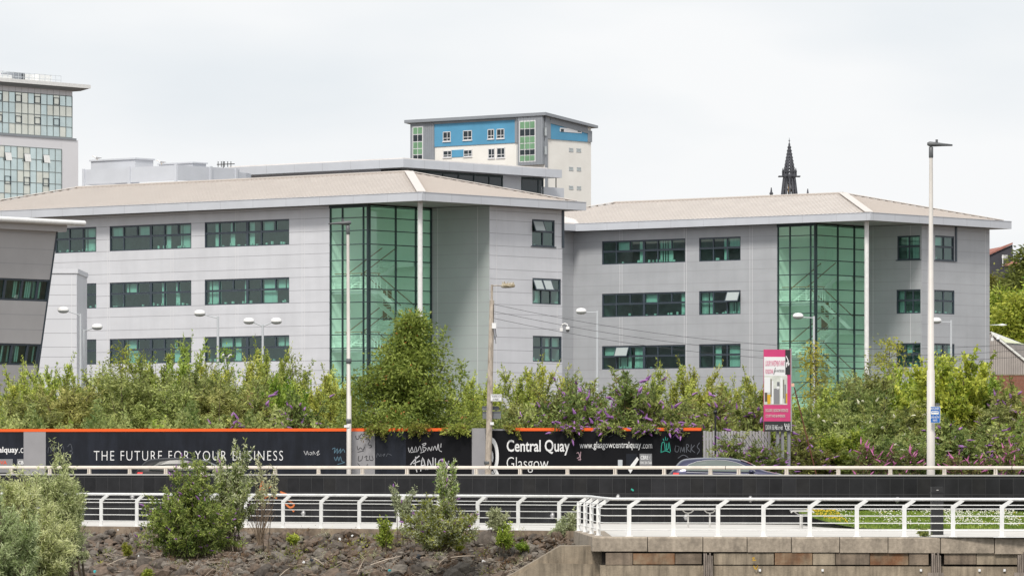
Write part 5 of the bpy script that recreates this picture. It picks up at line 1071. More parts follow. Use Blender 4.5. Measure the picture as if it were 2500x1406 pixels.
ball_lamp(532, 777, [(-1, .8, .22)], 312.0, 'car park lamp before the middle windows with one white head on the left')
ball_lamp(641.5, 797, [(-1, .55, .25), (1, .55, .25)], 318.0, 'two-headed car park lamp with white heads spread like a Y')
ball_lamp(1458, 763, [(-1, .75, .0)], 335.0, 'car park lamp in front of the link wall, white head on the left')
ball_lamp(1987, 776, [(-1, .75, .03)], 338.0, 'car park lamp in front of the right glass stairwell, white head on the left')
ball_lamp(2322, 786, [(-1, .7, .0)], 340.0, 'car park lamp beside the tallest column, white head on the left')
# far lamp arm at right edge
Y = 440.0; x = kx(2428) * Y; z = zat(793, Y); t = thing('street_lamp', (x, Y, G0), 'pale street lamp arm reaching right, above the corrugated warehouse', 'street lamp')
mb = MB(); mb.tube([(kx(2405) * Y, Y, G0), (kx(2405) * Y, Y, z), (kx(2440) * Y, Y, z)], .05, 6); mb.build('pole', M['poleg'], t); mb = MB(); mb.lathe((kx(2447) * Y, Y, z), [(.02, -.08), (.4, -.03), (.42, .02), (.02, .1)], 8, 0, 1, .5); mb.build('lantern', M['globe'], t)
# cameras
def camera_dome(p, lab, s=1.0):
    t = thing('security_camera', p, lab, 'camera'); mb = MB(); mb.tube([p + Vector((-.28, 0, 0)), p + Vector((-.28, 0, .22)), p + Vector((-.2, 0, .36)), p + Vector((-.05, 0, .4)), p + Vector((.1, 0, .34)), p + Vector((.14, 0, .15))], .045, 8); mb.box(p.x - .40, p.x - .2, p.y - .08, p.y + .2, p.z - .12, p.z + .12); mb.build('bracket', M['white'], t)
    mb = MB(); mb.lathe(p + Vector((.14, 0, -.02)), [(.05, .24), (.13, .18), (.14, .02)], 10); mb.build('housing', M['white'], t); mb = MB(); mb.lathe(p + Vector((.14, 0, -.02)), [(.125, .015), (.12, -.1), (.06, -.16), (.01, -.17)], 10); mb.build('dome', M['lampk'], t)
p = pt(1381, 804, 349.0); camera_dome(p, 'white domed security camera on a hooked bracket at the office corner')
p = pt(2432, 828, 381.0); camera_dome(p, 'small white domed camera at the far right corner of the annexe')
Y = 270.0; p = pt(550, 871, Y); t = thing('camera_post', (p.x, Y, G0), 'thin post with two white bullet cameras above the shrubs', 'camera'); mb = MB(); mb.tube([(p.x, Y, G0), (p.x, Y, p.z)], .045, 8); mb.box(p.x - .2, p.x + .2, Y - .04, Y + .04, p.z - .03, p.z + .0); mb.build('post', M['poleg'], t)
for s in (-1, 1):
    mb = MB(); c = p + Vector((s * .2, 0, .02)); mb.tube([c + Vector((-.02, 0, 0)), c + Vector((.12, -.1, .10))], .06, 8); mb.build('bullet_camera', M['white'], t)

# ------------------------------------------------------------------ estate agent board, leaning pole, black post
Y = 207.0; bu = Vector((.96, .28, 0)).normalized(); bnn = Vector((bu.y, -bu.x, 0)); ob = Vector((kx(1865) * Y, Y, 0)); fB = Fr(ob, bu, bnn)
root = thing('agent_board', (ob.x + .5, Y, G0), 'tall faded pink and white estate agent board on grey posts, its corner torn', 'sign board')
def bz(py): return fB.uz(1895, py)[1]
bw = fB.ux(1930.5); lw_ = fB.ux(1921)
def bp(name, x0, x1, y0, y1, m, d=.0, par=None):
    mb = MB(); a, b = fB.ux(x0), fB.ux(x1); mb.fbox(fB, a, b, d, d + .006, bz(y1), bz(y0)); return mb.build(name, M[m], par or root)
mb = MB(); mb.fbox(fB, 0, bw, -.05, 0, bz(1053), bz(853)); pb = mb.build('panel', M['magenta'], root)
bp('white_area', 1865.3, 1921, 871, 917, 'signw', .001, pb); bp('black_flap', 1917, 1929, 853.5, 914, 'bdark', .010, pb); bp('picture', 1865.3, 1922, 917, 987.5, 'bpale', .001, pb); bp('black_strip', 1865.3, 1930, 1028, 1053, 'bdark', .001, pb)
for x0, x1, y0, y1, m in ((1866, 1880, 921, 958, 'signw'), (1881, 1883.5, 925, 968, 'bbrown'), (1873, 1881, 963, 986, 'yellow'), (1867, 1873, 958, 980, 'bbrown'), (1889, 1903, 948, 986, 'postg'), (1897, 1903, 932, 942, 'signg'), (1896, 1902, 943, 951, 'signw'), (1905, 1910, 922, 986, 'signw'), (1912, 1914, 926, 972, 'bbrown'), (1915, 1919, 938, 984, 'postg'), (1917.5, 1921.5, 960, 984, 'yellow'), (1884, 1888, 930, 986, 'signw')):
    bp('picture_patch', x0, x1, y0, y1, m, .009, pb)
mb = MB(); fB2 = Fr(fB.w(0, .02, 0), bu, bnn)
text_on(mb, fB2, 'LUXURY INVESTMENT APART', 1869, 1916, 880, 893, d=.002, off=.0); text_on(mb, fB2, 'RONDOVAR', 1869, 1888, 901, 912, d=.002); mb.build('pink_lettering', M['magenta'], pb)
mb = MB(); text_on(mb, fB2, '& WATERSIDE', 1892, 1915, 902, 908, d=.002); strokes(mb, fB2, [[(1889, 914), (1893, 897)]], 1.3, .002); mb.build('black_lettering', M['bdark'], pb)
mb = MB(); text_on(mb, fB2, 'EXCLUSIVE 2 BEDROOM RESIDENCES', 1869, 1924, 997.5, 1005, d=.002, off=.012); text_on(mb, fB2, 'COURTYARD & RIVERSIDE', 1869, 1917, 1011.5, 1018, d=.002, off=.012); mb.build('pale_lettering', M['bpale'], pb)
mb = MB(); text_on(mb, fB2, 'Call 0141 342 4465 or visit', 1869, 1911, 1036.5, 1048.5, d=.002); strokes(mb, fB2, [[(1915, 1039), (1928, 1039)], [(1918, 1039), (1919, 1048), (1928, 1048)], [(1922, 1042), (1927, 1042)], [(1922, 1045), (1927, 1045)], [(1916, 1038), (1916, 1033)], [(1921, 1037), (1921, 1034)], [(1926, 1037), (1926, 1033)]], 1.5, .002); strokes(mb, fB2, [[(1919, 869), (1924, 880), (1921, 888)], [(1920, 884), (1920, 896)], [(1925, 880), (1924, 893), (1927, 886)]], 2.2, .004); mb.build('white_lettering', M['ink'], pb)
for px, d in ((1901.5, .1), (1913, .1), (1928.5, -.0)): mb = MB(); u = fB.ux(px); mb.fbox(fB, u - .055, u + .055, -.2, -.09, G0, bz(858) if px > 1920 else bz(1000)); mb.build('leg', M['postg'], root)
mb = MB(); u = fB.ux(1930); mb.fbox(fB, u, u + .05, -.12, .02, bz(1053), bz(850)); mb.build('side_batten', M['timberp'], root)
Y = 206.0; a, b = pt(1939, 945, Y), Vector((kx(2006) * Y, Y, G0)); root = thing('leaning_post', (b.x, Y, G0), 'rusty thin pole leaning left among the shrubs, with a small pink head', 'post'); mb = MB(); mb.tube([b, a], .028, 6); mb.build('pole', mat('rust_iron', (.12, .04, .025), .8), root); mb = MB(); c = pt(1935.5, 939, Y); mb.box(c.x - .06, c.x + .06, Y - .03, Y + .03, c.z - .07, c.z + .06); mb.build('head', mat('peach_reflector', (.75, .45, .33), .5), root)
Y = 208.0; p = pt(1746.5, 996, Y); root = thing('black_post', (p.x, Y, G0), 'slim black post in front of the slatted fence, left of the pink board', 'post'); mb = MB(); mb.tube([(p.x, Y, G0), (p.x, Y, p.z)], .04, 10); mb.build('shaft', M['black'], root); mb = MB(); mb.lathe((p.x, Y, zat(1010, Y)), [(.04, 0), (.085, .01), (.085, .13), (.04, .14)], 10); mb.build('collar', M['black'], root)

# ------------------------------------------------------------------ cars
def car(px_rear, Y, paint, lab, dz=0.0, ky=67.2):
    x0 = kx(px_rear) * Y; zg = G0 + .05 + dz; t = thing('parked_car', (x0 + 2.3, Y, zg), lab, 'car')
    # stations along length: (x, half width lower, sill z, belt z, roof z or None, roof half width)
    st = [(0.0, .66, .45, .82, .86, .60), (.10, .78, .30, .93, .99, .66), (.27, .84, .24, .96, 1.18, .60), (.45, .87, .22, .975, 1.41, .56), (.75, .89, .2, .985, 1.445, .58), (1.2, .90, .2, .985, 1.475, .60), (1.6, .90, .2, .98, 1.485, .61), (2.1, .90, .2, .97, 1.475, .61), (2.5, .90, .2, .955, 1.43, .60), (2.8, .895, .2, .945, 1.335, .60), (3.1, .89, .2, .94, 1.19, .62), (3.42, .88, .2, .935, 1.03, .68), (3.7, .87, .2, .90, .96, .70), (4.1, .85, .22, .82, .89, .66), (4.45, .80, .26, .70, .78, .58), (4.68, .66, .36, .58, .62, .42)]
    vs = []; n = 0
    for x, hw, zs_, zb, zr, rw in st:
        pr = [(-hw * .9, zs_), (-hw, (zs_ + zb) / 2), (-hw * .965, zb), (-(hw * .35 + rw * .65), zb + (zr - zb) * .55), (-rw, zr - .035), (-rw * .5, zr), (rw * .5, zr), (rw, zr - .035), (hw * .35 + rw * .65, zb + (zr - zb) * .55), (hw * .965, zb), (hw, (zs_ + zb) / 2), (hw * .9, zs_)]
        n = len(pr); vs += [(x0 + x, Y + y, zg + z) for y, z in pr]
    mb = MB(); mb.raw(vs, [(i * n + k, i * n + (k + 1) % n, (i + 1) * n + (k + 1) % n, (i + 1) * n + k) for i in range(len(st) - 1) for k in range(n)], 0, True); mb.face(vs[:n], 0, True); mb.face(vs[-n:][::-1], 0, True)
    o = mb.build('body', paint, t); md = o.modifiers.new('s', 'SUBSURF'); md.levels = 2; md.render_levels = 2
    sx = [s[0] for s in st]
    def side(x, z, off=.012):      # point on the near side of the body
        hw, zb, zr, rw = (np.interp(x, sx, [s[i] for s in st]) for i in (1, 3, 4, 5)); f = (z - zb) / max(zr - zb, .01)
        y = hw * .965 + ((hw * .35 + rw * .65) - hw * .965) * f / .55 if f < .55 else (hw * .35 + rw * .65) + (rw - (hw * .35 + rw * .65)) * (f - .55) / .45
        return Vector((x0 + x, Y - y - off, zg + z))
    top = [(.60, 1.13), (.72, 1.22), (1.0, 1.325), (1.35, 1.375), (1.7, 1.39), (2.1, 1.365), (2.45, 1.29), (2.75, 1.17), (3.02, 1.03), (3.12, .985)]
    gl = MB(); ch = MB()
    for (xa, za), (xb_, zb_) in zip(top, top[1:]):
        def bl(x): return 1.005 - .016 * x
        for s in (0, 1):
            f = lambda x, z: (side(x, z) if s == 0 else Vector((side(x, z).x, 2 * Y - side(x, z).y, side(x, z).z)))
            k0, k1 = (za - bl(xa)) / 3, (zb_ - bl(xb_)) / 3
            for j in range(3): gl.face([f(xa, bl(xa) + k0 * j), f(xb_, bl(xb_) + k1 * j), f(xb_, bl(xb_) + k1 * (j + 1)), f(xa, bl(xa) + k0 * (j + 1))])
    G_ = M['gcar'] if paint is M['paint'] else M['gdim']
    gl.build('side_window', G_, t)
    if paint is M['paint']: ch.tube([side(x, z, .02) for x, z in [(.62, 1.0), (.585, 1.07)] + top], .009, 5); ch.tube([side(x, .965 - .035 * x, .02) for x in np.linspace(.62, 3.2, 12)], .009, 5)
    if ch.v: ch.build('chrome_trim', M['chrome'], t)
    wm = MB(); 
    for xa, xb_ in ((2.62, 2.85), (2.85, 3.1), (3.1, 3.36)):
        q = []
        for x in (xa, xb_): zr, rw = np.interp(x, sx, [s[4] for s in st]), np.interp(x, sx, [s[5] for s in st]); q.append((x, zr + .012, rw * .93))
        a, b = q; wm.face([(x0 + a[0], Y - a[2], zg + a[1] - .03), (x0 + b[0], Y - b[2], zg + b[1] - .03), (x0 + b[0], Y - b[2] * .4, zg + b[1] + .01), (x0 + a[0], Y - a[2] * .4, zg + a[1] + .01)]); wm.face([(x0 + a[0], Y - a[2] * .4, zg + a[1] + .01), (x0 + b[0], Y - b[2] * .4, zg + b[1] + .01), (x0 + b[0], Y + b[2] * .9, zg + b[1] + .005), (x0 + a[0], Y + a[2] * .9, zg + a[1] + .005)])
    wm.build('windscreen', G_, t)
    tl = MB(); tl.hexa([side(.10, .80, .0), side(.34, .84, .0), side(.34, .84, -.05), side(.10, .80, -.05), side(.16, .93, .012), side(.36, .92, .012), side(.36, .92, -.03), side(.16, .93, -.03)]); tl.build('tail_lamp', M['tail'], t)
    mi = MB(); c = side(2.98, .96, .1); mi.tube([c + Vector((-.1, 0, 0)), c + Vector((-.06, 0, 0)), c + Vector((.06, 0, 0)), c + Vector((.1, 0, -.01))], [.03, .075, .07, .02], 8); mi.build('mirror', paint, t)
    for xw in (.92, 3.72):
        for sd in (-1, 1):
            wh = MB(); c = Vector((x0 + xw, Y + sd * .80, zg + .33)); wh.tube([c + Vector((0, -.1, 0)), c + Vector((0, .1, 0))], .33, 20); wo = wh.build('wheel', M['tyre'], t); rm_ = MB(); rm_.tube([c + Vector((0, sd * .1, 0)), c + Vector((0, sd * .11, 0))], .22, 16); rm_.build('rim', M['chrome'], wo)
    return t
car(1632, 186.5, M['paint'], 'dark navy car with chrome window trim, seen over the black wall')
car(330, 197.5, M['paintk'], 'black car with a pale sky-reflecting roof, half hidden behind the flowering bush', dz=0)
# ------------------------------------------------------------------ plants
def leaf_mesh(name, c, d, L, W, val, mats, rg, mi=None):
    n = len(c); rnd = rg.normal(size=(n, 3)); s = np.cross(d, rnd); s /= np.linalg.norm(s, axis=1, keepdims=True) + 1e-9
    nrm = np.cross(s, d); L = L[:, None]; W = W[:, None]
    v = np.empty((n, 4, 3)); v[:, 0] = c; v[:, 1] = c + d * L * .45 + s * W * .5 + nrm * L * .06; v[:, 2] = c + d * L - nrm * L * .05; v[:, 3] = c + d * L * .45 - s * W * .5 + nrm * L * .06
    me = bpy.data.meshes.new(name); me.vertices.add(n * 4); me.vertices.foreach_set('co', v.reshape(-1).astype(np.float32))
    me.loops.add(n * 4); me.loops.foreach_set('vertex_index', np.arange(n * 4, dtype=np.int32)); me.polygons.add(n); me.polygons.foreach_set('loop_start', np.arange(0, n * 4, 4, dtype=np.int32))
    for m in mats: me.materials.append(m)
    if mi is not None: me.polygons.foreach_set('material_index', mi.astype(np.int32))
    me.update(calc_edges=True)
    a = me.attributes.new('leafval', 'FLOAT', 'FACE'); a.data.foreach_set('value', val.astype(np.float32)); return me
def unit(a): return a / (np.linalg.norm(a, axis=-1, keepdims=True) + 1e-9)
def grow(seed, h, rx, stems, shoots, per, sl, L, W, up=.7, tmin=.15, lean=(0, 0), r0=.25, shape=.45, droop=0., tight=1.0, fl=None, flw=(.05, .22), flfrac=.3, thin=.045, hmin=.72, tipl=1.6, arch=0):
    """stems fan from a base; leafy shoots leave the stems; returns (leaf arrays, stem MB, flower MB)"""
    g = np.random.default_rng(seed); mb = MB(); fb = MB(); C = []; D = []; V = []
    for i in range(stems):
        a = g.uniform(0, 2 * math.pi); r = rx * math.sqrt(g.uniform(0, 1)) * .8; hh = h * (1 - shape * (r / rx) ** 2) * g.uniform(hmin, 1.0) * .93
        b = np.array([g.normal() * r0, g.normal() * r0, 0]); tip = np.array([math.cos(a) * r + lean[0] * hh, math.sin(a) * r + lean[1] * hh, hh]); mid = b * .5 + tip * .5 + np.array([g.normal() * .15 * rx, g.normal() * .15 * rx, hh * .12]) - np.array([math.cos(a) * r, math.sin(a) * r, 0]) * .2
        if arch: tip[2] = g.uniform(-.75, .55) * arch; tip[1] = -abs(tip[1]) - .25; mid = np.array([tip[0] * .5, tip[1] * .5, arch * g.uniform(.7, 1.1)])
        ts = np.linspace(0, 1, 7); pts = [(1 - t) ** 2 * b + 2 * t * (1 - t) * mid + t * t * tip for t in ts]
        mb.tube([tuple(p) for p in pts], list(np.linspace(thin, .006, 7)), 5, 0, False)
        ns = max(3, int(shoots * g.uniform(.8, 1.2)))
        for t in np.concatenate([g.uniform(tmin, 1, ns) ** .8, [1.0]]):
            p = (1 - t) ** 2 * b + 2 * t * (1 - t) * mid + t * t * tip; tan = unit(2 * (1 - t) * (mid - b) + 2 * t * (tip - mid))
            an = g.uniform(0, 2 * math.pi); outd = np.array([math.cos(an), math.sin(an), g.uniform(-.3, .6)]); k = 0 if t == 1.0 else 1
            d = unit(tan * up + outd * (1 - up) * 1.6 * k + np.array([0, 0, .15])); ln = sl * g.uniform(.6, 1.25) * (1.15 - .5 * t * (1 if tmin < .5 else 0)) * (tipl if t == 1.0 else 1)
            m = int(per * g.uniform(.75, 1.25)); q = np.linspace(.08, 1, m)
            cur = p + d * (q[:, None] * ln) + np.array([0, 0, -droop * ln]) * (q[:, None] ** 2) + g.normal(size=(m, 3)) * .025 * tight
            e = p + d * ln + np.array([0, 0, -droop * ln])
            if m > 5: mb.tube([tuple(p), tuple((p + e) / 2 + np.array([0, 0, droop * ln * .25])), tuple(e)], [.011, .007, .003], 3, 0, False)
            lo = g.normal(size=(m, 3)); ld = unit(d * .55 + unit(lo) * .9 + np.array([0, 0, -.12]))
            sv = g.uniform(.15, .8); C.append(cur); D.append(ld); V.append(np.clip(sv + g.normal(size=m) * .17, 0, 1))
            if fl is not None and g.uniform() < flfrac:
                fd = unit(d + np.array([g.normal() * .35, g.normal() * .35, g.uniform(-.45, .35)])); n = 6; LL = flw[1] * g.uniform(.7, 1.25); ww = flw[0] * g.uniform(.8, 1.1); A = np.cross(fd, [0.1, .2, 1]); A = unit(A); Bv = np.cross(fd, A)
                base = len(fb.v); vs = []
                for jj, (x, rr) in enumerate(((0, .6), (.15, 1), (.4, .92), (.7, .6), (1.0, .12))):
                    cc = e + fd * LL * x + np.array([0, 0, -.12 * LL * x * x])
                    for kq in range(n): ang = 2 * math.pi * kq / n; j2 = g.uniform(.7, 1.2); vs.append(tuple(cc + (A * math.cos(ang) + Bv * math.sin(ang)) * ww * rr * j2))
                fb.raw(vs, [(ii * n + kq, ii * n + (kq + 1) % n, (ii + 1) * n + (kq + 1) % n, (ii + 1) * n + kq) for ii in range(4) for kq in range(n)])
    C = np.concatenate(C); D = np.concatenate(D); V = np.concatenate(V); n = len(C)
    return C, D, L * g.uniform(.7, 1.3, n), W * g.uniform(.75, 1.25, n), V, mb, fb, g
def plant(name, cat, lmats, spec, flm=None, fname='blossom', part='foliage', mixp=None, stemm='bark'):
    C, D, L, W, V, mb, fb, g = grow(**spec)
    t = thing(name, (0, 0, -500), 'x', cat)
    mi = None
    if mixp: mi = (g.uniform(size=len(C)) < mixp).astype(int)
    me = leaf_mesh(part, C, D, L, W, V, lmats, g, mi); o = bpy.data.objects.new(part, me); COL.objects.link(o); o.parent = t
    m2 = bpy.data.meshes.new('stem'); m2.from_pydata(mb.v, [], mb.f); m2.materials.append(M[stemm]); m2.polygons.foreach_set('use_smooth', [True] * len(mb.f)); o = bpy.data.objects.new('stem', m2); COL.objects.link(o); o.parent = t
    if fb.v: m3 = bpy.data.meshes.new(fname); m3.from_pydata(fb.v, [], fb.f); m3.materials.append(flm); o = bpy.data.objects.new(fname, m3); COL.objects.link(o); o.parent = t
    t['h'] = float(np.percentile(C[:, 2], 99.85)); t['rx'] = spec['rx']; return t
def sapling(seed, h, rx, leafm, label_cat='tree', nl=26, cb=.45, trunk_r=.05, name='sapling', leafL=.17, per=22, clump=.42, mixm=None, mixp=0, cone=False):
    g = np.random.default_rng(seed); t = thing(name, (0, 0, -500), 'x', label_cat); mb = MB(); C = []; D = []; V = []
    tr = [(0, 0, 0), (g.normal() * .05, 0, h * .35), (g.normal() * .12, g.normal() * .08, h * .7), (g.normal() * .1, 0, h * .97)]
    mb.tube(tr, [trunk_r, trunk_r * .8, trunk_r * .5, .012], 7)
    for i in range(nl):
        f = cb + (1 - cb) * (i + .5) / nl; z = h * f; w = rx * (math.sin(math.pi * min(1, (f - cb) / (1 - cb) * .86 + .14)) ** .7) * g.uniform(.55, 1.05)
        if cone: w = rx * np.interp(f, [0, .25, .38, .52, .65, .78, .9, 1], [.75, .95, 1, .95, .72, .42, .16, .02]) * g.uniform(.3, 1.2)
        a = i * 2.4 + g.normal() * .3
        if cone: w *= 1 + .32 * math.sin(3 * a + 9 * f) * math.sin(14 * f + a)
        x0 = np.interp(z, [q[2] for q in tr], [q[0] for q in tr]); p0 = np.array([x0, 0, z - w * .35]); p1 = np.array([x0 + math.cos(a) * w, math.sin(a) * w, z + g.normal() * .08 * h * .3])
        mb.tube([tuple(p0), tuple((p0 + p1) / 2 + np.array([0, 0, .05 * w])), tuple(p1)], [trunk_r * .35, trunk_r * .22, .006], 4, 0, False)
        nc = max(2, int(w / .28))
        for c in range(nc):
            q = p0 + (p1 - p0) * ((c + 1.2) / (nc + .2)); m = int(per * g.uniform(.7, 1.3)); off = g.normal(size=(m, 3)) * np.array([clump, clump, clump * .55]) * .55; C.append(q + off); D.append(unit(off + g.normal(size=(m, 3)) * .25 + np.array([0, 0, -.1]))); V.append(np.clip(g.uniform(.2, .75) + g.normal(size=m) * .16, 0, 1))
    if cone:      # separate leading shoots make the top uneven
        for dx, dy, z0, z1 in ((-.25, 0, .85, 1.0), (.75, -.2, .78, .95), (1.35, .1, .72, .925), (-1.05, -.1, .66, .83), (-1.75, -.2, .55, .70), (2.1, 0, .55, .74), (.2, -.5, .7, .88), (-2.3, 0, .42, .56), (2.6, -.2, .42, .58)):
            mb.tube([(dx * .4, dy, h * (z0 - .2)), (dx, dy, h * z0), (dx * 1.02, dy, h * z1)], [.03, .018, .005], 4, 0, False)
            for q in np.linspace(0, 1, 8): m = 26; off = g.normal(size=(m, 3)) * np.array([1, 1, .8]) * (.30 - .2 * q); C.append(np.array([dx, dy, h * (z0 + (z1 - z0) * q)]) + off); D.append(unit(off + g.normal(size=(m, 3)) * .2 + np.array([0, 0, .05]))); V.append(np.clip(g.uniform(.4, .85) + g.normal(size=m) * .15, 0, 1))
    C = np.concatenate(C); D = np.concatenate(D); V = np.concatenate(V); n = len(C)
    mi = (g.uniform(size=n) < mixp).astype(int) if mixm else None
    me = leaf_mesh('crown', C, D, leafL * g.uniform(.7, 1.3, n), leafL * .42 * g.uniform(.8, 1.2, n), V, [leafm] + ([mixm] if mixm else []), g, mi); o = bpy.data.objects.new('crown', me); COL.objects.link(o); o.parent = t
    m2 = bpy.data.meshes.new('trunk'); m2.from_pydata(mb.v, [], mb.f); m2.materials.append(M['bark']); o = bpy.data.objects.new('trunk', m2); COL.objects.link(o); o.parent = t
    t['h'] = h; t['rx'] = rx; return t
L_brown = leafmat('brown_leaf', (.13, .085, .04), (.30, .20, .08))
# prototypes (one per kind); copies below
PR = {}
PR['birch'] = [plant('birch_shrub', 'shrub', [L_birch], dict(seed=s, h=5.0, rx=1.35, stems=18, shoots=34, per=30, sl=.6, L=.10, W=.042, up=.72, hmin=.5, droop=.08, tipl=2.0, lean=(.04 * k, 0))) for k, s in ((1, 11), (2, 12))]
PR['willow'] = [plant('willow_shrub', 'shrub', [L_olive], dict(seed=s, h=4.6, rx=1.6, stems=22, shoots=32, per=30, hmin=.6, sl=.7, L=.125, W=.045, up=.55, droop=.05, shape=.55)) for s in (21, 22)]
PR['bud'] = [plant('buddleia_shrub', 'shrub', [L_bud, L_brown], dict(seed=s, h=3.6, rx=1.6, stems=24, shoots=18, hmin=.55, per=26, sl=.62, L=.16, W=.05, up=.5, droop=.25, fl=1, flfrac=.27, flw=(.048, .29), shape=.6), M['purple'], mixp=.07) for s in (31, 32)]
PR['budw'] = [plant('white_buddleia_shrub', 'shrub', [L_bud], dict(seed=41, h=3.8, rx=1.7, stems=26, shoots=22, hmin=.5, per=28, sl=.62, L=.16, W=.05, up=.5, droop=.2, fl=1, flfrac=.07, flw=(.045, .24), shape=.6), M['cream'])]
PR['green'] = [plant('leafy_shrub', 'shrub', [L_grn], dict(seed=51, h=4.6, rx=1.7, stems=24, shoots=34, hmin=.55, per=28, sl=.6, L=.13, W=.07, up=.6, shape=.6))]
PR['weed'] = [plant('willowherb', 'wildflower', [L_bud, L_brown], dict(seed=61, h=1.7, rx=.55, stems=16, shoots=4, per=20, sl=.3, L=.12, W=.03, up=.85, r0=.3, fl=1, flfrac=.28, flw=(.03, .28), shape=.2, thin=.014), M['pink'], mixp=.45)]
USED = {}; WF = dict(birch=1.35, willow=1.45, bud=1.25, budw=1.25, green=1.1, weed=1.0)
def place(kd, px, top, Y, label, wf=1.0, group=None, rot=None, x=None, zg=G0):
    k = USED.get(kd, 0); USED[kd] = k + 1; pr = PR[kd][k % len(PR[kd])]; h = zat(top, Y) - zg; s = h / pr['h']
    rg_ = random.Random(int(px * 7 + Y)); o = pr if k < len(PR[kd]) else dup(pr)
    o.location = (kx(px) * Y, Y, zg); o.rotation_euler = (0, 0, rg_.uniform(0, 6.28) if rot is None else rot); wf *= WF[kd]; o.scale = (wf, wf, s)
    o['label'] = label; o['group'] = group or {'birch': 'birch scrub behind the hoarding', 'willow': 'willow scrub behind the hoarding', 'bud': 'purple buddleia shrubs', 'budw': 'white buddleia shrubs', 'green': 'broad-leaved shrubs', 'weed': 'willowherb clumps along the road'}[kd]
    return o
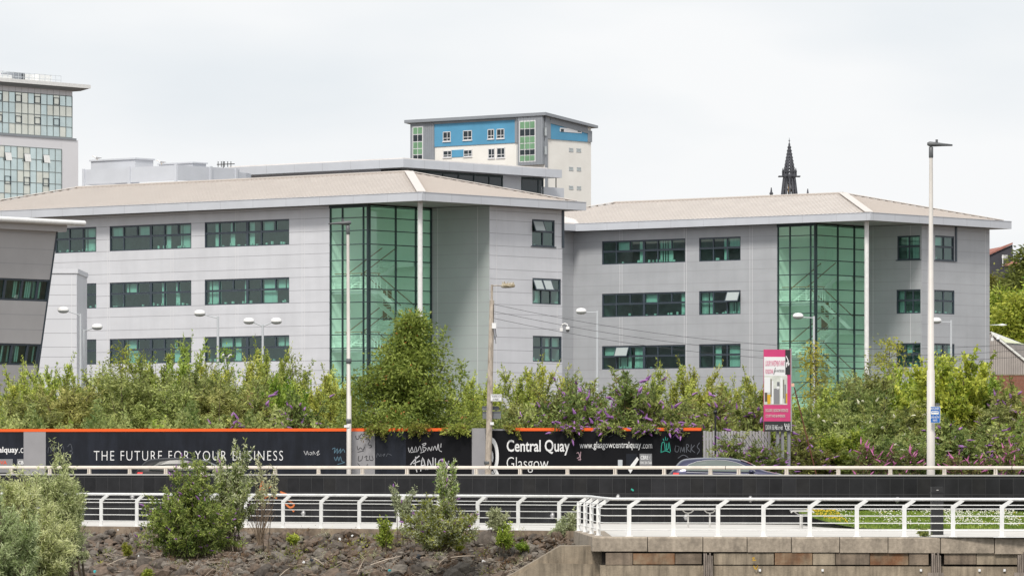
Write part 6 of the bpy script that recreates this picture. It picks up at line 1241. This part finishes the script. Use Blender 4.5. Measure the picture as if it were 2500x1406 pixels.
V_ = [ # kind, px, top y, Y, width factor, label
 ('birch', -5, 940, 246, 1.0, 'pale birch scrub cut by the left picture edge, behind the hoarding'),
 ('birch', 70, 893, 250, .85, 'spiky pale birch shrub rising against the leaning office base'),
 ('birch', 132, 888, 248, .9, 'pale feathery birch shrub in front of the pale stair block'),
 ('willow', 55, 962, 232, 1.1, 'rounded green scrub above the left grey hoarding panel'),
 ('willow', 175, 938, 238, 1.15, 'olive scrub right of the stair block, above the scratched silver graffiti'),
 ('birch', 205, 905, 252, .9, 'birch shrub at the foot of the two slim lamps by the stair block'),
 ('willow', 250, 905, 240, 1.25, 'dark olive willow mass above the words THE FUTURE'),
 ('willow', 335, 905, 236, 1.2, 'olive willow bush above the word FOR'),
 ('birch', 372, 862, 252, 1.0, 'tall pale birch under the lowest middle window'),
 ('birch', 440, 832, 250, .95, 'tallest leaning birch against the lower office windows, left of the single lamp'),
 ('willow', 425, 940, 234, 1.2, 'light green scrub above the word YOUR'),
 ('birch', 515, 892, 248, 1.05, 'birch shrub at the foot of the single-headed middle lamp'),
 ('birch', 580, 872, 250, 1.0, 'birch shrub left of the two-headed lamp'),
 ('birch', 650, 850, 252, .75, 'thin tall birch stem mass at the foot of the two-headed lamp'),
 ('willow', 540, 945, 236, 1.2, 'grey green scrub above the first half of the word BUSINESS'),
 ('bud', 610, 950, 228, 1.2, 'brownish buddleia with few purple spikes above the word BUSINESS'),
 ('green', 690, 930, 232, .85, 'bright yellow green bush above the black stretch right of BUSINESS'),
 ('bud', 735, 965, 227, 1.0, 'buddleia with purple spikes drooping to the hoarding, left of the lighting column'),
 ('birch', 765, 905, 246, 1.0, 'birch shrub in front of the left edge of the green stairwell'),
 ('birch', 815, 915, 240, .9, 'yellow green birch shrub just left of the left lighting column'),
 ('birch', 1120, 918, 238, 1.0, 'pale birch at the right flank of the big dark rowan'),
 ('birch', 1175, 940, 236, .9, 'birch shrub directly behind the wooden pole'),
 ('birch', 1245, 902, 240, 1.05, 'birch shrub right of the wooden pole, behind the street name sign'),
 ('birch', 1320, 892, 244, .95, 'birch shrub in front of the bright office end wall, right of the pole'),
 ('willow', 1270, 985, 226, 1.2, 'olive scrub above the words Central Quay'),
 ('bud', 1345, 950, 224, 1.1, 'buddleia with mauve spikes left of the link wall lamp, over the orange band'),
 ('bud', 1415, 935, 214.8, 1.0, 'buddleia with purple spikes at the foot of the link wall lamp'),
 ('bud', 1505, 912, 214.6, 1.3, 'largest purple buddleia, hanging over the orange band above the web address'),
 ('bud', 1610, 960, 214.6, 1.1, 'buddleia drooping over the right end of the web address'),
 ('birch', 1590, 896, 246, 1.05, 'pale birch behind the largest purple buddleia'),
 ('birch', 1690, 893, 246, .85, 'upright pale birch below the paired annexe windows'),
 ('birch', 1645, 935, 240, .9, 'low pale birch between two taller ones below the long annexe window'),
 ('willow', 1700, 985, 226, 1.1, 'scrub above the right end of the hoarding'),
 ('bud', 1775, 950, 222, 1.1, 'buddleia with upright purple spikes behind the black post'),
 ('birch', 1840, 920, 240, .9, 'birch shrub just left of the pink board'),
 ('bud', 1835, 970, 214, 1.1, 'purple buddleia leaning on the left edge of the pink board'),
 ('bud', 1800, 1062, 206.5, .75, 'dark leafy buddleia in front of the diagonal fence slats'),
 ('bud', 1862, 1078, 206.3, .7, 'dark leafy buddleia behind the grey legs of the pink board'),
 ('birch', 1975, 940, 236, 1.1, 'birch shrub right of the pink board, behind the leaning rusty post'),
 ('willow', 2050, 925, 238, 1.2, 'grey green scrub in front of the right green stairwell'),
 ('willow', 2130, 905, 240, 1.1, 'grey green scrub at the foot of the white annexe column'),
 ('budw', 2010, 985, 222, 1.1, 'shrub with a few white spikes behind the head of the leaning post'),
 ('budw', 2100, 1000, 219, 1.2, 'shrub with cream flower spikes below the small annexe tree'),
 ('budw', 2190, 985, 221, 1.2, 'shrub dotted with cream spikes left of the tallest lighting column'),
 ('green', 2040, 1055, 210, .9, 'yellow green leafy shrub low beside the leaning rusty post'),
 ('budw', 2170, 1065, 208, 1.1, 'low shrub with many cream spikes above the road'),
 ('bud', 1975, 1050, 209, .9, 'mauve buddleia right of the pink board legs'),
 ('green', 2225, 905, 240, .9, 'bright green bush just left of the tallest lighting column'),
 ('green', 2310, 872, 234, 1.5, 'big bright green bush right of the tallest lighting column'),
 ('green', 2395, 925, 236, 1.1, 'green bush in front of the annexe far corner'),
 ('bud', 2330, 1020, 212, 1.2, 'dark shrub behind the blue bus lane sign'),
 ('bud', 2420, 1040, 214, 1.2, 'dark buddleia with violet spikes near the right picture edge'),
 ('bud', 2470, 935, 232, 1.2, 'pale mauve buddleia in front of the brick wall'),
 ('willow', 2440, 985, 224, 1.1, 'olive scrub in front of the warehouse, right edge'),
 ('bud', 2520, 1000, 216, 1.1, 'dark buddleia cut by the right picture edge'),
 ('budw', 2260, 1080, 206.5, 1.0, 'low cream flowered shrub at the foot of the tallest lighting column'),
 ('birch', 20, 930, 256, 1.1, 'birch scrub beneath the dark band windows of the leaning office, far left'),
 ('birch', 290, 905, 258, 1.2, 'birch scrub around the small flat crowned tree'),
 ('willow', 480, 905, 244, 1.2, 'olive birch mass between the leaning birch and the single-headed lamp'),
 ('willow', 615, 925, 242, 1.2, 'olive scrub below the twin camera post'),
 ('birch', 705, 905, 252, 1.0, 'birch shrub at the foot of the small dark tree'),
 ('bud', 1555, 925, 232, 1.1, 'purple buddleia right of the largest one'),
 ('bud', 1460, 940, 232, 1.1, 'purple buddleia just left of the largest one'),
 ('bud', 1390, 925, 236, .9, 'pale mauve buddleia under the hooked security camera'),
 ('bud', 1660, 985, 222, 1.0, 'purple buddleia hanging over the right end of the orange band'),
 ('birch', 1760, 930, 244, .9, 'birch shrub behind the slatted fence'),
 ('willow', 2470, 960, 240, 1.2, 'grey green scrub below the brick wall'),
 ('bud', 2400, 935, 240, 1.0, 'mauve buddleia at the annexe far corner'),
 ('budw', 2120, 945, 230, 1.0, 'shrub with cream spikes at the foot of the small spreading tree'),
]
for kd, px, top, Y, wf, lb in V_: place(kd, px, top, Y, lb, wf)
def spray(px, lb, lms, seed, fl, flm, rx=.6, mixp=.1, n=8, name='overhanging_spray'):
    t = plant(name, 'branch', lms, dict(seed=seed, h=1, rx=rx, stems=n, shoots=10, per=20, sl=.34, L=.14, W=.045, up=.45, droop=.3, r0=.25, thin=.018, tmin=.3, arch=.17, **fl), flm, mixp=mixp)
    Yp = hl.y + (hr_.y - hl.y) * ((kx(px) * 211 - hl.x) / (hr_.x - hl.x)); t.location = (kx(px) * (Yp + .25), Yp + .25, ZT - .05); t['label'] = lb
FLW = dict(fl=1, flfrac=.3, flw=(.05, .26))
for i, (px, rx, lb) in enumerate(((1395, .7, 'buddleia spray drooping over the orange band above the start of the web address'), (1490, .8, 'buddleia spray drooping over the orange band above the middle of the web address'), (1570, .8, 'buddleia spray drooping over the orange band above the agent name plate'), (1640, .55, 'buddleia spray drooping over the orange band above the green graffiti'))): spray(px, lb, [L_bud, L_brown], 300 + i, FLW, M['purple'], rx)
for i, (px, rx, lb) in enumerate(((925, .5, 'rowan branch hanging over the orange band right of the left lighting column'), (1020, .5, 'rowan branch hanging over the orange band above the white graffiti'), (1115, .6, 'rowan branch hanging over the end of the left orange band'), (1245, .35, 'tiny leafy twig hanging over the start of the right orange band'))): spray(px, lb, [L_dark, L_brown], 320 + i, {}, None, rx, .12, 7 if i < 3 else 3, 'overhanging_branch')
for px, top, lb in ((2110, 1085, 'pink willowherb clump left of the tallest column, leftmost of the row'), (2160, 1098, 'pink willowherb clump below the cream flowered shrub'), (2225, 1100, 'pink willowherb clump just left of the tallest lighting column'), (2330, 1112, 'dry pinkish willowherb right of the tallest lighting column'), (2462, 1085, 'tall pink willowherb near the right picture edge'), (2385, 1120, 'low willowherb midway between the tallest column and the right edge')):
    place('weed', px, top, 204.5, lb, 1.25)
# low filler growth that closes the gaps (reads as one mass)
g = np.random.default_rng(77); n = 46000
px = g.uniform(-60, 2560, n); Yf = np.where(px < 1720, g.uniform(219, 236, n), g.uniform(209, 232, n)); x = (px - 1250) / F * Yf; bump = .45 * np.sin(px * .031) + .35 * np.sin(px * .083 + 1) + .25 * np.sin(px * .19)
zmax = np.where(px < 1720, 4.0, 3.4) + bump; C = np.stack([x, Yf, G0 + (zmax - G0) * g.uniform(.15, 1, n) ** .6], 1)
me = leaf_mesh('undergrowth', C, unit(g.normal(size=(n, 3)) + np.array([0, 0, .6])), g.uniform(.12, .26, n), g.uniform(.06, .11, n), np.clip(.4 + .25 * np.sin(px * .05) + g.normal(size=n) * .17, 0, 1), [L_bud, L_olive, L_grn], g, ((np.sin(px * .021) + np.sin(px * .047 + Yf) + g.normal(size=n) * .5) > .3).astype(int) + ((np.sin(px * .033 + 2) + g.normal(size=n) * .4) > .8))
kind(link('undergrowth', me, None, Vector()), 'stuff')
# the rowan
g = np.random.default_rng(5)
t = sapling(101, 7.6, 2.9, L_dark, nl=200, cb=.36, cone=True, trunk_r=.11, name='rowan_tree', leafL=.17, per=44, clump=.50, mixm=M['berry'], mixp=.007)
Y = 215.8; t.location = (kx(1003) * Y, Y, G0); t.scale = (1.0, 1.0, (zat(776, Y) - G0) / 7.6); t['label'] = 'big dark rowan tree with orange berries in front of the left green stairwell'
def tree(seed, px, top, Y, rx, lm, lb, **k):
    h = zat(top, Y) - G0; t = sapling(seed, h, rx, lm, **k); t.location = (kx(px) * Y, Y, G0); t['label'] = lb; return t
tree(111, 303, 848, 256, .75, L_grn, 'small thin tree with a flat crown before the lowest wide window', nl=12, cb=.72, per=30)
tree(112, 712, 872, 252, .95, L_dark, 'small dark tree below the right end of the lowest windows', nl=16, cb=.62, per=30)
tree(113, 1995, 845, 246, .85, L_yel, 'yellow green sapling with a narrow top in front of the right stairwell', nl=22, cb=.48, per=34)
tree(114, 2168, 826, 244, 1.1, L_yel, 'small spreading tree before the annexe recess wall, left of its lowest window', nl=18, cb=.62, per=30)
tree(115, 2300, 868, 238, 1.9, L_grn, 'dense bright green young tree behind the big bush right of the tallest column', nl=50, cb=.25, per=40)
tree(116, 560, 852, 254, .45, L_grn, 'thin sapling crown beside the twin camera post', nl=9, cb=.68, per=24)
# trees at the far right on the slope
for s, px, top, Y, rx, lb in ((121, 2512, 618, 470, 3.6, 'tall dark tree on the slope at the right picture edge'), (122, 2440, 722, 462, 2.6, 'light green tree on the slope left of the tallest dark tree'), (123, 2480, 725, 452, 3.2, 'light green tree just above the warehouse roof'), (124, 2426, 676, 480, 1.6, 'dark brownish tree under the dark house'), (125, 2540, 690, 455, 3.2, 'green tree cut by the right picture edge above the warehouse')):
    h = zat(top, Y) - G0; t = sapling(s, h, rx, L_far if s not in (122, 123, 125) else L_grn, nl=90, cb=.42, trunk_r=.22, name='slope_tree', leafL=.42, per=40, clump=.9); t.location = (kx(px) * Y, Y, G0); t['label'] = lb; t['group'] = 'trees on the slope beyond the annexe'
# ---- shrubs on the bank
def bank_plant(name, cat, lm, px, top, Y, base_py, lb, spec, flm=None, mixp=None, stemm='bark', wf=1.0, fname='blossom'):
    zb = zat(base_py, Y); spec = dict(spec); spec['h'] = zat(top, Y) - zb; t = plant(name, cat, lm, spec, flm, fname, mixp=mixp, stemm=stemm); t.location = (kx(px) * Y, Y, zb); t['label'] = lb; t.scale = (wf, wf, spec['h'] / t['h']); return t
bank_plant('silver_willow', 'shrub', [L_wil], 55, 1165, 156.0, 1470, 'large silvery willow bush in the lower left corner of the bank', dict(seed=201, h=4, rx=1.9, stems=95, shoots=30, per=22, sl=.42, L=.15, W=.026, up=.55, tmin=.1, droop=.05, shape=.7, r0=.6, hmin=.45))
bank_plant('silver_willow', 'shrub', [L_wil], 138, 1112, 158.0, 1450, 'taller upright willow bush behind the lower left one, touching the white railing', dict(seed=202, h=4, rx=1.05, stems=46, shoots=32, per=22, sl=.42, L=.14, W=.025, up=.58, tmin=.15, shape=.45, r0=.4, hmin=.5))
bank_plant('silver_willow', 'shrub', [L_wil], -5, 1215, 153.0, 1480, 'lowest willow bush cut by the left picture edge', dict(seed=203, h=4, rx=1.5, stems=60, shoots=28, per=22, sl=.42, L=.15, W=.026, up=.52, tmin=.1, shape=.6, r0=.6, hmin=.5))
bank_plant('buddleia_shrub', 'shrub', [L_bud, L_grn], 470, 1128, 163.0, 1362, 'large dark buddleia bush with purple spikes on the rubble bank', dict(seed=211, h=3, rx=1.85, stems=125, shoots=17, per=24, sl=.38, L=.115, W=.038, up=.45, tmin=.04, droop=.22, fl=1, flfrac=.12, flw=(.028, .18), shape=.88, r0=.35, hmin=.25, thin=.012), M['purple'], mixp=.14)
bank_plant('pale_buddleia_shrub', 'shrub', [L_gry, L_bud], 566, 1085, 164.0, 1345, 'tall pale leaved buddleia behind the large purple one, over the word YOUR', dict(seed=212, h=3, rx=.95, stems=26, shoots=16, per=20, sl=.34, L=.12, W=.036, up=.66, tmin=.3, shape=.75, r0=.2, hmin=.35, thin=.02, fl=1, flfrac=.02, flw=(.03, .13)), M['purple'], mixp=.4)
bank_plant('pale_buddleia_shrub', 'shrub', [L_gry], 640, 1112, 165.0, 1340, 'thin pale stalk with few leaves in front of the orange graffiti', dict(seed=213, h=3, rx=.5, stems=5, shoots=9, per=16, sl=.28, L=.11, W=.036, up=.7, tmin=.5, shape=.3, r0=.1, thin=.014))
bank_plant('dry_shrub', 'shrub', [L_brown], 635, 1190, 164.5, 1330, 'leafless brown twiggy shrub right of the large purple bush', dict(seed=214, h=2, rx=.8, stems=30, shoots=4, per=2, sl=.4, L=.05, W=.02, up=.75, shape=.4, thin=.008, r0=.05), stemm='twig')
bank_plant('buddleia_shrub', 'shrub', [L_gry, L_yel], 1070, 1205, 161.5, 1345, 'pale straggly buddleia bush low on the bank, below the white graffiti', dict(seed=221, h=3, rx=1.45, stems=64, shoots=14, per=20, sl=.34, L=.11, W=.036, up=.5, tmin=.05, droop=.12, fl=1, flfrac=.06, flw=(.028, .15), shape=.8, r0=.2, hmin=.35, thin=.018), M['purple'], mixp=.45)
bank_plant('buddleia_shrub', 'shrub', [L_gry, L_grn], 1090, 1122, 161.8, 1330, 'tall pale buddleia stem with a purple tip rising over the black wall', dict(seed=223, h=3, rx=.55, stems=7, shoots=15, per=20, sl=.3, L=.115, W=.036, up=.7, tmin=.4, shape=.5, r0=.15, thin=.016, fl=1, flfrac=.07, flw=(.03, .16)), M['purple'], mixp=.3)
bank_plant('buddleia_shrub', 'shrub', [L_gry], 1000, 1185, 162.5, 1330, 'small pale buddleia branch leaning left of the straggly one', dict(seed=222, h=3, rx=.5, stems=8, shoots=9, per=18, sl=.28, L=.105, W=.036, up=.7, tmin=.4, lean=(-.14, 0), thin=.014, fl=1, flfrac=.06, flw=(.03, .15)), M['purple'])
for px, top, base, rx, seed, lm, lb in ((940, 1262, 1345, .36, 231, L_grn, 'upright bright green weed left of the straggly buddleia'), (1232, 1275, 1350, .32, 232, L_grn, 'green weed on the rubble right of the straggly buddleia'), (1275, 1320, 1345, .2, 233, L_grn, 'small green tuft near the wing wall'), (712, 1302, 1330, .2, 234, L_grn, 'round green tuft on the rubble below the orange graffiti'), (1372, 1262, 1335, .38, 235, L_gry, 'weedy clump growing where the railing bends'), (1400, 1235, 1318, .22, 236, L_gry, 'tall thin weed in front of the bend in the railing'), (1215, 1240, 1300, .35, 237, L_gry, 'dry seedy weeds along the kerb right of the straggly buddleia'), (312, 1325, 1362, .1, 238, L_yel, 'small yellowish sprig on the rubble left of the large bush'), (360, 1388, 1415, .14, 239, L_grn, 'green tuft at the lower edge below the large bush'), (205, 1345, 1365, .18, 240, L_gry, 'grey green tuft beside the silvery willow'), (1120, 1330, 1345, .1, 241, L_yel, 'orange flowered weed at the foot of the straggly buddleia')):
    bank_plant('weed', 'weed', [lm], px, top, 162.6 if px < 1300 else 163.2, base, lb, dict(seed=seed, h=1, rx=rx, stems=max(8, int(rx * 70)), shoots=8, hmin=.4, per=14, sl=.16, L=.085, W=.035, up=.65, tmin=.2, r0=rx * .35, thin=.008, shape=.4))
t = plant('weed', 'weed', [L_bud], dict(seed=245, h=.16, rx=.2, stems=10, shoots=5, per=10, sl=.12, L=.09, W=.03, up=.5, r0=.08, thin=.006)); t.location = (kx(2258) * 150.4, 150.4, .004); t['label'] = 'small dark weed on the coping beside the black pillar'
# ---- clover lawn
g = np.random.default_rng(9)
def lawn(x, y): return np.clip((y - 167.0) * .055, 0, .4) + .01
mb = MB(); gx = np.linspace(kx(1985) * 170, 19.2, 40); gy = np.linspace(0, 1, 8)
def front(x): return 167.0 + 6.5 * max(0, 1 - (x - gx[0]) / 1.9) ** 2
def wally(x): return ywall(x) - .03
vs = [(x, front(x) + (wally(x) - .05 - front(x)) * t, float(lawn(x, front(x) + (wally(x) - front(x)) * t)) - (.0 if t > 0 else .0)) for t in gy for x in gx]
mb.raw(vs, [(j * 40 + i, j * 40 + i + 1, (j + 1) * 40 + i + 1, (j + 1) * 40 + i) for j in range(7) for i in range(39)]); kind(mb.build('lawn_soil', mat('lawn_base', (.10, .14, .03), .9, 0, .3, 2)), 'structure')
n = 26000; x = g.uniform(gx[0], gx[-1], n); fy = np.array([front(q) for q in x]); wy = np.array([wally(q) for q in x]); y = fy + (wy - .1 - fy) * g.uniform(0, 1, n); C = np.stack([x, y, lawn(x, y)], 1)
me = leaf_mesh('grass', C, unit(g.normal(size=(n, 3)) * .45 + np.array([0, 0, 1])), g.uniform(.06, .16, n), g.uniform(.02, .05, n), np.clip(.5 + .3 * np.sin(x * 1.7 + y * 2.3) + g.normal(size=n) * .15, 0, 1), [L_grass], g); kind(link('grass', me, None, Vector()), 'stuff')
n = 2600; x = g.uniform(gx[0] + .2, gx[-1], n); keep = (np.sin(x * 1.3 + 1) + np.sin(x * 3.1) + g.normal(size=n) * .7) > -.3; x = x[keep]; n = len(x); fy = np.array([front(q) for q in x]); wy = np.array([wally(q) for q in x]); y = fy + (wy - .1 - fy) * g.uniform(0.05, 1, n); mb = MB()
for a, b in zip(x, y): z = float(lawn(a, b)) + g.uniform(.08, .17); r = g.uniform(.016, .028); mb.raw([(a - r, b, z), (a, b - r, z), (a + r, b, z), (a, b + r, z), (a, b, z + r), (a, b, z - r)], [(0, 1, 4), (1, 2, 4), (2, 3, 4), (3, 0, 4), (1, 0, 5), (2, 1, 5), (3, 2, 5), (0, 3, 5)], 1 if (a < gx[0] + 1.1 or g.uniform() < .05) else 0)
kind(mb.build('clover_flowers', [M['clover'], M['dandel']]), 'stuff')

# ------------------------------------------------------------------ rubble bank
g = np.random.default_rng(21)
import bmesh
RM = []
for i in range(12):
    bm = bmesh.new(); bmesh.ops.create_icosphere(bm, subdivisions=2, radius=1.0)
    pl = [unit(g.normal(size=3)) for _ in range(9)]
    for v in bm.verts:
        c = np.array(v.co); 
        for p_ in pl:
            e = c @ p_; lim = .52 + .3 * abs(p_[0])
            if e > lim: c = c - p_ * (e - lim) * .97
        v.co = tuple(c + g.normal(size=3) * .03)
    me = bpy.data.meshes.new('rock'); bm.to_mesh(me); bm.free(); me.materials.append(M[('rock', 'rock2', 'rock3')[i % 3]]); RM.append(me)
def eY(x): return edge[0][1] + (x - edge[0][0]) / (edge[1][0] - edge[0][0]) * (edge[1][1] - edge[0][1])
R_ = []
for i in range(6000):
    x = g.uniform(kx(120) * 165, kx(1425) * 160); dy = g.uniform(.05, 4.6); s = (g.gamma(2.4, .026) + .04) * (1.0 + .38 * max(0, dy - 1.6)); s = min(s * (1.7 if g.uniform() < .06 else 1), .52); R_.append((s, x, eY(x) - dy, dy))
for px, dy, s in ((655, 3.55, .42), (930, 3.9, .40), (1050, 3.7, .36), (1180, 3.6, .38), (250, 3.4, .42), (800, 3.2, .30), (1210, 3.3, .34), (560, 3.4, .36)): x = kx(px) * 162; R_.append((s, x, eY(x) - dy, dy))
def vis(r): return r[0] / r[2] if kx(190) < r[1] / r[2] < kx(1420) and zat(1412, r[2]) < bank_z(r[1], r[2]) + r[0] else 0
R_.sort(key=vis, reverse=True)
first = None; MBR = {}
for i, (s, x, y, dy) in enumerate(R_):
    me = RM[i % 12]; rot = Matrix.Rotation(g.uniform(0, 6.28), 4, 'Z') @ Matrix.Rotation(g.normal() * .5, 4, 'X') @ Matrix.Rotation(g.normal() * .4, 4, 'Y'); sc = Matrix.Diagonal((s * g.uniform(.8, 1.25), s * g.uniform(.8, 1.2), s * g.uniform(.55, .85), 1)); pos = Matrix.Translation((x, y, bank_z(x, y) + s * .18))
    if i < 300:
        o = bpy.data.objects.new('rock', me); COL.objects.link(o); o.matrix_world = pos @ rot @ sc; tag(o, 'dark grey basalt rock in the rubble bank below the white railing', 'rock', 'rubble bank rocks')
    else: MBR.setdefault(i % 3, []).append((me, pos @ rot @ sc))
mb = MB()
for mi, lst in MBR.items():
    for me, mx in lst:
        A = np.array(mx); co = np.array([v.co for v in me.vertices]) @ A[:3, :3].T + A[:3, 3]; mb.raw([tuple(c) for c in co], [tuple(p.vertices) for p in me.polygons], mi)
kind(mb.build('rubble', [M['rock'], M['rock2'], M['rock3']]), 'stuff')
n = 9000; nt_ = 260; tx = g.uniform(kx(190) * 164, kx(1400) * 161, nt_); td = g.uniform(.1, 4.0, nt_); k = g.integers(0, nt_, n); x = tx[k] + g.normal(size=n) * .13; y = np.array([eY(q) for q in tx])[k] - td[k] + g.normal(size=n) * .12
C = np.stack([x, y, np.array([bank_z(a, b) for a, b in zip(x, y)]) + .08 + g.uniform(0, .16, n)], 1)
me = leaf_mesh('bank_weeds', C, unit(g.normal(size=(n, 3)) * .7 + np.array([0, 0, .6])), g.uniform(.05, .16, n), g.uniform(.01, .028, n), np.clip(g.uniform(size=nt_)[k] + g.normal(size=n) * .1, 0, 1), [L_gry, L_brown, L_grn], g, g.choice([0, 1, 1, 1, 2], nt_)[k]); kind(link('bank_weeds', me, None, Vector()), 'stuff')
# driftwood twigs mass + single sticks
mb = MB()
for i in range(520):
    x = g.uniform(kx(200) * 163, kx(1330) * 161); dy = g.uniform(1.7, 4.2); y = eY(x) - dy; a = g.normal() * .5 + (3.14 if g.uniform() < .5 else 0); L = g.uniform(.08, .26) if g.uniform() < .7 else g.uniform(.3, .8); z = bank_z(x, y) + .16 + g.uniform(0, .06); mb.tube([(x, y, z), (x + L * .5 * math.cos(a), y + .1 * g.normal(), z + g.normal() * .05 + .02), (x + L * math.cos(a), y + L * .3 * math.sin(a), z + g.normal() * .07)], .006, 4, 0, False)
kind(mb.build('driftwood_litter', M['drift']), 'stuff')
for (x0, y0, x1, y1, r, lb) in ((262, 1379, 312, 1358, .018, 'pale driftwood stick sloping up to the right, left of the large bush'), (905, 1378, 980, 1356, .02, 'long pale driftwood stick under the upright green weed'), (766, 1362, 790, 1378, .018, 'short pale stick sloping down to the right near the bank middle'), (872, 1400, 890, 1362, .016, 'thin upright pale stick near the teal litter'), (683, 1405, 708, 1385, .018, 'pale stick beside the big flat boulder'), (1072, 1375, 1090, 1360, .016, 'short pale stick under the straggly buddleia'), (1100, 1360, 1160, 1356, .018, 'long level branch lying right of the straggly buddleia')):
    a, b = pt(x0, y0, 161.0), pt(x1, y1, 161.0)
    for q in (a, b):     # rest on the slope along the same line of sight
        lo = 150.0
        for _ in range(400):
            zz = q.z
            if bank_z(q.x, q.y) + .2 > q.z: q.xyz = pt(1250 + q.x / q.y * F, HZ - (q.z - ZC) / q.y * F, q.y - .02)
            else: break
    mb = MB(); m = (a + b) / 2 + Vector((0, 0, .02)); mb.tube([a, m, b], [r, r * .9, r * .5], 6); tag(mb.build('driftwood_stick', M['drift'], base=a), lb, 'stick', 'driftwood on the bank')
def scrap(px, py, m, s, lb, sd, name='litter'):
    rr = random.Random(sd); y = 164.0
    while bank_z(kx(px) * y, y) + .15 > zat(py, y) and y > 156: y -= .02
    p = pt(px, py, y); mb = MB(); n = 9; vs = [(p.x + s * math.cos(2 * math.pi * k / n) * rr.uniform(.3, .9), p.y + s * .4 * math.sin(2 * math.pi * k / n), p.z + s * .7 * math.sin(2 * math.pi * k / n) * rr.uniform(.6, 1.1)) for k in range(n)] + [(p.x, p.y - s * .4, p.z + s * .2), (p.x, p.y + s * .3, p.z)]
    mb.raw(vs, [(k, (k + 1) % n, n) for k in range(n)] + [((k + 1) % n, k, n + 1) for k in range(n)]); tag(mb.build(name, M[m], base=p), lb, 'litter', 'litter on the bank')
for i, (px, py, m, s, lb) in enumerate(((951, 1391, 'litb', .10, 'teal crumpled wrapper among the rocks'), (1022, 1358, 'litk', .19, 'black torn plastic bag below the straggly buddleia'), (760, 1366, 'litk', .12, 'small black plastic scrap left of the teal wrapper'), (742, 1371, 'litter', .10, 'white plastic scrap left of the small black one'), (830, 1315, 'litter', .09, 'white paper scrap near the kerb right of the round tuft'), (860, 1307, 'litter', .07, 'bluish white bottle near the kerb'), (1180, 1370, 'litter', .13, 'white torn rag near the wing wall'), (338, 1356, 'litter', .07, 'white scrap below the large purple bush'), (232, 1394, 'litb', .12, 'dark teal rag beside the willow bush'), (288, 1293, 'litter', .06, 'white scrap at the top of the rubble by the kerb'), (345, 1290, 'litk', .14, 'black rag at the kerb beside the large bush'), (1228, 1372, 'litk', .14, 'black plastic scrap beside the wing wall'))): scrap(px, py, m, s * .75, lb, i)
